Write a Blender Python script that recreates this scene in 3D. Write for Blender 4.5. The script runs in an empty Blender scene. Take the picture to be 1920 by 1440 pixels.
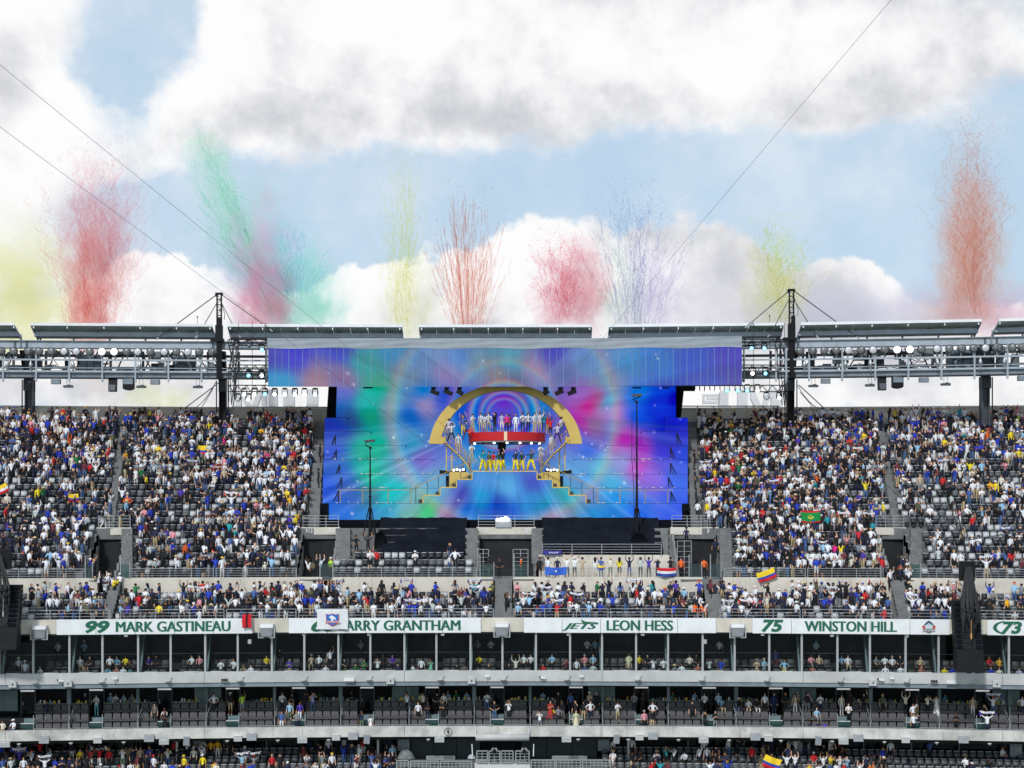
import bpy, bmesh, math, random
import numpy as np
from mathutils import Vector, Matrix, noise as mnoise
R = math.radians
random.seed(11); RNG = np.random.default_rng(11)
sc = bpy.context.scene
COL = sc.collection
# ------------------------------------------------------------------ camera
F = 3120.0                       # focal length in pixels of a 1920 px wide frame
CZ = 40.0                        # eye height above the pitch
HOR = 943.0                      # row of the eye level
cam_d = bpy.data.cameras.new('camera'); cam = bpy.data.objects.new('camera', cam_d); COL.objects.link(cam)
cam.location = (0, 0, CZ); cam.rotation_euler = (R(90), 0, 0)
cam_d.sensor_width = 36; cam_d.lens = 36 * F / 1920; cam_d.shift_y = (HOR - 720) / 1920
cam_d.clip_end = 6000; cam_d.clip_start = 0.5
sc.camera = cam
sc.view_settings.view_transform = 'Standard'; sc.view_settings.look = 'None'
sc.view_settings.exposure = 0.03; sc.view_settings.gamma = 1.0; sc.view_settings.use_curve_mapping = False
sc.cycles.transparent_max_bounces = 24; sc.cycles.max_bounces = 6; sc.cycles.volume_bounces = 3
sc.cycles.volume_max_steps = 96; sc.cycles.use_denoising = True
# ------------------------------------------------------------------ sun
SUN_EL, SUN_AZ = 40, 200         # azimuth clockwise from +Y: behind the camera, to the left
sun_d = bpy.data.lights.new('sun', 'SUN'); sun_d.energy = 2.3; sun_d.angle = R(5); sun_d.color = (1, .995, .985)
sun = bpy.data.objects.new('sun', sun_d); COL.objects.link(sun)
sdir = Vector((math.sin(R(SUN_AZ)) * math.cos(R(SUN_EL)), math.cos(R(SUN_AZ)) * math.cos(R(SUN_EL)), math.sin(R(SUN_EL))))
sun.rotation_euler = sdir.to_track_quat('Z', 'Y').to_euler(); sun.location = (0, 0, 120)
# ------------------------------------------------------------------ sky with clouds
def lin(c):
    c = np.asarray(c, float) / 255.0
    return np.where(c <= .04045, c / 12.92, ((c + .055) / 1.055) ** 2.4)
def L3(*c):
    return tuple(float(v) for v in lin(c))
class NT:
    def __init__(s, t): s.t = t
    def n(s, ty, **k):
        x = s.t.nodes.new(ty)
        for a, v in k.items(): setattr(x, a, v)
        return x
    def link(s, a, b): s.t.links.new(a, b)
    def val(s, node_in, v):
        if hasattr(v, 'is_output'): s.link(v, node_in)
        else: node_in.default_value = v
    def m(s, op, a, b=0.0, c=None, clamp=False):
        x = s.n('ShaderNodeMath', operation=op); x.use_clamp = clamp
        s.val(x.inputs[0], a); s.val(x.inputs[1], b)
        if c is not None: s.val(x.inputs[2], c)
        return x.outputs[0]
    def v(s, op, a, b=None):
        x = s.n('ShaderNodeVectorMath', operation=op)
        s.val(x.inputs[0], a)
        if b is not None: s.val(x.inputs[1], b)
        return x.outputs['Value'] if op in ('DOT_PRODUCT', 'LENGTH') else x.outputs[0]
    def noise(s, vec, scale, detail=4, rough=.55, out=0):
        x = s.n('ShaderNodeTexNoise'); s.val(x.inputs['Vector'], vec); x.inputs['Scale'].default_value = scale
        x.inputs['Detail'].default_value = detail; x.inputs['Roughness'].default_value = rough
        return x.outputs[out]
    def ramp(s, f, lo, hi):
        x = s.n('ShaderNodeMapRange', interpolation_type='SMOOTHSTEP'); s.val(x.inputs[0], f)
        x.inputs[1].default_value = lo; x.inputs[2].default_value = hi
        return x.outputs[0]
    def mix(s, f, a, b):
        x = s.n('ShaderNodeMix', data_type='RGBA'); s.val(x.inputs[0], f)
        for i, q in ((6, a), (7, b)):
            if hasattr(q, 'is_output'): s.link(q, x.inputs[i])
            else: x.inputs[i].default_value = (*q[:3], 1)
        return x.outputs[2]
world = bpy.data.worlds.new('World'); sc.world = world; world.use_nodes = True
W = NT(world.node_tree); world.node_tree.nodes.clear()
w_out = W.n('ShaderNodeOutputWorld'); w_bg = W.n('ShaderNodeBackground'); W.link(w_bg.outputs[0], w_out.inputs[0])
sky = W.n('ShaderNodeTexSky', sky_type='NISHITA'); sky.sun_disc = False
sky.sun_elevation = R(SUN_EL); sky.sun_rotation = R(SUN_AZ); sky.air_density = 1.0; sky.dust_density = 1.2; sky.ozone_density = 1.2
STR = 0.11
w_bg.inputs[1].default_value = STR
tc = W.n('ShaderNodeTexCoord'); gen = tc.outputs['Generated']
sx = W.n('ShaderNodeSeparateXYZ'); W.link(gen, sx.inputs[0])
az = W.m('ARCTAN2', sx.outputs[0], sx.outputs[1]); el = W.m('ARCSINE', sx.outputs[2])
cb = W.n('ShaderNodeCombineXYZ'); W.link(az, cb.inputs[0]); W.link(el, cb.inputs[1])
uv = cb.outputs[0]
def wob(scale, amt, det=5):
    n = W.noise(gen, scale, det, .6, 1)
    return W.v('MULTIPLY', W.v('SUBTRACT', n, (.5, .5, .5)), (amt, amt, 0))
uvw = W.v('ADD', W.v('ADD', W.v('ADD', uv, wob(7, .075)), wob(30, .026)), wob(95, .009))
def gblob(vec, px, py, rx, ry, w):
    u, v = math.atan((px - 960) / F), math.atan((HOR - py) / F * math.cos(math.atan((px - 960) / F)))
    d = W.v('MULTIPLY', W.v('SUBTRACT', vec, (u, v, 0)), (F / rx, F / ry, 0))
    return W.m('MULTIPLY', W.m('EXPONENT', W.m('MULTIPLY', W.v('DOT_PRODUCT', d, d), -1.0)), w)
def gsum(vec, lst):
    t = None
    for b in lst:
        g = gblob(vec, *b); t = g if t is None else W.m('ADD', t, g)
    return t
fb = W.noise(gen, 5.5, 7, .6)                                   # clouds everywhere
CL = [(-40, 60, 190, 210, .75), (60, 250, 220, 100, .50), (620, 60, 330, 170, .75), (900, 130, 420, 110, .55), (1300, 110, 380, 140, .70),
      (1750, 110, 300, 110, .62), (1000, -60, 500, 150, .6), (1480, 215, 260, 45, .26), (700, 240, 300, 42, .34), (330, 250, 160, 70, .28),
      (40, 450, 150, 120, .45), (960, 740, 1300, 80, .4),
      (245, 30, 95, 80, -.75), (210, 125, 80, 80, -.70), (310, 60, 60, 60, -.35), (240, 190, 60, 50, -.3), (360, 20, 60, 40, -.25), (160, 260, 90, 40, -.2), (1450, 45, 40, 40, -.42), (760, 390, 330, 60, -.45), (1300, 350, 320, 58, -.45), (1700, 400, 280, 100, -.5),
      (500, 370, 200, 70, -.40), (1915, 250, 90, 70, -.45), (300, 400, 190, 62, -.55), (520, 450, 110, 90, -.4)]
LOWC = [(370, 570, 130, 100, 1.0), (330, 520, 60, 46, .5), (640, 590, 90, 88, 1.0), (60, 590, 160, 80, .8), (980, 520, 150, 112, 1.05), (1140, 560, 125, 122, .95), (1290, 520, 160, 106, 1.0),
        (1585, 585, 100, 74, 1.0), (800, 600, 130, 92, .9), (1460, 600, 150, 60, .7), (1800, 630, 260, 70, .8), (230, 640, 140, 60, .7), (960, 730, 1300, 90, .9)]
def billow(off, scale, d=9, r=.60):
    n = W.noise(W.v('ADD', gen, off), scale, d, r)
    return n
n1 = billow((0, 0, 0), 15, 8, .56); n1u = billow((-.008, -.004, .016), 15, 8, .56)  # the same billows a little towards the sun
n2 = billow((3, 1, 2), 48, 9, .66); n2u = billow((2.9985, .999, 2.0035), 52, 8, .62)
det = W.m('ADD', W.m('MULTIPLY', W.m('SUBTRACT', n1, .5), .95), W.m('MULTIPLY', W.m('SUBTRACT', n2, .5), .58))
dens = W.m('ADD', W.m('ADD', W.m('MULTIPLY', fb, .95), -.06), W.m('ADD', gsum(uvw, CL), W.m('MULTIPLY', det, .62)))
mask_soft = W.ramp(dens, .34, .92)                              # high bank
dl = W.m('ADD', gsum(uvw, LOWC), W.m('MULTIPLY', det, .50))
mask_low = W.ramp(dl, .42, .60)                                 # crisp low cumulus
GREY = [(620, 215, 270, 46, 0.48), (900, 240, 230, 40, 0.48), (1290, 215, 330, 50, 0.55), (1130, 270, 180, 28, 0.33), (1560, 200, 220, 55, 0.33), (200, 240, 180, 60, 0.20),
        (-10, 180, 90, 100, 0.27), (1880, 120, 80, 120, 0.35), (1190, 80, 60, 70, 0.22), (330, 590, 130, 34, 0.27), (560, 240, 90, 40, 0.23),
        (700, 640, 120, 50, 0.23), (960, 620, 180, 46, 0.23), (1320, 610, 260, 50, 0.39), (1750, 610, 240, 56, 0.47), (1590, 600, 60, 30, 0.23),
        (230, 730, 330, 60, 0.65), (1720, 730, 330, 60, 0.55), (820, 150, 160, 60, 0.20), (430, 130, 90, 70, 0.16)]
n0 = billow((5, 2, 1), 6.5, 7, .55); n0u = billow((4.985, 1.99, 1.03), 6.5, 7, .55)
emb = W.m('ADD', W.m('MULTIPLY', W.m('SUBTRACT', n0u, n0), 4.6), W.m('ADD', W.m('MULTIPLY', W.m('SUBTRACT', n1u, n1), 2.0), W.m('MULTIPLY', W.m('SUBTRACT', n2u, n2), .45)))   # billows shade what lies below them
gf = W.m('ADD', gsum(uvw, GREY), W.m('ADD', W.m('MULTIPLY', W.m('SUBTRACT', W.noise(gen, 9, 7, .62), .46), 1.7), emb))
ccol = W.mix(W.ramp(gf, -.15, 1.30), tuple(v / STR for v in (.965, .965, .97)), tuple(v / STR for v in (.59, .60, .645)))
milk = W.mix(.80, sky.outputs[0], tuple(v / STR for v in (.53, .69, .85)))   # thin haze over the blue
milk = W.mix(W.ramp(W.noise(gen, 6, 7, .62), .38, .76), milk, tuple(v / STR for v in (.76, .83, .90)))
W.link(W.mix(mask_low, W.mix(mask_soft, milk, ccol), ccol), w_bg.inputs[0])
# ------------------------------------------------------------------ helpers
def S(Y): return Y / F
def P(px, py, Y): return Vector(((px - 960) * Y / F, Y, CZ + (HOR - py) * Y / F))
def cv(X): return 2.9 * (X / 40.0) ** 2                        # the stand curves towards the pitch at both ends
def cvr(X): return (5.5 if X > 0 else 1.7) * (X / 45.0) ** 2   # the roof ring likewise
def Xat(px, Y0, c=cv):
    Y = Y0
    for _ in range(4):
        X = (px - 960) * Y / F; Y = Y0 - c(X)
    return X
def Pc(px, py, Y0, c=cv):
    X = Xat(px, Y0, c); return P(px, py, Y0 - c(X))
def Zc(py, Y0): return CZ + (HOR - py) * Y0 / F
class MB:
    def __init__(s): s.v = []; s.f = []; s.mi = []; s.sm = []
    def add(s, vs, fs, mi=0, sm=False):
        b = len(s.v); s.v.extend([tuple(q) for q in vs]); s.f.extend([tuple(i + b for i in f) for f in fs]); s.mi += [mi] * len(fs); s.sm += [sm] * len(fs)
    def box(s, c, d, mi=0, rz=0.0, rx=0.0, ry=0.0):
        x, y, z = d[0] / 2, d[1] / 2, d[2] / 2
        vs = [Vector((a * x, b * y, e * z)) for a in (-1, 1) for b in (-1, 1) for e in (-1, 1)]
        if rz or rx or ry:
            M = Matrix.Rotation(rz, 3, 'Z') @ Matrix.Rotation(ry, 3, 'Y') @ Matrix.Rotation(rx, 3, 'X'); vs = [M @ q for q in vs]
        vs = [q + Vector(c) for q in vs]
        s.add(vs, [(0, 1, 3, 2), (4, 6, 7, 5), (0, 4, 5, 1), (2, 3, 7, 6), (0, 2, 6, 4), (1, 5, 7, 3)], mi)
    def hexa(s, a, mi=0):            # eight corners: 4 of one face, then the 4 opposite
        s.add(a, [(3, 2, 1, 0), (4, 5, 6, 7), (0, 1, 5, 4), (1, 2, 6, 5), (2, 3, 7, 6), (3, 0, 4, 7)], mi)
    def bar(s, a, b, w, h=None, mi=0):
        a, b = Vector(a), Vector(b); h = h or w; d = b - a; L = d.length
        if L < 1e-6: return
        q = d.to_track_quat('X', 'Z').to_matrix(); m = (a + b) / 2
        vs = [q @ Vector((i * L / 2, j * w / 2, k * h / 2)) + m for i in (-1, 1) for j in (-1, 1) for k in (-1, 1)]
        s.add(vs, [(0, 1, 3, 2), (4, 6, 7, 5), (0, 4, 5, 1), (2, 3, 7, 6), (0, 2, 6, 4), (1, 5, 7, 3)], mi)
    def tube(s, pts, r, n=6, mi=0, cap=True):
        pts = [Vector(p) for p in pts]; N = len(pts); vs = []; rr = r if isinstance(r, (list, tuple)) else [r] * N
        for i, p in enumerate(pts):
            d = (pts[min(i + 1, N - 1)] - pts[max(i - 1, 0)]).normalized()
            up = Vector((0, 0, 1)) if abs(d.z) < .9 else Vector((0, 1, 0))
            a = d.cross(up).normalized(); b = d.cross(a)
            vs += [p + (a * math.cos(2 * math.pi * k / n) + b * math.sin(2 * math.pi * k / n)) * rr[i] for k in range(n)]
        fs = [(i * n + k, i * n + (k + 1) % n, (i + 1) * n + (k + 1) % n, (i + 1) * n + k) for i in range(N - 1) for k in range(n)]
        s.add(vs, fs, mi, True)
        if cap: s.add(vs[:n], [tuple(range(n))], mi); s.add(vs[-n:], [tuple(range(n))[::-1]], mi)
    def lathe(s, c, axis, prof, n=14, mi=0):      # prof: (along axis, radius)
        axis = Vector(axis).normalized(); up = Vector((0, 0, 1)) if abs(axis.z) < .9 else Vector((1, 0, 0))
        a = axis.cross(up).normalized(); b = axis.cross(a); c = Vector(c)
        vs = [c + axis * t + (a * math.cos(2 * math.pi * k / n) + b * math.sin(2 * math.pi * k / n)) * r for t, r in prof for k in range(n)]
        fs = [(i * n + k, i * n + (k + 1) % n, (i + 1) * n + (k + 1) % n, (i + 1) * n + k) for i in range(len(prof) - 1) for k in range(n)]
        s.add(vs, fs, mi, True)
    def quad(s, a, b, c, d, mi=0): s.add([a, b, c, d], [(0, 1, 2, 3)], mi)
    def prism(s, outline, off, mi=0):             # outline: 3-D points of a flat polygon; off: extrusion vector
        n = len(outline); off = Vector(off); o = [Vector(p) for p in outline]
        s.add(o + [p + off for p in o], [tuple(range(n)), tuple(range(2 * n - 1, n - 1, -1))] + [(i, i + n, (i + 1) % n + n, (i + 1) % n) for i in range(n)], mi)
    def mesh(s, name, mats):
        me = bpy.data.meshes.new(name); me.from_pydata(s.v, [], s.f)
        for m in (mats if isinstance(mats, (list, tuple)) else [mats]): me.materials.append(m)
        me.polygons.foreach_set('material_index', s.mi); me.polygons.foreach_set('use_smooth', s.sm); me.update()
        return me
    def build(s, name, mats, parent=None, **tags):
        return obj(name, s.mesh(name, mats), parent, **tags)
def obj(name, data, parent=None, loc=None, rot=None, **tags):
    o = bpy.data.objects.new(name, data); COL.objects.link(o)
    if parent is not None:
        o.parent = parent
        o.matrix_parent_inverse = Matrix.Translation(-parent.location) if parent.get('wp') else Matrix()
    if loc is not None: o.location = loc
    if rot is not None: o.rotation_euler = rot
    tag(o, **tags); return o
def tag(o, label=None, cat=None, group=None, kind=None):
    if label: o['label'] = label
    if cat: o['category'] = cat
    if group: o['group'] = group
    if kind: o['kind'] = kind
    return o
def thing(name, label, cat, loc=(0, 0, 0), rz=0.0, group=None, world_parts=False):
    """Empty at the base of a thing; with world_parts its parts are given in world coordinates."""
    o = bpy.data.objects.new(name, None); COL.objects.link(o); o.location = loc; o.rotation_euler = (0, 0, rz)
    o.empty_display_size = .2
    if world_parts: o['wp'] = 1
    return tag(o, label, cat, group)
ORD = ['first', 'second', 'third', 'fourth', 'fifth', 'sixth', 'seventh', 'eighth', 'ninth', 'tenth', 'eleventh', 'twelfth', 'thirteenth', 'fourteenth',
       'fifteenth', 'sixteenth', 'seventeenth', 'eighteenth', 'nineteenth', 'twentieth', 'twenty-first', 'twenty-second', 'twenty-third', 'twenty-fourth', 'twenty-fifth', 'twenty-sixth',
       'twenty-seventh', 'twenty-eighth', 'twenty-ninth', 'thirtieth', 'thirty-first', 'thirty-second']
# ------------------------------------------------------------------ materials
def mat(name, c, rough=.6, metal=0.0, nz=0.0, nsc=2.0, c2=None, bump=0.0, spec=.5, streak=False):
    m = bpy.data.materials.new(name); m.use_nodes = True; t = NT(m.node_tree); b = m.node_tree.nodes['Principled BSDF']
    b.inputs['Roughness'].default_value = rough; b.inputs['Metallic'].default_value = metal; b.inputs['Specular IOR Level'].default_value = spec
    b.inputs['Base Color'].default_value = (*c, 1)
    if nz or c2:
        tcn = t.n('ShaderNodeTexCoord'); vec = tcn.outputs['Object']
        f = t.noise(vec, nsc, 6, .62)
        c2 = c2 or tuple(v * (1 - nz) for v in c)
        col = t.mix(t.ramp(f, .35, .7), tuple(min(1, v * (1 + nz * .35)) for v in c), c2)
        if streak:                                             # rain streaks that run down the face
            mp = t.n('ShaderNodeMapping'); t.link(vec, mp.inputs[0]); mp.inputs['Scale'].default_value = (1.6, 1.6, .16)
            st = t.ramp(t.noise(mp.outputs[0], 2.2, 5, .65), .55, .78)
            col = t.mix(t.m('MULTIPLY', st, .55), col, tuple(v * .55 for v in c2))
        t.link(col, b.inputs['Base Color'])
        t.link(t.m('ADD', t.m('MULTIPLY', f, .25), rough - .12), b.inputs['Roughness'])
        if bump:
            bn = t.n('ShaderNodeBump'); bn.inputs['Strength'].default_value = bump; bn.inputs['Distance'].default_value = .02
            t.link(t.noise(vec, nsc * 7, 4), bn.inputs['Height']); t.link(bn.outputs[0], b.inputs['Normal'])
    return m
def emis(name, c, s):
    m = bpy.data.materials.new(name); m.use_nodes = True; b = m.node_tree.nodes['Principled BSDF']
    b.inputs['Base Color'].default_value = (*[v * .3 for v in c], 1); b.inputs['Emission Color'].default_value = (*c, 1); b.inputs['Emission Strength'].default_value = s
    return m
def glassm(name, tint, refl=.10, rough=.02):
    m = bpy.data.materials.new(name); m.use_nodes = True; t = NT(m.node_tree); m.node_tree.nodes.clear()
    o = t.n('ShaderNodeOutputMaterial'); tr = t.n('ShaderNodeBsdfTransparent'); tr.inputs[0].default_value = (*tint, 1)
    gl = t.n('ShaderNodeBsdfGlossy'); gl.inputs['Roughness'].default_value = rough; gl.inputs[0].default_value = (.9, .95, 1, 1)
    fr = t.n('ShaderNodeLayerWeight'); fr.inputs[0].default_value = .25
    mx = t.n('ShaderNodeMixShader'); t.link(t.m('ADD', t.m('MULTIPLY', fr.outputs['Fresnel'], .22), refl * .14, clamp=True), mx.inputs[0])
    t.link(tr.outputs[0], mx.inputs[1]); t.link(gl.outputs[0], mx.inputs[2]); t.link(mx.outputs[0], o.inputs[0])
    return m
M = {}
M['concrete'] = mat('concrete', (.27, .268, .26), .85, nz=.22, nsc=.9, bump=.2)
M['precast'] = mat('precast_panel', (.65, .60, .51), .8, nz=.16, nsc=.6, bump=.15, streak=True)
M['fascia'] = mat('fascia_concrete', (.52, .515, .505), .8, nz=.16, nsc=.5, bump=.12)
M['fascia_stained'] = mat('stained_fascia_concrete', (.58, .565, .525), .85, nz=.34, nsc=.7, bump=.15, streak=True)
M['tread'] = mat('tread_concrete', (.155, .157, .158), .9, nz=.25, nsc=1.4, bump=.2)
M['step'] = mat('step_concrete', (.19, .192, .19), .9, nz=.22, nsc=1.6, bump=.2)
M['steel'] = mat('painted_steel', (.36, .41, .46), .5, nz=.16, nsc=1.2)
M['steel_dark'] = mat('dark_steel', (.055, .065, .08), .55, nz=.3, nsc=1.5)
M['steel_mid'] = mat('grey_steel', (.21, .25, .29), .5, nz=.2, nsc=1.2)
M['galv'] = mat('galvanised_rail', (.42, .44, .45), .4, .55, nz=.15, nsc=3)
M['black'] = mat('black_metal', (.010, .010, .012), .6, nz=.3, nsc=4, spec=.2)
M['cloth_black'] = mat('black_cloth', (.006, .007, .010), .95, nz=.4, nsc=1.2, bump=.3, spec=.08)
M['cover'] = mat('dark_tarpaulin', (.008, .010, .016), .95, nz=.35, nsc=.8, bump=.3, spec=.08)
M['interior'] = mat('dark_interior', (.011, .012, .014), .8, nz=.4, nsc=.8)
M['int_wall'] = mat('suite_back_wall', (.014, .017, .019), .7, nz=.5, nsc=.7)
M['teal'] = mat('teal_panel', (.145, .21, .22), .6, nz=.15, nsc=1)
M['darkgreen'] = mat('dark_green_panel', (.018, .034, .036), .5, nz=.3, nsc=1)
M['counter'] = mat('counter_top', (.20, .24, .19), .4, nz=.2, nsc=3)
M['white'] = mat('white_panel', (.80, .81, .82), .45, nz=.09, nsc=.9)
M['white_dull'] = mat('dull_white_paint', (.62, .62, .62), .5, nz=.10, nsc=2)
M['mullion'] = mat('mullion_metal', (.44, .45, .46), .4, .2, nz=.1, nsc=3)
M['green_letter'] = mat('green_lettering', L3(22, 98, 74), .45, nz=.06, nsc=3)
M['grey_box'] = mat('grey_enclosure', (.24, .255, .27), .5, nz=.12, nsc=3)
M['pale_box'] = mat('pale_enclosure', (.50, .51, .50), .5, nz=.12, nsc=3)
M['seat_light'] = mat('pale_grey_seat', (.50, .51, .52), .45, nz=.12, nsc=2)
M['seat_mid'] = mat('mid_grey_seat', (.10, .11, .12), .45, nz=.15, nsc=2)
M['seat_dark'] = mat('charcoal_seat', (.022, .026, .034), .45, nz=.2, nsc=2)
M['suite_seat'] = mat('padded_seat', (.088, .084, .086), .6, nz=.2, nsc=5, bump=.2)
M['suite_pad'] = mat('seat_piping', (.11, .108, .11), .6, nz=.2, nsc=5)
M['gold'] = mat('gold_paint', L3(212, 182, 96), .6, 0, nz=.05, nsc=.8)
M['gold_dark'] = mat('gold_rail', L3(176, 146, 78), .4, .3, nz=.12, nsc=3)
M['red'] = mat('red_lacquer', L3(196, 14, 22), .35, nz=.08, nsc=2)
M['cream'] = mat('cream_paint', L3(238, 214, 176), .5)
M['stair'] = mat('dark_stair', (.045, .05, .048), .7, nz=.2, nsc=3)
M['fabric_grey'] = mat('grey_canvas', (.33, .365, .40), .95, nz=.10, nsc=.35, spec=.1)
M['solar'] = mat('solar_underside', (.24, .28, .25), .4, nz=.4, nsc=1.2)
M['solar_rib'] = mat('solar_rib', (.60, .64, .60), .5, nz=.2, nsc=2)
M['lens_dark'] = mat('floodlight_glass_dark', (.17, .18, .18), .25, nz=.15, nsc=5)
M['lens_light'] = mat('floodlight_glass_pale', (.62, .62, .66), .25, nz=.1, nsc=5)  # on floodlights the pale tone paints in a reflection that depends on facing
M['lens_glint'] = emis('floodlight_glint', (1, 1, 1), 2.2)  # glow stands in for a bright reflection on the floodlight glass
M['lamp_white'] = emis('lit_white_lamp', (1, 1, .98), 5)
M['lamp_cyan'] = emis('lit_cyan_lamp', (.22, .72, 1), 3)
M['lamp_soft'] = emis('ceiling_batten', (.95, .97, 1), .42)
M['glow_warm'] = emis('fitted_screen_glow', (.9, .95, 1), 2.0)
M['glass_suite'] = glassm('suite_glass', (.90, .93, .93), .05)
M['glass_room'] = glassm('inner_room_glass', (.55, .62, .63), .05)
M['glass_green'] = glassm('green_tinted_balustrade', (.55, .70, .68), .35, .2)
M['number'] = mat('white_numeral', (.72, .74, .76), .5)
M['cable'] = mat('black_cable', (.02, .02, .022), .6)
M['cable_grey'] = mat('grey_wire_rope', (.085, .09, .10), .5, .3)
M['turf'] = mat('turf', (.07, .13, .045), .9, nz=.3, nsc=.4)
M['yellow'] = mat('yellow_plastic', L3(236, 196, 40), .5)
M['orange_rope'] = mat('orange_rope', L3(205, 150, 95), .8)
M['plastic_grey'] = mat('crumpled_plastic', (.42, .45, .48), .5, nz=.3, nsc=3, bump=.5)
# ------------------------------------------------------------------ ground
def sweep(mb, x0, x1, prof, Y0, c=cv, step=2.0, mi=0, caps=True, closed=True):
    n = max(1, int(math.ceil(abs(x1 - x0) / step))); k = len(prof); vs = []
    for i in range(n + 1):
        x = x0 + (x1 - x0) * i / n; y = Y0 - c(x)
        vs += [(x, y + dy, z) for dy, z in prof]
    e = k if closed else k - 1
    fs = [(i * k + j, (i + 1) * k + j, (i + 1) * k + (j + 1) % k, i * k + (j + 1) % k) for i in range(n) for j in range(e)]
    if caps and closed: fs += [tuple(range(k)), tuple(range(n * k + k - 1, n * k - 1, -1))]
    mb.add(vs, fs, mi)
def rect(y0, y1, z0, z1): return [(y0, z0), (y1, z0), (y1, z1), (y0, z1)]
g = MB(); g.quad((-1500, -300, 0), (1500, -300, 0), (1500, 3000, 0), (-1500, 3000, 0))
g.build('ground', mat('ground', (.22, .22, .20), .9, nz=.3, nsc=.05), kind='structure')
g = MB(); g.quad((-75, -5, .004), (75, -5, .004), (75, 104, .004), (-75, 104, .004)); g.build('pitch', M['turf'], kind='structure')
# ------------------------------------------------------------------ the grandstand
XE = 58.0
stand = thing('grandstand', 'three-tier concrete stadium grandstand filling the lower two thirds of the scene', 'grandstand', (0, 130, 0), world_parts=True)
def part(name, mb, m, **k): return mb.build(name, m, stand, **k)
# upper deck: four front rows, a cross wall, then twenty-four rows
ROWS = [(131.0 + .8 * i, 30.5 + .5 * i, .8) for i in range(4)]
Z0U, DZ, DY, Y0U, NU = 33.9, .567, .83, 135.2, 24
UP = [(Y0U + DY * k, Z0U + DZ * k, DY) for k in range(NU)]
def vx(p0, p1, Y): return Xat(p0, Y), Xat(p1, Y)
VOMS = [(170, 228), (562, 626), (898, 1000), (1268, 1350), (1658, 1708)]     # tunnel mouths in the upper deck
VX = [vx(a, b, 138) for a, b in VOMS]
VROW = 7                                                                      # rows cut away by a mouth
STAGE0, STAGE1 = vx(606, 1290, 145)                                            # the stage stands here
PLAT = vx(1003, 1262, 137)                                                    # wheelchair platform right of the middle mouth
def segs(cuts):
    xs = [(-XE, XE)]
    for a, b in cuts:
        out = []
        for p, q in xs:
            if b <= p or a >= q: out.append((p, q))
            else:
                if a > p: out.append((p, a))
                if b < q: out.append((b, q))
        xs = out
    return xs
for i, (y, z, d) in enumerate(ROWS):
    mb = MB(); sweep(mb, -XE, XE, rect(-.4, .4, z - .75, z), y); part('terrace_row', mb, M['tread'])
for k, (y, z, d) in enumerate(UP):
    mb = MB()
    cuts = list(VX) if k < VROW else []
    if k < 3: cuts.append(PLAT)
    if k >= 8: cuts.append((STAGE0, STAGE1))
    for a, b in segs(cuts): mb = MB(); sweep(mb, a, b, rect(-.415, .415, z - .9, z), y); part('terrace_row', mb, M['tread'])
mb = MB()                                                                     # cross wall between the two banks
ZW = Z0U + .02
walls = segs([vx(925, 962, 134.4), vx(196, 222, 134.4), vx(1318, 1356, 134.4), vx(1672, 1704, 134.4), vx(604, 622, 134.4)])
for a, b in walls:
    n = max(1, round((b - a) / 7.5))
    for i in range(n):
        mb = MB(); p, q = a + (b - a) * i / n + .012, a + (b - a) * (i + 1) / n - .012
        sweep(mb, p, q, rect(-.16, .16, 31.4, ZW + .1), 134.62); part('cross_wall_panel', mb, M['precast'])
mb = MB(); a, b = PLAT
sweep(mb, a, b, rect(-.41, 2.0, Z0U - .9, Z0U - .05), 135.2); part('wheelchair_platform', mb, M['concrete'])
mb = MB(); sweep(mb, a + .3, b - .3, rect(-.1, .1, Z0U - .1, UP[3][1] + .12), 137.25); part('platform_wall', mb, M['precast'])
# back wall and its coping
ZB = Zc(768, 155.4)
n = 16
for i in range(n):
    x0, x1 = -XE + 2 * XE * i / n, -XE + 2 * XE * (i + 1) / n
    mb = MB(); sweep(mb, x0 + .012, x1 - .012, rect(-.15, .15, 44, ZB), 155.4); part('back_wall_panel', mb, M['precast'])
mb = MB(); sweep(mb, -XE, XE, rect(-.22, .22, ZB + .002, ZB + .16), 155.4); part('wall_coping', mb, M['precast'])
# closed body below and behind the deck, so that nothing is see-through from the side
mb = MB()
sweep(mb, -XE, XE, [(0, 0), (26, 0), (26, 46), (25.6, 46), (4.2, 31.0), (4.2, 0)], 131.5); part('stand_body', mb, M['interior'])
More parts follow.
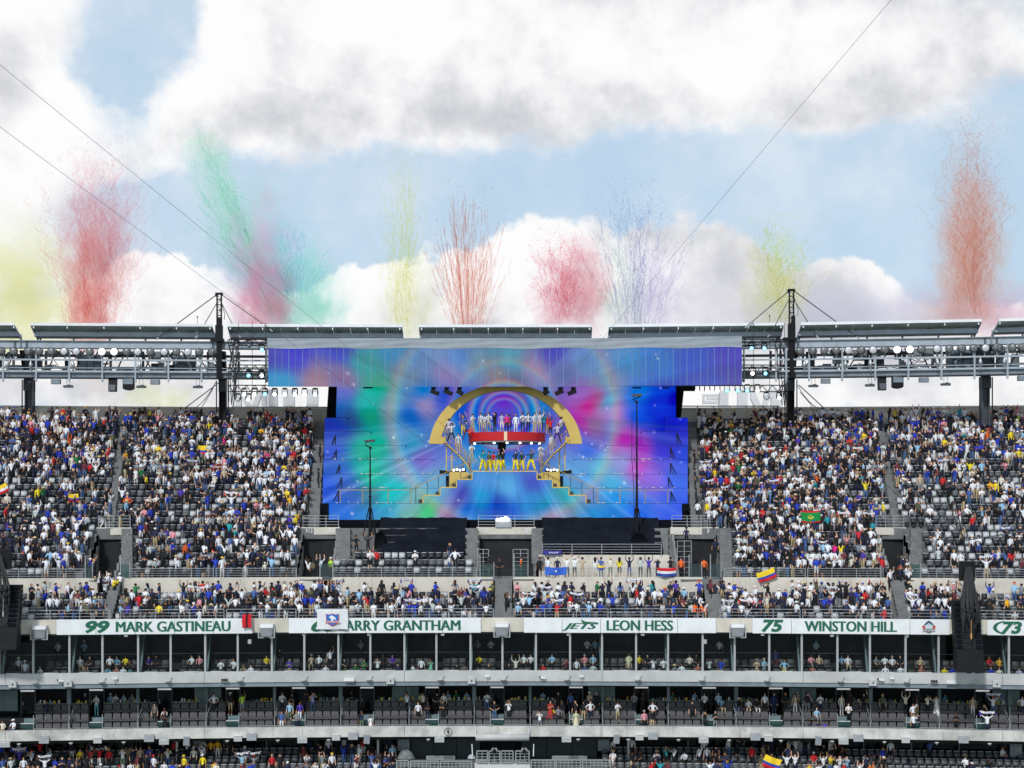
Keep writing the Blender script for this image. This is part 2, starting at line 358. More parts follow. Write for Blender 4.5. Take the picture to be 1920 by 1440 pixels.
# tunnel mouths
NUM = [('311', '312'), ('312', '313'), ('313', '314'), ('314', '315'), ('315', '316')]
def text(s, size, m, name, parent, loc, rot=(R(90), 0, 0), width=None, height=None, shear=0.0, offset=0.0, extr=.01, align='CENTER', bold=0.0, **tags):
    cu = bpy.data.curves.new(name, 'FONT'); cu.body = s; cu.size = size; cu.align_x = align; cu.align_y = 'CENTER'; cu.shear = shear
    cu.offset = offset; cu.extrude = extr; cu.resolution_u = 3; cu.materials.append(m)
    t = bpy.data.objects.new('tmp', cu); COL.objects.link(t); dg = bpy.context.evaluated_depsgraph_get()
    me = bpy.data.meshes.new_from_object(t.evaluated_get(dg)); bpy.data.objects.remove(t); me.name = name
    co = np.empty(len(me.vertices) * 3); me.vertices.foreach_get('co', co); co = co.reshape(-1, 3)
    lo, hi = co.min(0), co.max(0); mid = (lo + hi) / 2
    if align == 'CENTER': co[:, :2] -= mid[:2]
    if width: co[:, 0] *= width / (hi[0] - lo[0])
    if height: co[:, 1] *= height / (hi[1] - lo[1])
    me.vertices.foreach_set('co', co.ravel()); me.update()
    if bold:                                                                  # heavier strokes: three slightly shifted layers
        bm = bmesh.new()
        for i, dx in enumerate((0, -bold, bold)):
            n0 = len(bm.verts); bm.from_mesh(me); bm.verts.ensure_lookup_table()
            for v in bm.verts[n0:]: v.co.x += dx; v.co.z += .003 * i
        bm.to_mesh(me); bm.free()
    return obj(name, me, parent, loc=loc, rot=rot, **tags)
for vi, ((a, b), (n0, n1)) in enumerate(zip(VX, NUM)):
    yb = UP[VROW][0] - .42; zt = UP[VROW][1]; yc = cv((a + b) / 2)
    mb = MB(); mb.box(((a + b) / 2, yb + .12 - yc, zt - .22), (b - a + .5, .30, .62))
    lt = part('tunnel_lintel', mb, M['precast'])
    mb = MB()
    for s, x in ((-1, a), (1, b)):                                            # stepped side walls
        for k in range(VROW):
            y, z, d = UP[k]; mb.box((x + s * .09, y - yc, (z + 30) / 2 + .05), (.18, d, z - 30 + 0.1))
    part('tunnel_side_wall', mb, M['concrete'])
    mb = MB(); mb.box(((a + b) / 2, yb + .35 - yc, (zt + 33) / 2 - .3), (b - a + .3, .2, zt - 33)); part('tunnel_dark_sheet', mb, M['interior'])  # added dark sheet, painted like the shaded depth of the tunnel
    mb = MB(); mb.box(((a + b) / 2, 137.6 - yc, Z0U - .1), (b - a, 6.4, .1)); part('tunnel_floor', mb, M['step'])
    # rail above the mouth
    mb = MB(); yr = yb + .2 - yc
    for x in (a - .1, a + (b - a) * .33, a + (b - a) * .66, b + .1): mb.bar((x, yr, zt + .05), (x, yr, zt + 1.05), .05)
    for h in (.3, .55, .8, 1.05): mb.bar((a - .1, yr, zt + h), (b + .1, yr, zt + h), .04)
    part('tunnel_top_rail', mb, M['galv'])
    for tx, s in ((a + .45, n0), (b - .45, n1)):
        if vi in (0, 4): continue
        text(s, .42, M['number'], 'section_number', lt, (tx, yb - .06 - yc, zt - .2), width=.62, height=.34, offset=.008)
# aisles: stair flights of small steps
AIS = [(233, 207, 7, 24, .32), (600, 588, 7, 24, .45), (1296, 1306, 7, 24, .45), (1650, 1680, 7, 24, .32), (884, 884, 2, 7, .52), (1008, 1008, 2, 7, .5), (1240, 1240, 3, 7, .55), (643, 643, 2, 7, .6),
       (1356, 1360, 0, 7, .5), (238, 238, 0, 7, .45), (1718, 1718, 0, 7, .45)]
for pt, pb, k0, k1, hw in AIS:
    xt, xb = Xat(pt, UP[23][0]), Xat(pb, UP[7][0])
    mb = MB()
    for k in range(k0, k1):
        y, z, d = UP[k]; x = xb + (xt - xb) * (k - 7) / 16; yc = cv(x)
        mb.box((x, y - .18 - yc, z + .02), (2 * hw, .46, .05)); mb.box((x, y + .2 - yc, z + DZ / 2), (2 * hw, .42, DZ))
    part('aisle_steps', mb, M['step'])
for p0, p1 in ((928, 960), (200, 220), (1322, 1352), (1676, 1702)):
    mb = MB(); a, b = vx(p0, p1, 133)
    for j in range(10): mb.box(((a + b) / 2, 130.9 + .37 * j - cv(a), 30.5 + .34 * j + .02), (b - a, .4, .36))
    part('aisle_steps', mb, M['step'])
# ------------------------------------------------------------------ fascia, slabs and suites
ZBT, ZBB = Zc(1158, 130), Zc(1186, 130)
ZS1T, ZS1B, ZL1 = Zc(1257.5, 130), Zc(1277.5, 130), Zc(1284, 130.6)
ZS2T, ZS2B = Zc(1362, 130), Zc(1381, 130)
JO = [-60] + [Xat(p, 130) for p in (10, 383, 758, 1129, 1506, 1880)] + [60]
for a, b in zip(JO[:-1], JO[1:]):
    for nm, zb, zt, m in (('suite_fascia_panel', ZS1B, ZS1T, 'fascia'), ('balcony_fascia_panel', ZS2B, ZS2T, 'fascia_stained')):
        mb = MB(); sweep(mb, a + .015, b - .015, [(0, zb), (.5, zb), (.5, zt), (0, zt)], 130); part(nm, mb, M[m])
    mb = MB(); sweep(mb, a + .015, b - .015, rect(.06, .5, ZBB + .05, ZBT - .03), 130); part('deck_edge_panel', mb, M['precast'])
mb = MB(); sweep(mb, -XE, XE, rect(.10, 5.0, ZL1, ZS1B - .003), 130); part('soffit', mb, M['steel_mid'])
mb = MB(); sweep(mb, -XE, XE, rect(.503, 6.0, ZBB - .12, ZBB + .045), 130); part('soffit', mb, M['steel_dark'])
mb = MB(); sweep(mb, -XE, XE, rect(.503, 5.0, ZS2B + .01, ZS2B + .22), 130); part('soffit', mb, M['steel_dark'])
# suite level (glazed): floors, partitions, back wall, counter, mullions, panes
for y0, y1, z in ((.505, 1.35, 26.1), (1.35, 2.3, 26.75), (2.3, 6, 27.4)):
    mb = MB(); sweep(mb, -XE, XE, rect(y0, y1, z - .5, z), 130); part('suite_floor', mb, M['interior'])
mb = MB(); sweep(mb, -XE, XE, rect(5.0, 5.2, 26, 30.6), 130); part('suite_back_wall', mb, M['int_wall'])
mb = MB(); sweep(mb, -XE, XE, rect(2.55, 2.6, 27.4, Zc(1223, 132.6)), 130); part('rear_screen', mb, M['glass_room'])
mb = MB(); sweep(mb, -XE, XE, rect(2.53, 2.62, Zc(1223, 132.6) + .002, Zc(1223, 132.6) + .04), 130); part('rear_screen_rail', mb, M['steel_mid'])
MUL = [-3, 61, 129, 191, 258, 319, 384, 445, 509, 570, 634, 694, 758, 818, 882, 942, 1005, 1069, 1129, 1193, 1253, 1318, 1378, 1443, 1504, 1571, 1632, 1699, 1761, 1826, 1893, 1955]
MULX = [Xat(p, 130) for p in MUL]
for i, x in enumerate(MULX):
    y = 130 + .25 - cv(x)
    mb = MB(); mb.box((x, y, (ZBB + ZS1T) / 2), (.15, .2, ZBB - ZS1T)); part('window_mullion', mb, M['mullion'])
    if i % 2 == 0:
        mb = MB(); mb.hexa([(x + .02 if x < 0 else x - .14, y + .2, ZS1T - .8), (x + .14 if x < 0 else x - .02, y + .2, ZS1T - .8), (x + .14 if x < 0 else x - .02, y + .5, ZS1T - .8), (x + .02 if x < 0 else x - .14, y + .5, ZS1T - .8),
                            (x + .02 if x < 0 else x - .14, y + 1.5, ZBB), (x + .14 if x < 0 else x - .02, y + 1.5, ZBB), (x + .14 if x < 0 else x - .02, y + 1.8, ZBB), (x + .02 if x < 0 else x - .14, y + 1.8, ZBB)])
        part('raking_strut', mb, M['teal'])
        mb = MB(); mb.box((x, y + 2.9, 28.2), (.12, 4.0, 4.4)); part('suite_partition', mb, M['int_wall'])
for x0, x1 in zip(MULX[:-1], MULX[1:]):
    y = 130 + .25 - cv((x0 + x1) / 2); f = x1 - x0
    mb = MB(); ya, yb = 130.25 - cv(x0), 130.25 - cv(x1)
    mb.hexa([(x0 + .08, ya, ZS1T), (x1 - .08, yb, ZS1T), (x1 - .08, yb + .02, ZS1T), (x0 + .08, ya + .02, ZS1T), (x0 + .08, ya, ZBB), (x1 - .08, yb, ZBB), (x1 - .08, yb + .02, ZBB), (x0 + .08, ya + .02, ZBB)])
    part('window_pane', mb, M['glass_suite'])
    mb = MB(); mb.box(((x0 + x1) / 2 + RNG.uniform(-.3, .3), y - .18, ZS1T + .03), (f * .42, .1, .045)); part('drip_tray', mb, M['white_dull'])
for p, py in ((468, 1203), (570, 1190), (692, 1190), (830, 1190), (1066, 1190), (1205, 1190), (1322, 1203), (1430, 1190), (236, 1192), (1560, 1192), (1700, 1193)):
    x = Xat(p, 132.4); q = P(p, py, 132.4 - cv(x)); mb = MB(); mb.box(q, (.26, .12, .16 if py < 1200 else .34)); part('ceiling_lamp', mb, M['lamp_soft'])
# balcony level (open)
LB = [(51, 1), (180, 1), (308, 1), (436, 1), (560, 1), (688, 1), (810, 1), (932, -1), (1080, -1), (1203, -1), (1330, -1), (1455, -1), (1582, -1), (1711, -1), (1843, -1)]
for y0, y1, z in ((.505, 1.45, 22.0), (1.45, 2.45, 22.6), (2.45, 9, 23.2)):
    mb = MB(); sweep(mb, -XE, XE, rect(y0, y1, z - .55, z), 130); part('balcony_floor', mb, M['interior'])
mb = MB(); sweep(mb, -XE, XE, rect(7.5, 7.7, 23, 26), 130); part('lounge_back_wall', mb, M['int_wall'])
def at(px, Y0): X = Xat(px, Y0); return X, Y0 - cv(X)
NSEAT = 0
def suite_seat_meshes():
    b = MB(); b.hexa([(-.30, .10, .36), (.30, .10, .36), (.30, .17, .36), (-.30, .17, .36), (-.27, .20, .93), (.27, .20, .93), (.27, .27, .93), (-.27, .27, .93)])
    b.box((0, .10, .60), (.22, .02, .05), 1); b.box((0, .165, .90), (.50, .02, .02), 1)
    bb = bmesh.new(); me = b.mesh('seat_backrest', [M['suite_seat'], M['suite_pad']]); bb.from_mesh(me); bmesh.ops.bevel(bb, geom=[e for e in bb.edges], offset=.012, segments=1, affect='EDGES'); bb.to_mesh(me); bb.free()
    c = MB(); c.hexa([(-.29, -.26, .36), (.29, -.26, .36), (.29, .1, .38), (-.29, .1, .38), (-.29, -.26, .46), (.29, -.26, .46), (.29, .1, .47), (-.29, .1, .47)])
    c.box((-.31, -.05, .45), (.05, .4, .22)); c.box((.31, -.05, .45), (.05, .4, .22)); c.box((0, 0, .18), (.3, .2, .36))
    return me, c.mesh('seat_cushion', M['suite_seat'])
SB, SCU = suite_seat_meshes()
BROWS = [(131.0, 22.0, 'front'), (131.95, 22.6, 'middle'), (132.9, 23.2, 'back')]
OPEN_NAME = lambda i: ORD[i] + ' open suite from left' if i < 8 else ORD[14 - i] + ' open suite from right'
for bi, (lp, dirn) in enumerate(LB):
    X0, Yc = at(lp, 133)
    # block of four, divider, block of two; mirrored on the right half
    a4 = [14 + 16.2 * (j + .5) for j in range(4)]; a2 = [83 + 16.2 * (j + .5) for j in range(2)]
    if bi == 7: a2 = [14 + 14.5 * (j + .5) for j in range(3)]; a4 = [68 + 16.2 * (j + .5) for j in range(4)]
    elif dirn < 0: a2 = [14 + 16.2 * (j + .5) for j in range(2)]; a4 = [51 + 16.2 * (j + .5) for j in range(4)]
    offs = sorted(a4 + a2)
    for (yr, zr, rn) in BROWS:
        for j, o in enumerate(offs):
            px = lp + o * (.96 if 400 < lp < 1400 else 1.0)
            if NSEAT >= 300: continue
            x, y = at(px, yr); NSEAT += 1
            s = thing('suite_seat', f"dark grey padded seat, {rn} row, {ORD[j]} from left, {OPEN_NAME(bi)}", 'seat', (x, y, zr), -2 * 2.9 * x / 1600, 'padded seats in the open suites')
            obj('backrest', SB, s); obj('cushion', SCU, s)
    # low balustrade rail, divider with posts, aisle glass, lamp, door, counter
    div = (79 if dirn > 0 else 50) if bi != 7 else 62
    lo, hi = min(offs) - 9, max(offs) + 9
    mb = MB(); (xa, ya), (xb, yb) = at(lp + lo, 130.55), at(lp + hi, 130.55)
    for h in (.42, .62): mb.bar((xa, ya, 22 + h), (xb, yb, 22 + h), .03)
    for i in range(4): q = i / 3; mb.bar((xa + (xb - xa) * q, ya + (yb - ya) * q, 22.2), (xa + (xb - xa) * q, ya + (yb - ya) * q, 22.62), .03)
    part('balcony_rail', mb, M['galv'])
    mb = MB()
    for yy, zz, hh in ((130.6, 22.0, 1.0), (131.7, 22.6, 1.0), (132.6, 23.2, .9)):
        x, y = at(lp + div, yy); mb.box((x, y, zz + hh / 2), (.05, .1, hh))
    x, y = at(lp + div, 131); mb.bar((x, y - .4, 22.95), (x, y + 1.7, 24.1), .05); mb.box((x, y + .4, 22.8), (.04, 1.2, .9)); part('suite_divider', mb, M['galv'])
    mb = MB(); x, y = at(lp, 131.2); mb.box((x, y, 22.42), (1.12, .04, .98)); part('aisle_screen', mb, M['glass_green'])
    mb = MB(); mb.box((x, y + .5, 22.45), (1.06, .9, .9)); mb.box((x, y + 1.3, 22.8), (1.06, .7, .8)); part('aisle_block', mb, M['teal'])
    mb = MB(); mb.box((x, y - .62, 22.36), (1.3, .5, .05)); part('aisle_sill', mb, M['white_dull']); mb = MB(); mb.box((x, y + .1, 22.93), (1.06, .1, .06)); part('aisle_top_rail', mb, M['white_dull'])
    mb = MB(); mb.bar((x + .52 * dirn, y - .1, 22.3), (x + .52 * dirn, y - .1, 23.6), .05); part('aisle_handrail', mb, M['galv'])
    x, y = at(lp, 133.5)
    mb = MB(); mb.box((x, y, 25.33), (1.45, .12, .05)); mb.box((x, y + .06, 25.22), (1.05, .12, .14)); part('door_lamp', mb, M['lamp_soft'])
    mb = MB(); mb.box((x - .56, y + .3, 24.4), (.08, .1, 2.4)); mb.box((x + .56, y + .3, 24.4), (.08, .1, 2.4)); mb.box((x, y + .3, 25.62), (1.2, .1, .08)); d = part('suite_door', mb, M['steel_dark'])
    mb = MB(); mb.box((x, y + .3, 24.4), (1.04, .03, 2.36)); mb.build('door_pane', M['glass_room'], d)
    mb = MB(); mb.box((x - .4, y + .22, 24.2), (.03, .03, .34)); mb.build('door_handle', M['white_dull'], d)
    xa, ya = at(lp + 15, 133.6); xb, yb = at(lp + 112, 133.6)
    mb = MB(); mb.hexa([(xa, ya, 24.1), (xb, yb, 24.1), (xb, yb + .5, 24.1), (xa, ya + .5, 24.1), (xa, ya, 24.17), (xb, yb, 24.17), (xb, yb + .5, 24.17), (xa, ya + .5, 24.17)]); part('bar_counter', mb, M['counter'])
    mb = MB(); mb.hexa([(xa, ya + .05, 23.2), (xb, yb + .05, 23.2), (xb, yb + .45, 23.2), (xa, ya + .45, 23.2), (xa, ya + .05, 24.09), (xb, yb + .05, 24.09), (xb, yb + .45, 24.09), (xa, ya + .45, 24.09)]); part('counter_front', mb, M['interior'])
    mb = MB()
    for i in range(26):
        q = RNG.uniform(.03, .97); h = RNG.uniform(.08, .3)
        mb.box((xa + (xb - xa) * q, ya + .25 + (yb - ya) * q, 24.172 + h / 2), (RNG.uniform(.05, .14), .09, h), int(RNG.integers(0, 4)))
    mb.build('bottles_on_counter', [M['yellow'], M['white_dull'], M['teal'], M['glass_green']], kind='stuff')
    x, y = at(lp + div, 133.5); mb = MB(); mb.box((x, y, 24.6), (.22 if bi % 2 else .30, .3, 2.7)); part('balcony_pillar', mb, M['teal'] if bi % 3 else M['steel_mid'])
for p in (8, 390, 760, 1128, 1505, 1886):
    mb = MB(); x, y = at(p, 134.1)
    for q in (-.54, .54): mb.box((x + q, y, 24.7), (1.05, .12, 2.2))
    part('teal_wall_panel', mb, M['teal'])
# bottom level: sloping rows, ceiling pipes, glass wall behind
LOW = [(130.35 - .85 * i, 18.1 - .5 * i) for i in range(8, -1, -1)] + [(131.2, 18.6), (132.05, 19.1), (132.9, 19.6)]
for y, z in LOW:
    mb = MB(); sweep(mb, -XE, XE, rect(-.425, .425, z - .7, z), y); part('terrace_row', mb, M['tread'])
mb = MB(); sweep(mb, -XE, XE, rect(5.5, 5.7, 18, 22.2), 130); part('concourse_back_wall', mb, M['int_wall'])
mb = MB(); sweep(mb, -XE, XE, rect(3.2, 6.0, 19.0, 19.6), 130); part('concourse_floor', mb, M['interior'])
for p0, p1 in ((8, 408), (420, 740), (1290, 1500), (1530, 1888)):
    n = max(1, round((p1 - p0) / 84))
    for i in range(n):
        (xa, ya), (xb, yb) = at(p0 + (p1 - p0) * i / n, 133.7), at(p0 + (p1 - p0) * (i + 1) / n, 133.7)
        mb = MB(); mb.hexa([(xa + .03, ya, 20.1), (xb - .03, yb, 20.1), (xb - .03, yb + .03, 20.1), (xa + .03, ya + .03, 20.1), (xa + .03, ya, 21.7), (xb - .03, yb, 21.7), (xb - .03, yb + .03, 21.7), (xa + .03, ya + .03, 21.7)])
        part('concourse_pane', mb, M['glass_room'])
        mb = MB(); mb.bar((xa, ya - .02, 20.05), (xb, yb - .02, 20.05), .1); mb.box((xa, ya, 20.7), (.07, .07, 2.1)); part('concourse_mullion', mb, M['steel_mid'])
for p in (332, 709, 1178, 1555):
    mb = MB(); x, y = at(p, 132.2); mb.box((x, y, 20.2), (.16, .16, 3.2)); part('concourse_column', mb, M['galv'])
for p0, p1 in ((770, 900), (978, 1120)):
    (xa, ya), (xb, yb) = at(p0, 133.4), at(p1, 133.4); n = 3
    for i in range(n):
        a, b = xa + (xb - xa) * i / n, xa + (xb - xa) * (i + 1) / n
        mb = MB(); mb.box(((a + b) / 2, ya, 20.4), (b - a - .05, .1, 2.6)); part('green_wall_panel', mb, M['darkgreen'])
for p, s, w_ in ((757, '\u2190 212\n\u2192 213', 'left of the camera deck'), (1132, '\u2190 213\n\u2192 215', 'right of the camera deck'), (1508, '\u2190 215\n\u2192 216', 'below the crest banner'), (1905, '\u2190 216\n\u2192 217', 'far right'), (374, '\u2190 211\n\u2192 212', 'below the leftmost banner')):
    x, y = at(p, 133.0)
    t = thing('section_sign', 'dark sign with pale numbers ' + s[2:5] + ' and ' + s[8:] + ' below the balcony, ' + w_, 'sign', (x, y, 20.85))
    b = MB(); b.box((0, 0, 0), (.95, .06, 1.3)); b.build('sign_board', M['steel_mid'], t)
    text(s.replace('\u2190 ', '< ').replace('\u2192 ', '> '), .45, M['white_dull'], 'lettering', t, (0, -.035, .1), width=.78, height=.72)
# ------------------------------------------------------------------ name banners on the deck edge
def banner(label, p0, p1, nplates, items):
    x0, x1 = Xat(p0, 129.9), Xat(p1, 129.9); xm = (x0 + x1) / 2; y = 129.86 - cv(xm); rz = -math.atan(2 * 2.9 * xm / 1600)
    t = thing('name_banner', label, 'banner', (xm, y, (ZBT + ZBB) / 2), rz, 'white name banners along the deck edge')
    w = x1 - x0; h = ZBT - ZBB
    for i in range(nplates):
        mb = MB(); mb.box((-w / 2 + w * (i + .5) / nplates, 0, 0), (w / nplates - .035, .06, h)); mb.build('banner_plate', M['white'], t)
    sc_ = 130 / F
    for it in items:
        kind, p, wd = it[0], it[1], it[2]
        X = (p - (p0 + p1) / 2) * w / (p1 - p0); ww = wd * w / (p1 - p0)
        if kind == 'word': text(it[3], 1, M['green_letter'], 'lettering', t, (X, -.045, 0), width=ww, height=it[4] if len(it) > 4 else .80, extr=.008, bold=.042)
        elif kind == 'num': text(it[3], 1, M['green_letter'], 'number', t, (X, -.045, 0), width=ww, height=.98, offset=.045, shear=.22, extr=.008)
        elif kind == 'jets':
            text('JETS', 1, M['green_letter'], 'lettering', t, (X - .05, -.045, -.13), width=ww * .98, height=.60, shear=.42, extr=.008, bold=.05)
            mb = MB(); q = [(.02, .50), (.34, .31), (1.36, .24), (1.42, .20), (.35, .19), (.12, .21)]
            mb.prism([(X + a * 1.0, -.045, b - .02) for a, b in q], (0, -.01, 0)); mb.build('aircraft_emblem', M['green_letter'], t)
        elif kind == 'oval':
            mb = MB(); n = 12
            out = [(X + .55 - 1.0 * math.cos(R(a)), .52 * math.sin(R(a))) for a in np.linspace(-80, 80, n)]
            inn = [(X + .62 - .80 * math.cos(R(a)), .44 * math.sin(R(a))) for a in np.linspace(-72, 72, n)]
            for i in range(n - 1): mb.prism([(*[out[i][0]], -.045, out[i][1]), (out[i + 1][0], -.045, out[i + 1][1]), (inn[i + 1][0], -.045, inn[i + 1][1]), (inn[i][0], -.045, inn[i][1])], (0, -.01, 0))
            mb.build('ball_outline', M['green_letter'], t)
        elif kind == 'crest':
            def poly(nm, pts, m, d): b = MB(); b.prism([(X + a, -.04 - d, c) for a, c in pts], (0, -.008, 0)); return b.build(nm, m, t)
            poly('crest_roof', [(-.42, .10), (-.2, .38), (0, .50), (.2, .38), (.42, .10)], mat('crest_navy', (.05, .10, .16), .5), 0)
            poly('crest_wing', [(-.52, .02), (-.40, .14), (-.25, -.1), (-.36, -.22)], M['red'], .012); poly('crest_wing', [(.52, .02), (.40, .14), (.25, -.1), (.36, -.22)], M['red'], .012)
            poly('crest_hall', [(-.3, -.16), (-.3, .12), (0, .3), (.3, .12), (.3, -.16)], mat('crest_pale', (.45, .55, .60), .5), .020)
            poly('crest_band', [(-.46, -.36), (-.46, -.18), (.46, -.18), (.46, -.36)], mat('crest_grey', (.16, .15, .17), .5), .024)
            poly('crest_tip', [(-.3, -.37), (.3, -.37), (0, -.5)], mat('crest_grey_b', (.16, .15, .17), .5), .010)
            text('HALL OF FAME', .2, M['white'], 'lettering', t, (X, -.078, -.27), width=.84, height=.11, offset=.004, extr=.003)
            for i in range(3): b = MB(); b.box((X - .14 + .14 * i, -.074, 0), (.05, .01, .26)); b.build('crest_column', M['white'], t)
    return t
banner('white deck-edge banner with green 99 and lettering, red cloth over its right end', 104.5, 474, 5, [('num', 181, 46, '99'), ('word', 324, 215, 'MARK GASTINEAU')])
banner('white deck-edge banner with green lettering, partly hidden by a hung club flag', 541, 902, 5, [('num', 606, 46, '60'), ('word', 749, 227, 'LARRY GRANTHAM')])
banner('white deck-edge banner with green aircraft emblem and lettering, right of the middle', 982, 1343, 5, [('jets', 1089, 68), ('word', 1200, 123, 'LEON HESS')])
banner('white deck-edge banner with green 75 and lettering and a crest at its right end', 1410, 1782, 5, [('num', 1448, 42, '75'), ('word', 1596, 172, 'WINSTON HILL'), ('crest', 1743, 28)])
banner('white deck-edge banner at the right edge of the picture, showing 73 beside a ball outline', 1849, 2210, 5, [('oval', 1872, 20), ('num', 1896, 40, '73')])
# cloths hung over the edge
def cloth_grid(nm, w, h, nx, ny, fcol, m, parent, loc, amp=.05, seed=0, rz=0, sag=0.0, **tags):
    rg = np.random.default_rng(seed); ph = rg.uniform(0, 6, 4); vs = []; fs = []; cols = []
    for j in range(ny + 1):
        for i in range(nx + 1):
            u, v = i / nx, j / ny
            dy = amp * (math.sin(u * 7 + ph[0] + v * 2) + .6 * math.sin(u * 13 + ph[1] - v * 3)) * (.4 + .6 * v)
            vs.append(((u - .5) * w + .02 * math.sin(v * 6 + ph[2]), dy - .03, (.5 - v) * h - sag * (1 - (2 * u - 1) ** 2) * (1 + .3 * v)))
    idx = []
    for j in range(ny):
        for i in range(nx):
            a = j * (nx + 1) + i; fs.append((a, a + nx + 1, a + nx + 2, a + 1)); idx.append(fcol((i + .5) / nx, (j + .5) / ny))
    me = bpy.data.meshes.new(nm); me.from_pydata(vs, [], fs)
    for q in m: me.materials.append(q)
    me.polygons.foreach_set('material_index', idx); me.polygons.foreach_set('use_smooth', [True] * len(fs)); me.update()
    o = obj(nm, me, parent, loc=loc, rot=(0, 0, rz), **tags)
    md = o.modifiers.new('thickness', 'SOLIDIFY'); md.thickness = .012
    return o
C_ = lambda n, *c: M.setdefault('fab_' + n, mat('fabric_' + n, L3(*c), .85, nz=.10, nsc=6))
FW, FY, FB, FR = C_('white', 225, 225, 228), C_('yellow', 244, 205, 40), C_('blue', 30, 70, 175), C_('red', 205, 28, 38)
FG, FO, FN, FS = C_('green', 16, 140, 66), C_('orange', 236, 98, 30), C_('navy', 24, 28, 58), C_('sky', 120, 185, 225)
x, y = at(623.5, 129.7)
t = thing('club_flag', 'white football club flag with blue and red crest hung over a name banner', 'flag', (x, y, Zc(1161, 129.7)))
cloth_grid('flag_cloth', 2.42, 1.58, 26, 16, lambda u, v: 0, [FW], t, (0, 0, 0), .035, 3)
def fl(nm, pts, m, d): b = MB(); b.prism([(a, -.12 - d, c) for a, c in pts], (0, -.01, 0)); b.build(nm, m, t)
fl('crest_shield', [(-.50, .46), (-.25, .40), (0, .48), (.25, .40), (.50, .46), (.48, -.10), (.30, -.36), (0, -.52), (-.30, -.36), (-.48, -.10)], FR, 0)
fl('crest_field', [(-.46, .42), (-.24, .37), (0, .44), (.24, .37), (.46, .42), (.44, -.08), (.27, -.32), (0, -.46), (-.27, -.32), (-.44, -.08)], C_('crest_blue', 40, 110, 190), .012)
fl('crest_head', [(-.28, .20), (-.05, .34), (.22, .18), (.30, -.02), (.10, .04), (.02, -.16), (-.12, -.20), (-.08, .04)], M['white'], .024)
fl('crest_band', [(-.58, -.10), (.58, -.10), (.56, -.25), (-.56, -.25)], M['white'], .036)
text('COLO-COLO', .2, FR, 'lettering', t, (0, -.172, -.175), width=1.08, height=.15, offset=.010, extr=.003)
x, y = at(463, 129.7)
t = thing('red_jersey', 'red cloth with a dark middle band draped over the right end of the 99 banner', 'cloth', (x, y, Zc(1163, 129.7)))
cloth_grid('cloth', .72, 1.05, 10, 12, lambda u, v: 1 if (.42 < u < .56) else 0, [FR, C_('darkred', 70, 12, 20)], t, (0, 0, 0), .06, 8)  # darker red band down the middle of the cloth
# big grey monitors / speakers under the deck edge between the banners
for p, w, lab in ((74, 1, 'left of the 99 banner'), (500, 1, 'between the 99 and flag-covered banners'), (941, 1, 'between the flag-covered and aircraft-emblem banners'), (1383, 1, 'between the aircraft-emblem and 75 banners')):
    x, y = at(p, 129.75); t = thing('hanging_loudspeaker', 'grey box loudspeaker with white top bracket, ' + lab, 'loudspeaker', (x, y, Zc(1183, 129.7)), -2 * 2.9 * x / 1600, 'loudspeakers under the deck edge')
    b = MB(); b.hexa([(-.44, -.30, -.42), (.44, -.30, -.42), (.5, .3, -.36), (-.5, .3, -.36), (-.5, -.34, .30), (.5, -.34, .30), (.56, .3, .36), (-.56, .3, .36)]); b.build('cabinet', M['grey_box'], t)
    b = MB(); b.hexa([(-.5, -.36, .31), (.5, -.36, .31), (.58, .3, .37), (-.58, .3, .37), (-.5, -.2, .56), (.5, -.2, .56), (.58, .3, .60), (-.58, .3, .60)]); b.build('top_bracket', M['white_dull'], t)
    b = MB()
    for s in (-1, 1): b.bar((s * .62, -.2, .3), (s * .60, -.2, -.5), .09); b.bar((s * .6, -.25, -.46), (s * .2, -.3, -.46), .05)
    b.build('side_bracket', M['mullion'], t); b = MB(); b.box((0, -.345, -.05), (.8, .02, .6)); b.build('grille', M['grey_box'], t)
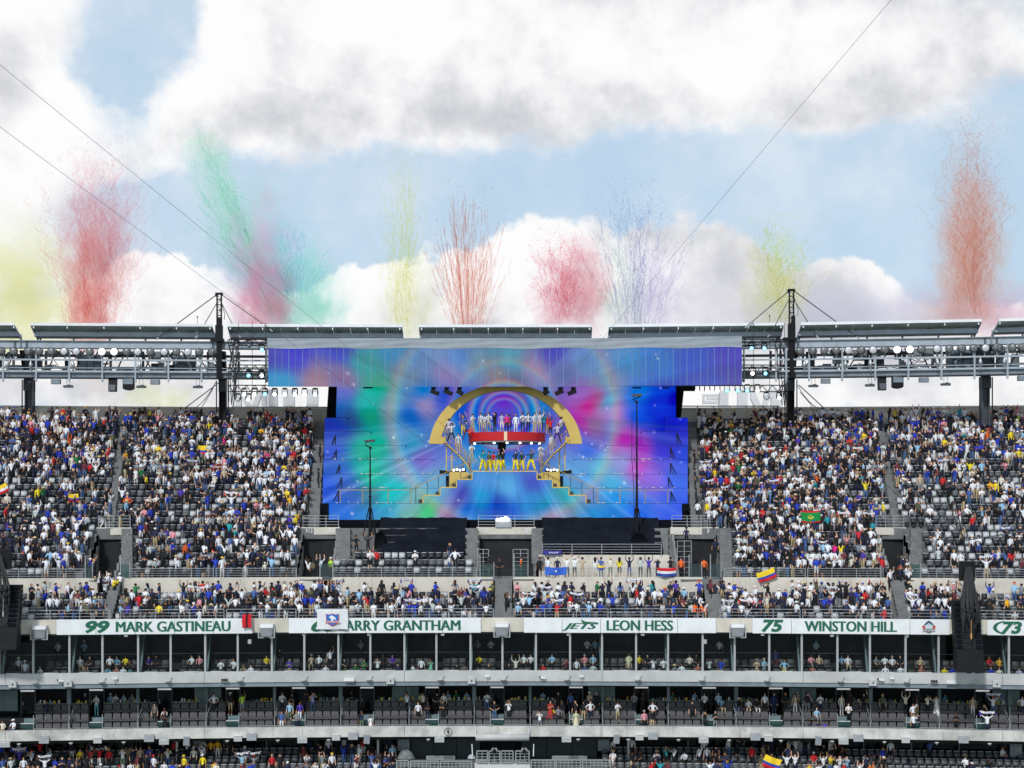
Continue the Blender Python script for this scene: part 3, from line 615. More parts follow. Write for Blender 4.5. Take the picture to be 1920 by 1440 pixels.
# fittings along the two balcony faces
def fit(kind, px, py, lab, Y0=129.95):
    x, y = at(px, Y0); z = Zc(py, Y0); rz = -2 * 2.9 * x / 1600
    if kind == 'dome':
        t = thing('wall_lamp', 'round pale lamp with small arm on suite balcony, ' + lab, 'wall lamp', (x, y, z), rz, 'round lamps along the suite balcony')
        b = MB(); b.lathe((0, -.12, -.14), (0, 0, 1), [(0, .02), (.02, .17), (.10, .24), (.13, .25), (.15, .02)]); b.build('lamp_bowl', M['pale_box'], t)
        b = MB(); b.bar((.1, -.1, 0), (.28, -.02, .24), .035); b.box((.27, -.01, .22), (.1, .05, .1)); b.build('arm', M['mullion'], t)
    elif kind == 'box':
        t = thing('junction_box', 'pale square equipment box on suite balcony, ' + lab, 'equipment box', (x, y, z), rz, 'equipment boxes on the suite balcony')
        b = MB(); b.box((0, -.12, 0), (.58, .24, .46)); b.build('case', M['pale_box'], t); b = MB(); b.box((.02, -.245, 0), (.09, .02, .15)); b.build('port', M['black'], t); b = MB(); b.box((0, -.1, .26), (.4, .2, .05)); b.build('lid', M['white_dull'], t)
    elif kind == 'longbox':
        t = thing('antenna_box', 'wide white antenna box on suite balcony, ' + lab, 'antenna', (x, y, z), rz, 'antenna boxes on the suite balcony')
        b = MB(); b.box((0, -.13, 0), (.78, .22, .26)); b.build('case', M['white'], t); b = MB(); b.box((0, -.1, -.18), (.7, .1, .1)); b.build('base', M['grey_box'], t)
    elif kind == 'mast':
        t = thing('antenna_post', 'small white T-shaped antenna post on suite balcony, ' + lab, 'antenna', (x, y, z), rz, 'antenna posts on the suite balcony')
        b = MB(); b.box((0, -.1, .14), (.34, .16, .13)); b.build('head', M['white'], t); b = MB(); b.bar((-.06, -.08, .1), (-.06, -.08, -.26), .05); b.bar((.08, -.08, .1), (.08, -.08, -.1), .05); b.build('stem', M['white_dull'], t)
    elif kind == 'cam':
        t = thing('security_camera', 'small black and white camera on suite balcony, ' + lab, 'camera', (x, y, z), rz, 'cameras on the suite balcony')
        b = MB(); b.bar((-.2, -.18, .06), (.2, -.14, 0), .15); b.build('camera_body', M['white'], t); b = MB(); b.lathe((-.2, -.18, .06), (-1, -.1, .15), [(0, .02), (0, .075), (.1, .075), (.1, .02)], 8); b.build('camera_lens', M['black'], t)
        b = MB(); b.bar((0, -.1, 0), (-.02, -.05, -.24), .05); b.build('bracket', M['white_dull'], t)
    elif kind == 'tri':
        t = thing('camera_bank', 'row of three small black cameras on a bracket, ' + lab, 'camera', (x, y, z), rz, 'camera banks on the suite balcony')
        for i in (-1, 0, 1): b = MB(); b.lathe((i * .17, -.3, .04), (0, 1, .1), [(0, .01), (0, .075), (.25, .075), (.25, .01)], 8); b.build('camera_body', M['black'], t)
        b = MB(); b.box((0, -.08, -.03), (.6, .06, .05)); b.bar((-.36, -.06, 0), (-.36, -.06, -.3), .04); b.build('bracket', M['white_dull'], t)
    elif kind == 'spk':
        t = thing('wall_loudspeaker', 'dark grey slab loudspeaker on lower balcony, ' + lab, 'loudspeaker', (x, y, z), rz, 'slab loudspeakers on the lower balcony')
        b = MB(); b.hexa([(-.37, -.30, -.25), (.37, -.30, -.25), (.37, -.02, -.25), (-.37, -.02, -.25), (-.37, -.14, .25), (.37, -.14, .25), (.37, -.02, .25), (-.37, -.02, .25)]); b.build('cabinet', M['grey_box'], t)
        b = MB(); b.bar((-.3, -.1, .25), (-.3, .0, .36), .04); b.bar((.3, -.1, .25), (.3, 0, .36), .04); b.build('bracket', M['mullion'], t)
    elif kind == 'pale':
        t = thing('pale_loudspeaker', 'pale grey box hung below the lower balcony edge, ' + lab, 'loudspeaker', (x, y, z), rz, 'pale boxes below the lower balcony')
        b = MB(); b.box((0, -.16, 0), (.74, .3, .34), rx=.2); b.build('cabinet', M['pale_box'], t); b = MB(); b.box((0, -.05, .2), (.4, .08, .1)); b.build('bracket', M['mullion'], t)
    elif kind == 'tilt':
        t = thing('tilted_loudspeaker', 'upright tilted grey loudspeaker on lower balcony, ' + lab, 'loudspeaker', (x, y, z), rz, 'upright grey loudspeakers on the lower balcony')
        b = MB(); b.box((0, -.16, 0), (.46, .2, .66), ry=.09); b.build('cabinet', M['grey_box'], t); b = MB(); b.box((0, -.05, .3), (.3, .1, .08)); b.build('bracket', M['mullion'], t)
    elif kind == 'flush':
        t = thing('flush_panel', 'white flush access box on the lower balcony face, ' + lab, 'wall box', (x, y, z), rz, 'flush white boxes on the lower balcony')
        b = MB(); b.box((0, -.05, -.04), (.62, .12, .42)); b.build('case', M['fascia'], t); b = MB(); b.box((0, -.07, .19), (.6, .16, .035)); b.build('lid', M['white'], t)
    elif kind == 'spot':
        t = thing('small_fixture', 'small dark and white fixture on lower balcony edge, ' + lab, 'fixture', (x, y, z), rz, 'small fixtures on the lower balcony')
        b = MB(); b.lathe((0, -.12, 0), (0, 0, -1), [(0, .16), (.06, .16), (.08, .05), (.16, .05)], 10); b.build('fixture_cap', M['white_dull'], t); b = MB(); b.bar((.1, -.1, .05), (.24, -.04, .16), .03); b.bar((-.1, -.1, .05), (-.2, -.04, .12), .03); b.build('arm', M['black'], t)
SU = lambda px: 'below the ' + (lambda i: (ORD[i] + ' glazed suite from left' if i < 15 else ORD[max(0, 30 - i)] + ' glazed suite from right'))(max(0, min(30, sum(1 for m in MUL if m < px) - 1)))
for p in (66, 191, 315, 450, 570, 692, 826, 944, 1063, 1196, 1316, 1438, 1576, 1700, 1826): fit('dome', p, 1273, SU(p))
for p in (24, 128, 732, 884, 1636, 1868): fit('box', p, 1276, SU(p))
for p in (655, 1784): fit('longbox', p, 1273, SU(p))
for p in (216, 914, 1090, 1672): fit('mast', p, 1271, SU(p))
for p in (115, 1018, 1652): fit('cam', p, 1271, SU(p))
for p in (421, 1751): fit('tri', p, 1273, SU(p))
SO = lambda px: 'below the ' + OPEN_NAME(min(range(15), key=lambda i: abs(LB[i][0] + 50 - px)))
for p in (83, 280, 472, 662, 1224, 1416, 1609, 1806): fit('spk', p, 1379, SO(p))
for p in (10, 308, 567, 824, 1062, 1319, 1581): fit('pale', p, 1386, SO(p))
for p in (350, 688, 1156, 1534): fit('tilt', p, 1385, SO(p))
for p in (183, 446, 630, 951, 1199, 1441, 1698): fit('flush', p, 1381, SO(p))
SPOTS = (36, 133, 232, 426, 521, 616, 803, 1084, 1178, 1272, 1367, 1464, 1560, 1658, 1756, 1855)
for p in SPOTS: fit('spot', p, 1385, ORD[sum(1 for q in SPOTS if q < p)] + ' from left')
x, y = at(840, 129.95); t = thing('ring_emblem', 'round wire wheel emblem fixed on the lower balcony face left of the camera platform', 'emblem', (x, y, Zc(1371, 130)))
b = MB(); pts = [(.30 * math.cos(a), -.05, .30 * math.sin(a)) for a in np.linspace(0, 2 * math.pi, 21)]; b.tube(pts, .025, 5, cap=False); b.build('ring', M['steel_mid'], t)
b = MB(); b.box((0, -.05, 0), (.12, .06, .2)); b.bar((0, -.04, .3), (0, -.04, -.3), .02); b.build('hub', M['black'], t)
# deck-front rails: three heights of railing, each its own run
def rail_run(label, p0, p1, Y0, z, h, nb, group, post=24, m='galv', th=.035):
    x0, x1 = Xat(p0, Y0), Xat(p1, Y0); xm = (x0 + x1) / 2
    t = thing('guard_rail', label, 'railing', (xm, Y0 - cv(xm), z), 0, group, world_parts=True)
    n = max(1, round((p1 - p0) / post))
    for i in range(nb):
        zz = z + h * (i + 1) / nb; mb = MB(); q = max(1, round((x1 - x0) / 3))
        mb.tube([(x0 + (x1 - x0) * k / q, Y0 - cv(x0 + (x1 - x0) * k / q), zz) for k in range(q + 1)], th / 2 * (1.5 if i == nb - 1 else 1), 4); mb.build('rail_bar', M[m], t)
    for i in range(n + 1):
        x = x0 + (x1 - x0) * i / n; mb = MB(); mb.box((x, Y0 - cv(x), z + h / 2 - .04), (.05, .05, h + .08)); mb.build('rail_post', M[m], t)
RUN = [(38, 205, 'above the left loudspeaker'), (226, 420, 'above the 99 banner lettering'), (425, 555, 'between the 99 and flag-covered banners'), (560, 740, 'above the club flag'), (745, 925, 'right of the club flag'), (962, 1140, 'above the aircraft emblem'),
       (1145, 1318, 'left of the two orange stewards'), (1350, 1500, 'above the green 75'), (1505, 1672, 'above the lettering right of the 75'), (1705, 1790, 'above the crest by the right hanging speakers'), (1830, 1935, 'above the 73 banner')]
for a, b, l in RUN: rail_run('grey steel front railing of the upper deck ' + l, a, b, 130.35, 30.5, 1.22, 5, 'front railings of the upper deck', 58)
for a, b, l in ((-10, 168, 'at the far left'), (236, 400, 'above the 99 banner'), (405, 556, 'left of the 313 tunnel'), (626, 893, 'before the empty seat rows below the stage'), (1020, 1258, 'by the fans with flags'),
                (1358, 1510, 'right of the 314 tunnel'), (1514, 1652, 'left of the far right tunnel'), (1712, 1935, 'at the far right')):
    rail_run('grey steel railing on the cross wall ' + l, a, b, 134.55, Z0U + .1, .74, 4, 'railings on the cross wall', 44)
rail_run('grey steel railing with white seat tags behind the standing fans below the right stage pole', 1017, 1240, 137.1, UP[3][1] + .1, .9, 4, 'railings on the cross wall', 55)
for p0, p1, l in ((896, 916, 'left side of the middle tunnel'), (962, 990, 'right side of the middle tunnel'), (1270, 1296, 'left side of the 314 tunnel')):
    rail_run('short grey side railing at the ' + l, p0, p1, 136.0, Z0U, 2.3 if p0 < 1200 else 3.0, 7, 'tunnel side railings', 13)
# green glass screens and posts at the tunnel mouths
for p0, p1, l in ((900, 926, 'left of the dark middle tunnel'), (964, 990, 'right of the dark middle tunnel'), (600, 624, 'below the section number 313 left of the stage'), (1292, 1316, 'left of the steward at the 314 tunnel'), (1332, 1352, 'right of the 314 tunnel'), (1706, 1726, 'right of the far right tunnel'), (160, 174, 'left of the far left tunnel'), (226, 244, 'right of the far left tunnel')):
    (xa, ya), (xb, yb) = at(p0, 134.5), at(p1, 134.5)
    t = thing('glass_balustrade', 'green tinted glass balustrade ' + l, 'balustrade', ((xa + xb) / 2, ya, Z0U + .1))
    b = MB(); b.box((0, 0, .55), (xb - xa, .03, 1.1)); b.build('glass_pane', M['glass_green'], t)
    b = MB(); b.box((-(xb - xa) / 2, 0, .9), (.07, .07, 1.9)); b.build('post', M['galv'], t); b = MB(); b.box(((xb - xa) / 2, 0, .6), (.06, .06, 1.2)); b.build('post', M['galv'], t)
# ------------------------------------------------------------------ upper deck seats (one mass: far more than 300)
def aisle_x(j, k):
    pt, pb = AIS[j][0], AIS[j][1]; xt, xb = Xat(pt, UP[23][0]), Xat(pb, UP[7][0]); return xb + (xt - xb) * (k - 7) / 16
COV = [vx(660, 893, 139), vx(1003, 1250, 139)]
def blocked(x, k, y):
    """True where no seat stands: aisles, tunnels, the stage, the covers."""
    if k < 0: return any(a - .1 < x < b + .1 for a, b in [vx(926, 962, 132), vx(200, 222, 132), vx(1320, 1354, 132), vx(1674, 1704, 132)])
    if k < VROW and any(a - .35 < x < b + .35 for a, b in VX): return True
    for j, A in enumerate(AIS):
        if A[2] <= k < A[3] and abs(x - aisle_x(j, k)) < A[4] + .20: return True
    xm = -.9
    if k >= 7 and STAGE0 - .9 < x < STAGE1 + .9: return True
    if 3 <= k < 8 and (COV[0][0] - .3 < x < COV[0][1] + .3): return True
    if k >= 0 and k < 8 and (PLAT[0] - .2 < x < PLAT[1] + .2): return True
    return False
SEATS = []
SP = .60
for k in range(-4, 24):
    y, z, d = (ROWS[k + 4] if k < 0 else UP[k])
    off = RNG.uniform(-.1, .1)
    for i in range(-95, 96):
        x = i * SP + off
        if abs(x) < XE - 2 and not blocked(x, k, y): SEATS.append((x, y - cv(x), z, k))
proto = MB()
proto.hexa([(-.24, .12, .40), (.24, .12, .40), (.24, .17, .40), (-.24, .17, .40), (-.25, .24, .86), (.25, .24, .86), (.25, .29, .86), (-.25, .29, .86)])
proto.hexa([(-.23, .02, .42), (.23, .02, .42), (.23, .10, .42), (-.23, .10, .42), (-.22, .06, .74), (.22, .06, .74), (.22, .13, .74), (-.22, .13, .74)])
proto.box((0, .16, .2), (.12, .1, .4)); proto.box((0, .265, .875), (.46, .10, .05))
pv = np.array(proto.v); pf = np.array(proto.f)
def mass(name, allv, allf, mi, mats, **tags):
    me = bpy.data.meshes.new(name); V_ = np.concatenate(allv); F_ = np.concatenate(allf)
    me.vertices.add(len(V_)); me.vertices.foreach_set('co', V_.ravel().astype(np.float32))
    me.loops.add(F_.size); me.loops.foreach_set('vertex_index', F_.ravel().astype(np.int32))
    me.polygons.add(len(F_)); me.polygons.foreach_set('loop_start', np.arange(0, F_.size, F_.shape[1], dtype=np.int32)); me.polygons.foreach_set('loop_total', np.full(len(F_), F_.shape[1], np.int32))
    for m in mats: me.materials.append(m)
    if mi is not None: me.polygons.foreach_set('material_index', mi.astype(np.int32))
    me.update(calc_edges=True); me.validate()
    return obj(name, me, **tags)
av, af, ami = [], [], []
for n, (x, y, z, k) in enumerate(SEATS):
    a = -2 * 2.9 * x / 1600; c, s = math.cos(a), math.sin(a)
    q = pv.copy(); q[:, 0], q[:, 1] = pv[:, 0] * c - pv[:, 1] * s, pv[:, 0] * s + pv[:, 1] * c
    av.append(q + (x, y, z)); af.append(pf + n * len(pv))
    r = RNG.random(); m = 0 if r < .30 else (1 if r < .55 else 2); t_ = np.full(len(pf), m); t_[-6:] = 0; t_[12:18] = 2; ami.append(t_)
mass('stadium_seats', av, af, np.concatenate(ami), [M['seat_light'], M['seat_mid'], M['seat_dark']], kind='stuff', label='tip-up grey and charcoal seats in rows over the whole upper deck', cat='seats')
# seats of the bottom rows, likewise
av, af, ami = [], [], []
CUT = vx(744, 1130, 131); n = 0
for y, z in LOW[6:]:
    for i in range(-95, 96):
        x = i * .6 + .2
        if CUT[0] < x < CUT[1]: continue
        av.append(pv + (x, y - cv(x), z)); af.append(pf + n * len(pv)); n += 1
        t_ = np.full(len(pf), 1); t_[-6:] = 0; ami.append(t_)
mass('lower_seats', av, af, np.concatenate(ami), [M['seat_light'], M['seat_mid'], M['seat_dark']], kind='stuff', label='grey tip-up seats in the shaded rows along the bottom of the picture', cat='seats')

# seats behind the glass of the suite level: two rows, the rest of their kind beyond the 300 single ones
av, af, ami = [], [], []; n = 0
gp_ = MB(); gp_.hexa([(-.28, .08, .36), (.28, .08, .36), (.28, .16, .36), (-.28, .16, .36), (-.26, .18, .92), (.26, .18, .92), (.26, .26, .92), (-.26, .26, .92)]); gp_.hexa([(-.28, -.26, .34), (.28, -.26, .34), (.28, .1, .36), (-.28, .1, .36), (-.28, -.26, .45), (.28, -.26, .45), (.28, .1, .46), (-.28, .1, .46)]); gp_.box((0, .1, .62), (.22, .03, .05))
gv_, gf_ = np.array(gp_.v), np.array(gp_.f)
for y, z in ((131.05, 26.1), (131.95, 26.75)):
    for i, (xa, xb) in enumerate(zip(MULX[:-1], MULX[1:])):
        for j in range(3 if i % 2 else 4):
            x = xa + (.42 if i % 2 == 0 else .75) + .62 * j
            if x > xb - .3: continue
            av.append(gv_ + (x, y - cv(x), z)); af.append(gf_ + n * len(gv_)); n += 1; ami.append(np.array([0] * 12 + [1] * 6))
mass('glazed_suite_seats', av, af, np.concatenate(ami), [M['suite_seat'], M['suite_pad']], kind='stuff', label='dark padded seats in two rows behind the glass of the suite level', cat='seats')
# ------------------------------------------------------------------ roof ring: girders, catwalk, floodlights, solar arrays
YR = 150.0
def rz_(py): return Zc(py, YR)
def ar(px, Y0=YR): X = Xat(px, Y0, cvr); return X, Y0 - cvr(X)
XG0, XG1 = -60.0, 60.0
def gsweep(mb, a, b, prof, Y0=YR, step=3.0, mi=0): sweep(mb, a, b, prof, Y0, cvr, step, mi)
gan = thing('lighting_gantry', 'long blue-grey steel lighting gantry with catwalk running across above the back wall', 'gantry', (0, YR, rz_(705)), world_parts=True)
def gp(name, mb, m, **k): return mb.build(name, m, gan, **k)
ZT0, ZT1 = rz_(656), rz_(641)
mb = MB(); gsweep(mb, XG0, XG1, rect(.18, .30, ZT0 + .06, ZT1 - .07)); gp('upper_girder_web', mb, M['steel'])
for a, b, nm in ((ZT1 - .068, ZT1 + .002, 'upper_girder_flange'), (ZT0 - .005, ZT0 + .058, 'upper_girder_flange')):
    mb = MB(); gsweep(mb, XG0, XG1, rect(0, .5, a, b)); gp(nm, mb, M['steel_mid'] if a > ZT0 + .2 else M['steel_dark'])
for p in (27, 49, 399, 419, 1478, 1497, 1848, 1870):                       # bolted splice plates with rungs
    x, y = ar(p); mb = MB()
    for h in np.linspace(ZT0 + .12, ZT1 - .12, 5): mb.box((x, y + .14, h), (.20, .07, .045))
    gp('splice_rungs', mb, M['steel_dark'])
for p in (38, 408, 1487, 1859):
    x, y = ar(p); mb = MB(); mb.box((x, y + .09, (ZT0 + ZT1) / 2), (.06, .17, ZT1 - ZT0 - .14)); gp('stiffener', mb, M['steel_mid'])
ZL0, ZL1_ = rz_(710), rz_(700)
mb = MB(); gsweep(mb, XG0, XG1, rect(.22, .34, ZL0 + .06, ZL1_)); gp('lower_girder_web', mb, M['steel_mid'])
mb = MB(); gsweep(mb, XG0, XG1, rect(.0, 1.6, ZL0 - .01, ZL0 + .055)); gp('lower_girder_flange', mb, M['steel_dark'])
mb = MB(); gsweep(mb, XG0, XG1, rect(.342, 1.8, ZL1_ + .002, ZL1_ + .06)); gp('catwalk_deck', mb, M['steel_dark'])
for py, r, nm in ((677, .075, 'catwalk_top_rail'), (692, .03, 'catwalk_mid_rail'), (698.5, .085, 'catwalk_toe_rail')):
    mb = MB(); gsweep(mb, XG0, XG1, rect(-.06, .06, rz_(py) - r, rz_(py) + r), step=2); gp(nm, mb, M['steel'])
for y0, py, r in ((3.0, 664, .12), (3.4, 686, .10), (3.2, 695, .09), (2.6, 702, .16)):   # far members of the box
    mb = MB(); gsweep(mb, XG0, XG1, rect(y0 - .1, y0 + .1, rz_(py) - r, rz_(py) + r)); gp('rear_chord', mb, M['steel_dark'])
for px in list(range(6, 430, 62)) + [1474] + list(range(1517, 1960, 62)) + [437, 500, 1395, 1455]:
    x, y = ar(px); mb = MB(); mb.box((x, y - .02, rz_(687)), (.15, .14, rz_(656) - rz_(718))); gp('catwalk_post', mb, M['steel'])
    mb = MB(); mb.box((x, y + 3.1, rz_(680)), (.2, .2, rz_(655) - rz_(705))); gp('rear_post', mb, M['steel_dark'])
for px in (14, 58, 137, 262, 311, 374, 388, 1508, 1585, 1632, 1758, 1838, 1883):
    x, y = ar(px); mb = MB(); mb.lathe((x, y - .05, rz_(701)), (0, 0, 1), [(0, .10), (.45, .10), (.55, .18), (.78, .18), (.88, .10), (1.05, .09)], 8); gp('hanger_bracket', mb, M['galv'])
for px, pw, y0, y1, m in ((28, 30, 684, 700, 'grey_box'), (60, 24, 655, 690, 'steel_dark'), (105, 28, 657, 668, 'steel_dark'), (157, 12, 664, 702, 'steel_mid'), (171, 12, 664, 702, 'steel_mid'), (185, 12, 664, 702, 'steel_mid'), (293, 23, 686, 700, 'pale_box'), (290, 22, 657, 675, 'grey_box'),
                          (331, 13, 664, 702, 'steel_mid'), (346, 13, 664, 702, 'steel_mid'), (361, 13, 664, 702, 'steel_mid'), (183, 16, 691, 700, 'pale_box'), (405, 16, 686, 702, 'grey_box'), (230, 60, 657, 663, 'steel_dark'), (90, 40, 694, 702, 'steel_dark'),
                          (1612, 24, 657, 677, 'grey_box'), (1612, 24, 684, 700, 'pale_box'), (1566, 20, 657, 668, 'steel_dark'), (1660, 60, 657, 663, 'steel_dark'), (1711, 18, 686, 694, 'pale_box'), (1781, 13, 660, 702, 'steel_mid'), (1796, 13, 660, 702, 'steel_mid'), (1812, 13, 660, 702, 'steel_mid'), (1828, 16, 655, 702, 'steel_mid'), (1850, 26, 650, 702, 'steel_dark'), (1876, 14, 655, 702, 'steel_mid'),
                          (1903, 13, 670, 694, 'pale_box'), (1690, 40, 694, 702, 'steel_dark'), (1540, 60, 688, 702, 'steel_mid'), (1738, 20, 656, 672, 'grey_box'), (240, 40, 688, 694, 'steel_mid')):
    x, y = ar(px, YR + 2.2); mb = MB(); w = pw * .049; h = rz_(y0) - rz_(y1)
    mb.box((x, y, (rz_(y0) + rz_(y1)) / 2), (w, .5, h)); mb.box((x, y - .27, (rz_(y0) + rz_(y1)) / 2), (w * .8, .04, h * .85)); gp('equipment_cabinet', mb, M[m])
# pipes, boxes and loose cables that clutter the box girder
rgc = np.random.default_rng(77)
for lo_, hi_ in ((-10, 405), (1490, 1930)):
    for i in range(46):
        px = rgc.uniform(lo_, hi_); x, y = ar(px, YR + rgc.uniform(.8, 3.4)); w, h = rgc.uniform(.15, .9), rgc.uniform(.12, .8); zc = rz_(rgc.uniform(662, 700)); mb = MB(); mb.box((x, y, zc), (w, .3, h)); gp('equipment_cabinet', mb, M[str(rgc.choice(['steel_dark', 'black', 'steel_mid', 'grey_box']))])
    for i in range(12):
        px = rgc.uniform(lo_, hi_ - 30); L = rgc.uniform(25, 70); (xa, ya), (xb, yb) = ar(px, YR + 1.2), ar(px + L, YR + 1.2); za, zb_ = rz_(rgc.uniform(658, 700)), rz_(rgc.uniform(658, 700)); mb = MB()
        mb.tube([(xa, ya, za), ((xa + xb) / 2, ya, min(za, zb_) - rgc.uniform(.1, .5)), (xb, yb, zb_)], .03, 4); gp('loose_cable', mb, M['cable'])
    for i in range(16):
        px = lo_ + (hi_ - lo_) * (i + .5) / 16; x, y = ar(px, YR + 1.6); mb = MB(); mb.bar((x, y, ZT0), (x + rgc.choice([-1.2, 1.2]), y + .8, ZL1_), .09); gp('diagonal_brace', mb, M['steel_dark'])
# round floodlights
FL = [(3, 0), (25, 0), (52, 0), (73, 1), (96, 1), (120, 2), (143, 2), (168, 1), (191, 3), (214, 3), (237, 1), (258, 2), (282, 0), (308, 2), (331, 0), (352, 2), (374, 0), (396, 0)]
FR_ = [(1501, 0), (1523, 0), (1546, 1), (1568, 0), (1591, 2), (1614, 0), (1637, 2), (1660, 1), (1682, 3), (1706, 3), (1728, 1), (1757, 2), (1780, 0), (1804, 0), (1826, 1), (1848, 2), (1874, 0), (1898, 0), (1918, 0)]
LENS = ['lens_dark', 'lens_dark', 'lens_light', 'lens_glint']; LNAME = ['dark lens', 'dull grey lens', 'pale lens', 'white glinting lens']
hb = MB(); hb.lathe((0, .06, 0), (0, 1, 0), [(-.10, .345), (-.06, .37), (.0, .36), (.34, .34), (.62, .22), (.66, .02)], 16); FH = hb.mesh('floodlight_housing', M['grey_box'])
lb = [MB() for _ in range(3)]
FLM = {}
for k in range(4):
    b = MB(); b.lathe((0, -.055, 0), (0, 1, 0), [(-.02, .001), (-.015, .30), (.01, .315)], 18); FLM[k] = b.mesh('floodlight_lens', M[LENS[k]])
b = MB(); b.lathe((0, -.06, 0), (0, 1, 0), [(-.012, .318), (-.02, .352), (.02, .356), (.02, .318)], 18); RIM = b.mesh('floodlight_rim', M['black'])
b = MB(); b.bar((0, .25, -.3), (0, .3, -.75), .10); b.bar((-.3, .25, -.05), (0, .28, -.42), .05); b.bar((.3, .25, -.05), (0, .28, -.42), .05); FBR = b.mesh('floodlight_bracket', M['mullion'])
for side, lst in (('left', FL), ('right', FR_)):
    for i, (px, k) in enumerate(lst):
        x, y = ar(px, YR - .3); yaw = RNG.uniform(-.55, .55) if k == 0 else RNG.uniform(-.15, .15)
        n = i if side == 'left' else i
        t = thing('floodlight', f"round grey stadium floodlight with {LNAME[k]}, {ORD[len(lst) - 1 - i] if side == 'left' else ORD[i]} out from the {side} mast", 'floodlight', (x, y, rz_(662)), yaw, 'round floodlights under the roof girder')
        hs = obj('housing', FH, t); obj('lens', FLM[k], hs); obj('rim', RIM, hs); obj('bracket', FBR, t)
# solar arrays
SA = [(-110, 30), (60, 400), (428, 755), (786, 1110), (1141, 1468), (1500, 1838), (1870, 2050)]
SN = ['at the left edge of the picture', 'left of the left mast', 'just right of the left mast', 'over the middle of the big screen', 'just left of the right mast', 'right of the right mast', 'at the right edge of the picture']
for (p0, p1), nm in zip(SA, SN):
    (xa, ya), (xb, yb) = ar(p0, YR + .5), ar(p1, YR + .5); L = xb - xa
    t = thing('solar_array', 'row of tilted solar panels with white upper edge, ' + nm.replace(' of the picture', ''), 'solar panels', ((xa + xb) / 2, ya, ZT1), world_parts=True, group='solar arrays along the roof')
    def pt(q, f, h=0): return Vector((xa + L * q, ya + (yb - ya) * q - .4 + 2.3 * (1 - f), rz_(637.5) + .22 + (rz_(613) - rz_(637.5) - .25) * f + h))
    npan = max(2, round(abs(p1 - p0) / 68 * 2))
    for i in range(npan):
        for f0, f1 in ((.0, .48), (.52, 1.0)):
            mb = MB(); g_ = .0008; q0, q1 = i / npan + g_, (i + 1) / npan - g_
            mb.hexa([pt(q0, f0), pt(q1, f0), pt(q1, f1), pt(q0, f1), pt(q0, f0, .06), pt(q1, f0, .06), pt(q1, f1, .06), pt(q0, f1, .06)]); mb.build('solar_panel', M['solar'], t)
    mb = MB(); mr = round(abs(p1 - p0) / 4.4)
    for i in range(mr):
        q = (i + .5) / mr
        for f0, f1 in ((.03, .46), (.80, .97)): mb.bar(pt(q, f0, -.05), pt(q, f1, -.05), .06, .07)
    mb.build('purlins', M['solar_rib'], t, kind='stuff')
    mb = MB(); mb.hexa([pt(0, 1.0, -.02), pt(1, 1.0, -.02), pt(1, 1.03, -.02), pt(0, 1.03, -.02), pt(0, 1.0, .22), pt(1, 1.0, .22), pt(1, 1.03, .22), pt(0, 1.03, .22)]); mb.build('edge_trim', M['white'], t)
    mb = MB(); mb.hexa([pt(0, .50, -.42), pt(1, .50, -.42), pt(1, .56, -.42), pt(0, .56, -.42), pt(0, .50, -.06), pt(1, .50, -.06), pt(1, .56, -.06), pt(0, .56, -.06)]); mb.build('support_beam', M['steel'], t)
    for i in range(max(2, round(abs(p1 - p0) / 68)) + 1):
        q = min(.985, max(.015, i / max(1, round(abs(p1 - p0) / 68)))); b0 = pt(q, .03); mb = MB(); mb.box((b0.x, b0.y, (ZT1 + b0.z) / 2 + .15), (.16, .12, b0.z - ZT1 + .4)); mb.build('strut', M['steel'], t)
        c0 = pt(q, .96, -.05); mb = MB(); mb.box((c0.x, c0.y, c0.z), (.10, .14, .30)); mb.build('clip', M['white'], t)
    for s, q in (('end_plate', 0.0), ('end_plate', 1.0)):
        mb = MB(); e = .004 if q == 0 else -.004; mb.hexa([pt(q, 0, -.3), pt(q + e, 0, -.3), pt(q + e, 1, -.12), pt(q, 1, -.12), pt(q, 0, 0), pt(q + e, 0, 0), pt(q + e, 1, 0), pt(q, 1, 0)]); mb.build(s, M['steel_mid'], t)
# main columns behind the top rows
for p, w, dark, nm in ((55, 14, 0, 'at the far left'), (418, 13, 1, 'under the left mast'), (1482, 13, 1, 'under the right mast'), (1847, 14, 0, 'at the far right')):
    x, y = ar(p, 153.2); zb = UP[23][1]; m = M['black'] if dark else M['steel_dark']
    t = thing('roof_column', ('dark' if dark else 'blue-grey') + ' steel roof column rising from the top seat row ' + nm, 'column', (x, y, zb), world_parts=True)
    mb = MB(); ww = w * .049; mb.box((x - ww / 2 + .06, y, (zb + ZL0) / 2), (.12, ww, ZL0 - zb)); mb.box((x + ww / 2 - .06, y, (zb + ZL0) / 2), (.12, ww, ZL0 - zb)); mb.box((x, y, (zb + ZL0) / 2), (ww - .24, .10, ZL0 - zb)); mb.build('shaft', m, t)
    mb = MB(); mb.box((x, y, ZL0 - .5), (ww * 1.25 if not dark else ww * 1.05, ww * 1.3, 1.0)); mb.build('head_block', M['steel_dark'], t)
    mb = MB(); mb.hexa([(x - .35, y - .5, ZL0), (x + .35, y - .5, ZL0), (x + .35, y + .3, ZL0), (x - .35, y + .3, ZL0), (x - .5, y - 1.4, ZT0), (x + .4, y - 1.4, ZT0), (x + .4, y - .6, ZT0), (x - .5, y - .6, ZT0)]); mb.build('knee', M['black'], t)
    for s in (-1, 1):
        mb = MB(); mb.bar((x + s * (ww / 2 + .22), y - .3, zb), (x + s * (ww / 2 + .22), y - .3, ZL0), .09); mb.build('drain_pipe', M['black'], t)
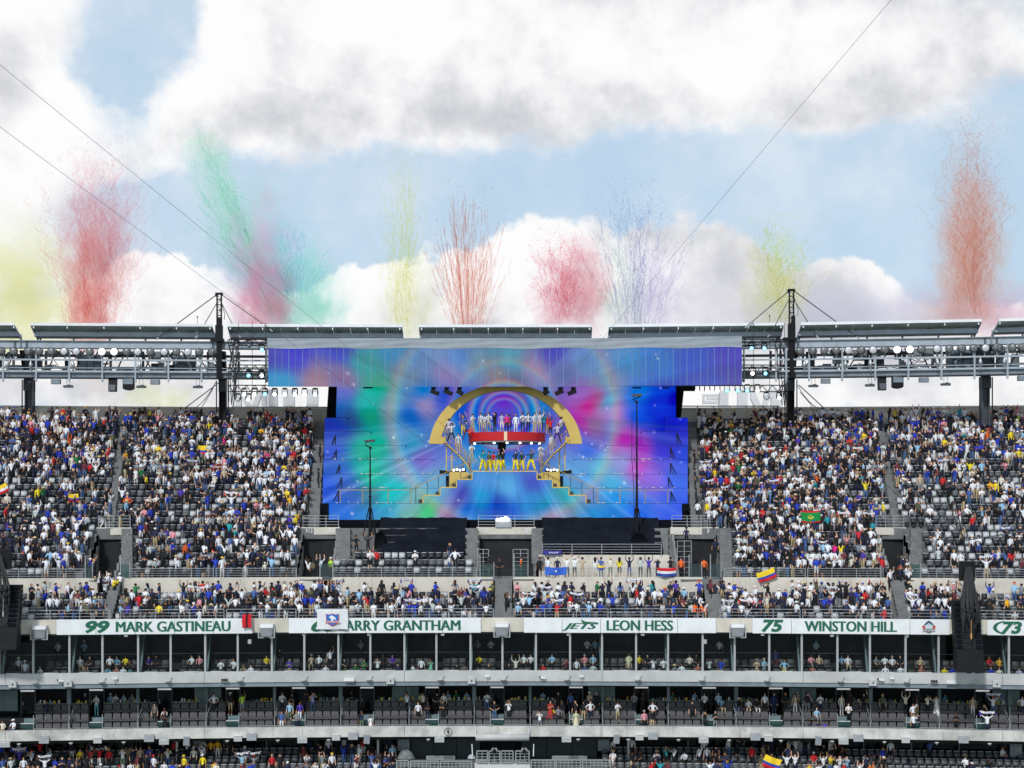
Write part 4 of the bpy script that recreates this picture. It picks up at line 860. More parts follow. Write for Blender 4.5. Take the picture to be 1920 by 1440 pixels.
# rigging masts with guys
for p, top, nm, guys, s in ((411, 553, 'left', [(297, 633), (371, 629), (446, 628), (506, 617)], 1), (1484, 549, 'right', [(1402, 610), (1444, 627), (1530, 629), (1606, 631)], 1)):
    x, y = ar(p, YR + .2); zb, zt = ZT1, rz_(top)
    t = thing('rigging_mast', f'black lattice rigging mast with spread guy wires standing on the roof girder on the {nm}', 'mast', (x, y, zb), world_parts=True)
    hw = .19
    for a in (-1, 1):
        for b in (-1, 1):
            mb = MB(); mb.bar((x + a * hw, y + b * hw, zb), (x + a * hw, y + b * hw, zt), .075); mb.build('chord', M['black'], t)
    mb = MB(); nl = 9
    for i in range(nl):
        z0, z1 = zb + (zt - zb) * i / nl, zb + (zt - zb) * (i + 1) / nl
        for b in (-1, 1): mb.bar((x - hw, y + b * hw, z0), (x + hw, y + b * hw, z0), .05)
        sgn = 1 if i % 2 else -1
        mb.bar((x - sgn * hw, y - hw, z0), (x + sgn * hw, y - hw, z1), .04); mb.bar((x - hw, y - sgn * hw, z0), (x - hw, y + sgn * hw, z1), .04); mb.bar((x + hw, y - sgn * hw, z0), (x + hw, y + sgn * hw, z1), .04)
    mb.build('lacing', M['black'], t)
    mb = MB(); mb.box((x, y, zt + .06), (.62, .5, .16)); mb.box((x - .3, y, zt - .05), (.12, .12, .3)); mb.build('head_frame', M['black'], t)
    mb = MB(); mb.box((x, y - .05, zb + .7), (.62, .55, 1.5)); mb.box((x + .12, y - .2, zb + 1.7), (.34, .3, .9)); mb.box((x - .15, y - .1, zb + .1), (1.2, .6, .24)); mb.build('hoist_block', M['black'], t)
    mb = MB(); mb.bar((x, y, zb), (x + .02, y - .1, ZL0), .5); mb.build('tail', M['black'], t)
    for i, (gx, gy) in enumerate(guys):
        q = P(gx, gy, y); z0 = zt if i in (0, 3) else zt - .75
        mb = MB(); mb.bar((x + (-.2 if gx < p else .2), y, z0), q, .075 if i in (0, 3) else .06); mb.build('guy_wire', M['cable'], t)
        mb = MB(); mb.bar(q, q + Vector((.25 if gx > p else -.25, 0, -.22)), .09); mb.build('turnbuckle', M['mullion'], t)
    mb = MB(); mb.tube([(x + .15 * s, y - .3, zt - .5), (x + .55, y - .3, zt - 1.8), (x + .5, y - .3, zt - 2.3)], .03, 5); mb.build('slack_cable', M['cable'], t)
    x2, y2 = ar(p - 41, YR + .6); mb = MB(); mb.bar((x2, y2, ZT1), (x2, y2, rz_(595)), .045); mb.lathe((x2, y2, rz_(597)), (0, 0, 1), [(0, .02), (.05, .07), (.18, .07), (.24, .02)], 6)
    a = thing('aerial', f'thin grey aerial standing on the roof beside the {nm} mast', 'aerial', (x2, y2, ZT1), world_parts=True); mb.build('aerial_rod', M['steel_mid'], a)
# things hung below the gantry
def hung(kind, px, lab):
    x, y = ar(px, YR + .3)
    if kind == 'tbar':
        t = thing('hanging_fixture', 'flat dark fixture hung on two rods, ' + lab, 'fixture', (x, y, ZL0), 0, 'flat fixtures hung below the gantry')
        b = MB(); b.box((0, 0, -.78), (.82, .4, .20)); b.box((.1, -.1, -.66), (.3, .2, .08)); b.build('fixture_body', M['steel_dark'], t)
        for s in (-.15, .15): b = MB(); b.bar((s, 0, 0), (s, 0, -.7), .035); b.build('rod', M['steel_mid'], t)
    elif kind == 'box':
        t = thing('hanging_box', 'grey rectangular loudspeaker box close below the gantry, ' + lab, 'loudspeaker', (x, y, ZL0), 0, 'grey boxes below the gantry')
        b = MB(); b.box((0, 0, -.36), (.80, .5, .42)); b.build('cabinet', M['grey_box'], t); b = MB(); b.box((0, -.26, -.36), (.7, .02, .34)); b.bar((-.3, 0, 0), (-.3, 0, -.16), .05); b.bar((.3, 0, 0), (.3, 0, -.16), .05); b.build('bracket', M['steel_mid'], t)
    elif kind == 'tall':
        t = thing('tall_loudspeaker', 'tall narrow black loudspeaker hung below the gantry, ' + lab, 'loudspeaker', (x, y, ZL0), 0, 'black loudspeakers below the gantry')
        b = MB(); b.hexa([(-.32, -.3, -1.22), (.32, -.3, -1.22), (.32, .4, -1.22), (-.32, .4, -1.22), (-.36, -.05, 0), (.36, -.05, 0), (.36, .4, 0), (-.36, .4, 0)]); b.build('cabinet', M['black'], t); b = MB(); b.hexa([(-.27, -.31, -1.15), (.27, -.31, -1.15), (.27, -.28, -1.15), (-.27, -.28, -1.15), (-.3, -.16, -.55), (.3, -.16, -.55), (.3, -.13, -.55), (-.3, -.13, -.55)]); b.build('grille', M['steel_dark'], t)
    else:
        t = thing('wide_loudspeaker', 'wide black loudspeaker with curved lower front hung below the gantry, ' + lab, 'loudspeaker', (x, y, ZL0), 0, 'black loudspeakers below the gantry')
        b = MB(); b.prism([(-.48, -.2, 0), (.48, -.2, 0), (.49, -.2, -.95), (.3, -.2, -1.06), (0, -.2, -1.10), (-.3, -.2, -1.06), (-.49, -.2, -.95)], (0, .55, 0)); b.build('cabinet', M['black'], t); b = MB(); b.box((0, -.22, -.3), (.86, .03, .5)); b.build('grille', M['steel_mid'], t)
for p, k, l in ((105, 'box', 'first from the left'), (128, 'tbar', 'between the leftmost box and the black speakers'), (211, 'tall', 'left pair'), (241, 'wide', 'left pair'), (265, 'tbar', 'right of the left pair of speakers'), (291, 'box', 'second from the left'), (371, 'tbar', 'left of the left mast column'),
                (1525, 'tbar', 'right of the right mast column'), (1548, 'box', 'nearest right of the right mast'), (1631, 'tbar', 'left of the right pair of speakers'), (1654, 'tall', 'right pair'), (1683, 'wide', 'right pair'), (1732, 'box', 'between the right speakers and far right column'), (1773, 'tbar', 'left of the far right column'), (1917, 'box', 'at the right edge of the picture')):
    hung(k, p, l)
# side light trusses beside the screen
def moving_head(px, py, Y, lab, lens, up=False, sc_=1.0, group='moving head lamps beside the screen'):
    p = P(px, py, Y)
    t = thing('stage_lamp', lab, 'stage light', p, RNG.uniform(-.2, .2), group)
    t.scale = (sc_,) * 3
    b = MB(); b.box((0, .0, .62), (.52, .4, .18)); b.build('lamp_base', M['black'], t)
    b = MB(); b.box((-.30, 0, .25), (.07, .2, .6)); b.box((.30, 0, .25), (.07, .2, .6)); b.build('yoke', M['black'], t)
    b = MB(); b.lathe((0, .1, 0), (0, -1, -.12), [(-.35, .05), (-.3, .2), (.1, .25), (.16, .26), (.17, .20)], 10); hd = b.build('lamp_head', M['steel_dark'], t)
    b = MB(); b.lathe((0, -.09, -.024), (0, -1, -.12), [(0, .001), (.004, .20), (-.02, .21)], 12); b.build('lamp_lens', M[lens], hd)
    return t
for nm, p0, p1 in (('left', 428, 502), ('right', 1392, 1478)):
    for py, hh in ((636, 11), (684, 12), (722, 12)):
        Y = YR - 1.6; a, b_ = P(p0, py, Y), P(p1, py, Y)
        t = thing('light_truss', f'black lattice truss {nm} of the big screen, ' + {636: 'at roof level', 684: 'at catwalk height', 722: 'under the catwalk'}[py], 'truss', ((a.x + b_.x) / 2, Y, a.z), world_parts=True)
        h = hh * .048; mb = MB()
        for yy in (0, .5):
            for z in (a.z - h, a.z): mb.bar((a.x, Y + yy, z), (b_.x, Y + yy, z), .055)
        mb.build('chord', M['black'], t); mb = MB(); n = 9
        for i in range(n):
            x0, x1 = a.x + (b_.x - a.x) * i / n, a.x + (b_.x - a.x) * (i + 1) / n
            for yy in (0, .5): mb.bar((x0, Y + yy, a.z - h if i % 2 else a.z), (x1, Y + yy, a.z if i % 2 else a.z - h), .035)
            mb.bar((x0, Y, a.z), (x0, Y + .5, a.z), .035)
        mb.build('lacing', M['black'], t)
        mb = MB()
        for q in (.25, .6, .93): mb.bar((a.x + (b_.x - a.x) * q, Y + .2, a.z - h), (a.x + (b_.x - a.x) * q, Y + .2, a.z + 1.5), .04)
        mb.build('hanger', M['cable'], t)
    x0 = P(p0 + (8 if nm == 'left' else 76), 700, YR - 1.4)
    t = thing('drape_bundle', f'black hanging cable and drape bundle by the {nm} mast column', 'cables', (x0.x, x0.y, rz_(770)), world_parts=True)
    mb = MB()
    for i in range(7): mb.tube([(x0.x + RNG.uniform(-.5, .5), x0.y + RNG.uniform(0, .5), rz_(636) - 0.2), (x0.x + RNG.uniform(-.5, .5), x0.y, rz_(700)), (x0.x + RNG.uniform(-.4, .4), x0.y, rz_(RNG.uniform(730, 775)))], .04, 5)
    mb.build('cable_strand', M['cable'], t)
YL = YR - 1.9
for px, py, l, d in ((444, 648, 'lens_dark', 'unlit black lamp, upper left truss, outer'), (467, 648, 'lens_dark', 'unlit black lamp, upper left truss, middle'), (491, 656, 'lamp_cyan', 'lit cyan lamp at the upper left corner of the big screen'),
                     (466, 704, 'lamp_cyan', 'lit cyan lamp on the middle left truss'), (491, 704, 'lamp_white', 'lit white lamp on the middle left truss beside the screen'), (446, 749, 'lens_light', 'unlit lamp hanging low beside the left mast column'), (466, 749, 'lamp_white', 'lit white lamp hanging lowest beside the left letters'),
                     (458, 739, 'lamp_white', 'lit white lamp, first of the row under the left truss'), (477, 739, 'lamp_white', 'lit white lamp, second of the row under the left truss'), (497, 739, 'lamp_cyan', 'lit bluish lamp, third of the row under the left truss'), (515, 739, 'lamp_white', 'lit lamp under the screen, first from its left corner'),
                     (534, 739, 'lamp_white', 'lit lamp under the screen, second from its left corner'), (553, 739, 'lamp_white', 'lit lamp under the screen, third from its left corner'), (571, 739, 'lamp_white', 'lit lamp under the screen, fourth from its left corner'), (591, 739, 'lamp_white', 'lit lamp nearest the black left drape'),
                     (1409, 653, 'lamp_cyan', 'lit cyan lamp at the upper right corner of the big screen'), (1433, 653, 'lamp_cyan', 'lit cyan lamp, second out from the upper right screen corner'), (1458, 650, 'lens_dark', 'unlit black lamp, upper right truss, near the mast'), (1411, 700, 'lamp_white', 'lit white lamp right of the screen at catwalk height'), (1435, 700, 'lamp_cyan', 'lit cyan lamp right of the screen at catwalk height'),
                     (1307, 732, 'lamp_white', 'lit lamp nearest the black right drape'), (1326, 732, 'lamp_white', 'lit lamp, second right of the black right drape'), (1345, 732, 'lamp_white', 'lit lamp, third right of the black right drape'), (1363, 732, 'lamp_cyan', 'lit bluish lamp, fourth right of the right drape'), (1383, 732, 'lamp_cyan', 'lit bluish lamp, fifth right of the right drape'), (1401, 732, 'lamp_cyan', 'lit cyan lamp under the right truss, sixth from the drape'),
                     (1420, 732, 'lamp_white', 'lit white lamp under the right truss, seventh from the drape'), (1437, 746, 'lens_light', 'dim lamp hanging low by the letter behind the right truss'), (1461, 746, 'lamp_white', 'lit white lamp hanging lowest beside the right mast column')):
    moving_head(px, py, YL, d, l, sc_=.78)
# letters of the outer sign seen above the wall behind the trusses
def bigletter(lab, polys, Y=158.5):
    x = sum(p[0] for p in polys[0]) / len(polys[0]); q = P(x, 768, Y)
    t = thing('sign_letter', lab, 'sign letter', q, world_parts=True)
    for pl in polys: b = MB(); b.prism([P(a, c, Y) for a, c in pl], (0, .5, 0)); b.build('letter_stroke', M['sign_grey'], t)
M['sign_grey'] = mat('sign_letter_grey', (.78, .79, .81), .6, nz=.08, nsc=1)
bigletter('large grey sign letter with a V notch behind the left truss', [[(434, 732), (452, 732), (452, 772), (434, 772)], [(452, 732), (459, 732), (472, 766), (472, 772), (464, 772), (452, 742)], [(476, 772), (470, 766), (483, 732), (490, 732), (490, 742), (479, 772)], [(490, 732), (500, 732), (500, 772), (490, 772)]])
bigletter('large grey sign upright left of the pink smoke gap', [[(503, 730), (520, 730), (520, 772), (503, 772)]])
bigletter('large grey sign upright between pink and teal smoke gaps', [[(531, 730), (552, 730), (552, 772), (531, 772)]])
bigletter('large grey sign upright nearest the left black drape', [[(575, 730), (596, 730), (596, 772), (575, 772)]])
bigletter('large grey E-shaped sign letter right of the stage', [[(1348, 733), (1366, 733), (1366, 772), (1348, 772)], [(1318, 739), (1349, 739), (1349, 743), (1318, 743)], [(1318, 743), (1322, 743), (1322, 752), (1318, 752)], [(1318, 752), (1349, 752), (1349, 757), (1318, 757)], [(1326, 745), (1349, 745), (1349, 750), (1326, 750)]])
bigletter('large grey I-shaped sign letter behind the right truss', [[(1383, 730), (1402, 730), (1402, 772), (1383, 772)]])
bigletter('large grey M-shaped sign letter left of the right mast column', [[(1408, 730), (1414, 730), (1428, 762), (1428, 772), (1420, 772), (1408, 748)], [(1428, 772), (1428, 762), (1438, 732), (1446, 732), (1446, 742), (1434, 772)], [(1446, 730), (1468, 730), (1468, 772), (1446, 772)]])
for nm, p0, p1 in (('left', 430, 612), ('right', 1278, 1464)):
    y0 = 156.6; x0, x1 = Xat(p0, y0), Xat(p1, y0); t = thing('parapet_rail', f'thin dark railing on top of the back wall on the {nm} side of the stage', 'railing', ((x0 + x1) / 2, y0, ZB), world_parts=True)
    z = Zc(763.5 if nm == 'left' else 761.5, y0); mb = MB(); mb.bar((x0, y0, z), (x1, y0, z), .10); mb.build('rail_bar', M['black'], t)
    for i in range(7): x = x0 + (x1 - x0) * i / 6; mb = MB(); mb.bar((x, y0, ZB - .5), (x, y0, z), .08); mb.build('rail_post', M['steel_dark'], t)
# cables strung across the bowl
def cable(lab, a, b, r, sag=0.0, m='cable_grey', n=14):
    a, b = Vector(a), Vector(b); pts = [a.lerp(b, i / n) - Vector((0, 0, sag * 4 * (i / n) * (1 - i / n))) for i in range(n + 1)]
    mb = MB(); mb.tube([p - a for p in pts], r, 5); o = mb.build('strung_cable', M[m]); o.location = a; tag(o, lab, 'cable'); return o
cable('long thin dark cable from the upper left edge down to the stage arch', P(-420, -220, 60), P(838, 803, 147), .010)
cable('second thin dark cable below the first, running down left to the stage screen', P(-420, -74, 60), P(800, 832, 146), .010)
cable('long thin cable from the top right down to the big screen top', P(1904, -274, 60), P(1085, 687, 145), .009)
cable('grey stay running from the left mast column down over the left stand', P(410, 718, 149), P(75, 968, 136), .05)
cable('slack black cable beside the stay on the left stand', P(400, 728, 149), P(245, 905, 141), .035, 1.0)
cable('grey stay running from the right mast column down over the right stand', P(1498, 722, 149), P(1812, 1010, 128), .05)
cable('second stay on the right stand, under the first', P(1500, 735, 149), P(1806, 1040, 128), .035, .5)
cable('thin stay from the right speaker stack to the right edge of the picture', P(1806, 1014, 127.5), P(1990, 985, 127), .045)
cable('loop of black rigging cable hanging under the left gantry', P(405, 716, 148.5), P(345, 770, 148.5), .035, .7)
cable('loop of black rigging cable hanging under the right gantry', P(1495, 722, 148.5), P(1545, 768, 148.5), .035, .5)
# the two hanging line arrays near the sides
for p0, p1, yt, yb, Y, nm in ((-42, 38, 1030, 1216, 125.5, 'left'), (1788, 1838, 1052, 1258, 126, 'right')):
    c = (p0 + p1) / 2; w = (p1 - p0) * Y / F; top = P(c, yt, Y); bot = P(c, yb, Y)
    t = thing('line_array', f'tall black hanging loudspeaker stack with coiled cables in front of the {nm} stand', 'loudspeaker', (top.x, Y, top.z), world_parts=True)
    mb = MB(); mb.box((top.x, Y, top.z - .75), (w * .55, .5, 1.5)); mb.bar((top.x, Y, top.z), (top.x + (0 if nm == 'right' else .2), Y + 3, top.z + 4.2), .07); mb.build('flying_frame', M['black'], t)
    n = 9; z0, z1 = P(c, yt + (yb - yt) * .36, Y).z, P(c, yb - 42, Y).z
    for i in range(n):
        za, zb_ = z0 + (z1 - z0) * i / n, z0 + (z1 - z0) * (i + 1) / n; lean = -.7 * (i / n) ** 2; l2 = -.7 * ((i + 1) / n) ** 2
        mb = MB(); e = .03
        mb.hexa([(top.x - w / 2, Y + l2 * 1, zb_ + e), (top.x + w / 2, Y + l2, zb_ + e), (top.x + w / 2, Y + .8 + l2, zb_ + e), (top.x - w / 2, Y + .8 + l2, zb_ + e), (top.x - w / 2, Y + lean, za), (top.x + w / 2, Y + lean, za), (top.x + w / 2, Y + .8 + lean, za), (top.x - w / 2, Y + .8 + lean, za)]); mb.build('speaker_cabinet', M['black'], t)
        for s in (-1, 1): mb = MB(); mb.box((top.x + s * w * .36, Y + (lean + l2) / 2 - .07, (za + zb_) / 2), (w * .2, .10, abs(zb_ - za) * .62)); mb.build('side_grille', M['cover'], t)
    mb = MB(); zq = P(c, yb, Y).z; mb.hexa([(top.x - w * .5, Y - 1.0, zq), (top.x + w * .5, Y - 1.0, zq), (top.x + w * .5, Y + .2, zq + .3), (top.x - w * .5, Y + .2, zq + .3), (top.x - w * .5, Y - .8, z1), (top.x + w * .5, Y - .8, z1), (top.x + w * .5, Y + .1, z1), (top.x - w * .5, Y + .1, z1)]); mb.build('bottom_cabinet', M['black'], t)
    rg = np.random.default_rng(5 if nm == 'left' else 6)
    for i in range(11):
        a, b_ = rg.uniform(-.32, .32, 2) * w; zz = z0 - rg.uniform(.3, 3.0)
        pts = [(top.x + a * .3, Y - .5, top.z - .4), (top.x + a, Y - .75, z0 - .1), (top.x + a * 1.1, Y - 1.0, (z0 + zz) / 2), (top.x + (a + b_) / 2, Y - 1.15, zz), (top.x + b_ * 1.1, Y - 1.0, (z0 + zz) / 2), (top.x + b_, Y - .75, z0 - .2), (top.x + b_ * .3, Y - .5, top.z - .6)]
        mb = MB(); mb.tube(pts, .055, 5); mb.build('coiled_cable', M['cable'], t)
    mb = MB(); q = P(c + (8 if nm == 'left' else 8), yb - 75, Y - 1.3); mb.tube([q + Vector((0, 0, .8)), q, q - Vector((0, 0, .6))], .022, 5); mb.box(q - Vector((0, 0, .4)), (.10, .08, .4)); mb.build('hoist_rope', M['galv' if nm == 'left' else 'orange_rope'], t)
# ------------------------------------------------------------------ stage: LED picture content (what the screens show)
LED_PTS = np.array([
 # px, py, r, g, b
 (505,668,70,58,185),(560,660,68,58,215),(520,718,55,165,212),(590,720,172,135,150),(640,658,62,72,210),(640,716,150,112,155),(690,680,45,172,172),(700,718,40,168,125),(760,705,130,155,178),(745,662,60,150,200),
 (800,670,112,150,200),(832,700,155,138,195),(870,668,90,140,208),(900,684,125,165,190),(930,700,150,140,140),(930,665,95,150,175),(960,672,85,175,195),(960,712,95,110,150),(1000,690,170,150,190),(1042,662,66,62,195),(1058,705,75,90,165),
 (1100,680,90,140,200),(1130,708,135,165,190),(1180,680,72,148,208),(1240,680,60,130,212),(1300,680,58,92,205),(1300,718,80,95,200),(1380,665,80,66,195),(1385,716,84,78,175),
 (640,738,112,132,212),(645,768,58,110,182),(640,800,48,66,180),(660,785,60,80,140),(690,742,80,190,185),(700,775,15,165,132),(700,835,8,185,148),(680,830,20,180,150),(738,765,130,165,185),(745,820,120,160,200),(790,735,18,130,208),(775,785,38,112,205),(800,757,165,150,190),(832,738,62,92,205),(765,835,80,165,205),
 (618,800,55,66,185),(618,850,66,92,205),(612,920,62,100,225),(645,895,72,112,205),(655,930,75,110,190),(700,885,55,195,165),(725,930,35,195,190),(690,930,70,125,140),(745,925,55,195,200),(765,890,135,172,208),(792,862,130,110,200),(830,830,110,125,205),(640,962,68,120,215),(690,962,65,135,205),(725,965,62,160,205),(765,950,130,175,188),
 (800,960,58,208,115),(775,966,120,185,165),(838,955,160,130,180),(860,925,78,75,185),(872,958,58,115,205),(905,905,110,165,230),(940,895,95,160,228),(925,945,55,80,205),(950,960,60,100,205),(1000,905,90,100,205),(1020,950,45,165,205),(1060,935,62,188,180),(1062,966,140,165,200),(1030,970,180,150,200),(1110,960,68,155,222),(1150,966,64,140,222),(1200,960,64,118,232),(1272,960,64,95,232),
 (1085,738,160,125,205),(1108,758,205,52,150),(1092,790,195,66,172),(1075,815,110,120,215),(1116,795,150,128,165),(1122,745,180,80,140),(1140,748,88,185,214),(1150,775,190,140,200),(1152,800,150,160,215),(1190,745,55,130,225),(1240,745,24,75,215),(1266,742,22,22,182),(1200,785,42,100,226),(1255,795,28,50,195),(1230,770,24,64,205),
 (1165,825,200,62,190),(1128,818,140,120,195),(1100,840,68,112,220),(1195,850,170,56,190),(1240,845,70,70,215),(1284,850,64,92,225),(1200,880,195,82,190),(1172,872,150,160,215),(1130,872,112,195,210),(1095,880,110,168,222),(1150,905,88,185,226),(1225,900,145,115,220),(1272,900,74,112,232),(1150,932,68,152,226),(1250,930,68,105,228),(1090,930,145,150,212),(1075,900,125,170,220),(1270,800,55,60,210),(1240,820,60,72,205),
 (945,742,125,62,205),(880,772,58,100,214),(1012,772,48,140,205),(1052,800,95,70,195),(848,812,58,130,205),(945,790,110,95,215),(910,800,50,120,215),(985,800,80,90,215),(940,840,70,110,215),(946,905,125,195,238),(900,935,66,172,222),(992,935,84,160,228),(820,905,120,180,210),(1075,935,80,190,215),(940,868,95,160,220),(900,860,60,150,205),(985,860,95,130,215)], float)
LED_LIN = lin(LED_PTS[:, 2:5])
def led_colour(px, py):
    px = np.asarray(px, float); py = np.asarray(py, float)
    wx = px + 6 * np.sin(py / 17.0) ; wy = py + 5 * np.sin(px / 23.0)
    d2 = ((wx[:, None] - LED_PTS[None, :, 0]) ** 2 + (wy[:, None] - LED_PTS[None, :, 1]) ** 2)
    w = 1 / (d2 + 300.0) ** 2.0
    c = (w @ LED_LIN) / w.sum(1)[:, None]
    dx, dy = px - 945.0, (py - 778.0); r = np.hypot(dx, dy); th = np.arctan2(dy, dx)
    def rainbow(rr, r0, wd, amp):
        t = (rr - r0) / wd; k = np.exp(-t * t) * amp
        hue = np.stack([.95 * np.exp(-(t - .6) ** 2 * 2), .75 * np.exp(-(t) ** 2 * 2), 1.0 * np.exp(-(t + .5) ** 2 * 2)], 1)
        return k[:, None], hue
    for r0, wd, amp in ((205, 18, .22), (60, 9, .45), (42, 6, .35), (30, 5, .3), (98, 12, .20)):
        k, hue = rainbow(r, r0, wd, amp); c = c * (1 - k) + (.25 * c + .75 * hue) * k
    rg = np.random.default_rng(4); a0 = np.sort(rg.uniform(-math.pi, math.pi, 62)); am = rg.uniform(.03, .26, 62); wd = rg.uniform(.004, .022, 62); r0 = rg.uniform(15, 150, 62)
    streak = np.zeros_like(r)
    for a, m_, w_, q in zip(a0, am, wd, r0):
        dd = np.abs((th - a + math.pi) % (2 * math.pi) - math.pi); streak += m_ * np.exp(-(dd / w_) ** 2) * np.clip((r - q) / 60, 0, 1) * (.18 + .50 * np.clip(dy / 60, 0, 1)) * .75
    ra = np.random.default_rng(6); ray = sum(a_ * np.sin(th * k_ + p_) for k_, a_, p_ in zip((9, 17, 29, 47, 71, 113), (.30, .28, .24, .22, .20, .16), ra.uniform(0, 6, 6)))
    c = c * (1 + .17 * ray * np.clip((r - 50) / 120, 0, 1))[:, None]
    for a, m_, w_ in ((-.62, .10, .16), (-2.35, .08, .14), (2.3, .08, .2), (.45, .06, .16), (1.2, -.10, .10), (1.75, -.08, .12), (-1.2, -.09, .10)):
        dd = np.abs((th - a + math.pi) % (2 * math.pi) - math.pi); streak += m_ * (dd < w_) * np.clip((r - 70) / 40, 0, 1)
    c = c * (1 + np.minimum(streak, 0))[:, None] + np.maximum(streak, 0)[:, None] * np.array([.55, .72, .95])
    g_ = c.mean(1, keepdims=True); c = np.clip(g_ + (c - g_) * 1.20, 0, 1) ** 1.06
    rs = np.random.default_rng(9)
    for x, y, s, m_ in zip(rs.uniform(610, 1285, 60), rs.uniform(660, 970, 60), rs.uniform(.9, 2.4, 60), rs.uniform(.15, .65, 60)):
        c = c + (m_ * np.exp(-((px - x) ** 2 + (py - y) ** 2) / (s * s)))[:, None]
    return np.clip(c, 0, 1)
ledm = bpy.data.materials.new('led_screen'); ledm.use_nodes = True
_t = NT(ledm.node_tree); _b = ledm.node_tree.nodes['Principled BSDF']; _a = _t.n('ShaderNodeAttribute'); _a.attribute_name = 'led'
_b.inputs['Base Color'].default_value = (.02, .02, .025, 1); _b.inputs['Roughness'].default_value = .9; _b.inputs['Specular IOR Level'].default_value = .1; _b.inputs['Emission Strength'].default_value = .80
_t.link(_a.outputs['Color'], _b.inputs['Emission Color'])
def led_mesh(name, px0, px1, py0, py1, Y, parent, step=2.4, off=(0, 0), solid=.12, mask=None, dim=1.0, wash=0.0):
    """A lit LED face in the plane at depth Y, with a shallow cabinet behind it."""
    nx, ny = max(2, int((px1 - px0) / step)), max(2, int((py1 - py0) / step))
    gx, gy = np.meshgrid(np.linspace(px0, px1, nx + 1), np.linspace(py0, py1, ny + 1)); s = Y / F
    co = np.stack([(gx.ravel() - 960) * s, np.full(gx.size, Y), CZ + (HOR - gy.ravel()) * s], 1)
    idx = np.arange(gx.size).reshape(ny + 1, nx + 1); fc = np.stack([idx[:-1, :-1], idx[1:, :-1], idx[1:, 1:], idx[:-1, 1:]], -1).reshape(-1, 4)
    if mask is not None:
        cx, cy = gx.ravel()[fc].mean(1), gy.ravel()[fc].mean(1); fc = fc[mask(cx, cy)]
    me = bpy.data.meshes.new(name)
    back = [(co[idx[0, 0]] + (0, solid, 0)), (co[idx[0, -1]] + (0, solid, 0)), (co[idx[-1, -1]] + (0, solid, 0)), (co[idx[-1, 0]] + (0, solid, 0))]
    vs = [tuple(q) for q in co]; b = len(vs); fs = [tuple(q) for q in fc]; nf = len(fs)
    if mask is None:
        c4 = [idx[0, 0], idx[0, -1], idx[-1, -1], idx[-1, 0]]; vs += [tuple(q) for q in back]
        fs += [(b, b + 1, b + 2, b + 3)] + [(int(c4[i]), int(c4[(i + 1) % 4]), b + (i + 1) % 4, b + i) for i in range(4)]
    me.from_pydata(vs, [], fs); me.materials.append(ledm); me.materials.append(M['black'])
    me.polygons.foreach_set('material_index', [0] * nf + [1] * (len(fs) - nf))
    at_ = me.color_attributes.new('led', 'FLOAT_COLOR', 'POINT'); c = led_colour(gx.ravel() + off[0], gy.ravel() + off[1]) * dim
    if wash: c = c * (1 - wash) + wash * np.array([.52, .55, .62])
    c = np.concatenate([c, np.zeros((len(vs) - len(c), 3))]); at_.data.foreach_set('color', np.concatenate([c, np.ones((len(c), 1))], 1).ravel().astype(np.float32)); me.update()
    return obj(name, me, parent)
# header screen, hung under the roof edge
YH = 146.0
hdr = thing('header_screen', 'wide translucent screen strip with grey canvas top hung above the stage, in blue and violet', 'screen', (P(947, 725, YH)), world_parts=True)
NP = 69; HX0, HX1 = 503.0, 1391.0
def htop(p): return 651.5 - (0.0 if p < 1130 else (p - 1130) / 261 * 1.8)
def hbot(p): return 725.0 - (0.0 if p < 1000 else (p - 1000) / 391 * 3.5)
for i in range(NP):
    p0, p1 = HX0 + (HX1 - HX0) * i / NP + .4, HX0 + (HX1 - HX0) * (i + 1) / NP - .4
    led_mesh('screen_panel', p0, p1, htop(p0), hbot(p0), YH, hdr, 2.6, solid=.05, dim=.86, wash=.08)
mb = MB(); a, b = P(HX0, 652, YH + .12), P(HX1, 724, YH + .12); mb.box(((a.x + b.x) / 2, YH + .16, (a.z + b.z) / 2), (b.x - a.x, .05, a.z - b.z)); mb.build('backing_frame', M['steel_dark'], hdr); mb = MB()
for i in range(NP + 1): p0 = HX0 + (HX1 - HX0) * i / NP; u, v = P(p0, htop(p0), YH), P(p0, hbot(p0), YH); mb.box((u.x, YH - .015, (u.z + v.z) / 2), (.04 if i % 2 else .025, .02, u.z - v.z))
mb.build('gap_light_strips', mat('gap_light_paint', (.17, .30, .46), .4, nz=.1), hdr, kind='stuff')  # added blue strips imitate sky light showing through the panel gaps
mb = MB(); nx, ny = 110, 7; gv = []
for j in range(ny + 1):
    for i in range(nx + 1):
        px = 501 + (1391 - 501) * i / nx; py = 634 + (htop(px) + 1.5 - 634) * j / ny - (px > 1130) * (px - 1130) / 261 * 4 * (1 - j / ny)
        q = P(px, py, YH - .10); q.y += .022 * math.sin(px * .031 + j * 1.7) + .012 * math.sin(px * .11 + j) ; q.z += .05 * math.sin(px * .043) * (j / ny); gv.append(q)
gf = [(j * (nx + 1) + i, j * (nx + 1) + i + 1, (j + 1) * (nx + 1) + i + 1, (j + 1) * (nx + 1) + i) for j in range(ny) for i in range(nx)]
mb.add(gv, gf, 0, True); a, b = P(501, 634, YH), P(1391, 634, YH); mb.box(((a.x + b.x) / 2, YH + 1.4, a.z - .05), (b.x - a.x, 2.7, .08)); mb.build('canvas_top', M['fabric_grey'], hdr)
mb = MB(); a, b = P(503, 655, YH + 2.2), P(1390, 722, YH + 2.2); mb.box(((a.x + b.x) / 2, YH + 1.4, a.z), (b.x - a.x, .2, .2)); mb.box(((a.x + b.x) / 2, YH + .8, b.z + .3), (b.x - a.x, .2, .2))
for q in np.linspace(a.x, b.x, 24): mb.box((q, YH + .7, (a.z + b.z) / 2), (.08, .08, a.z - b.z - .2))
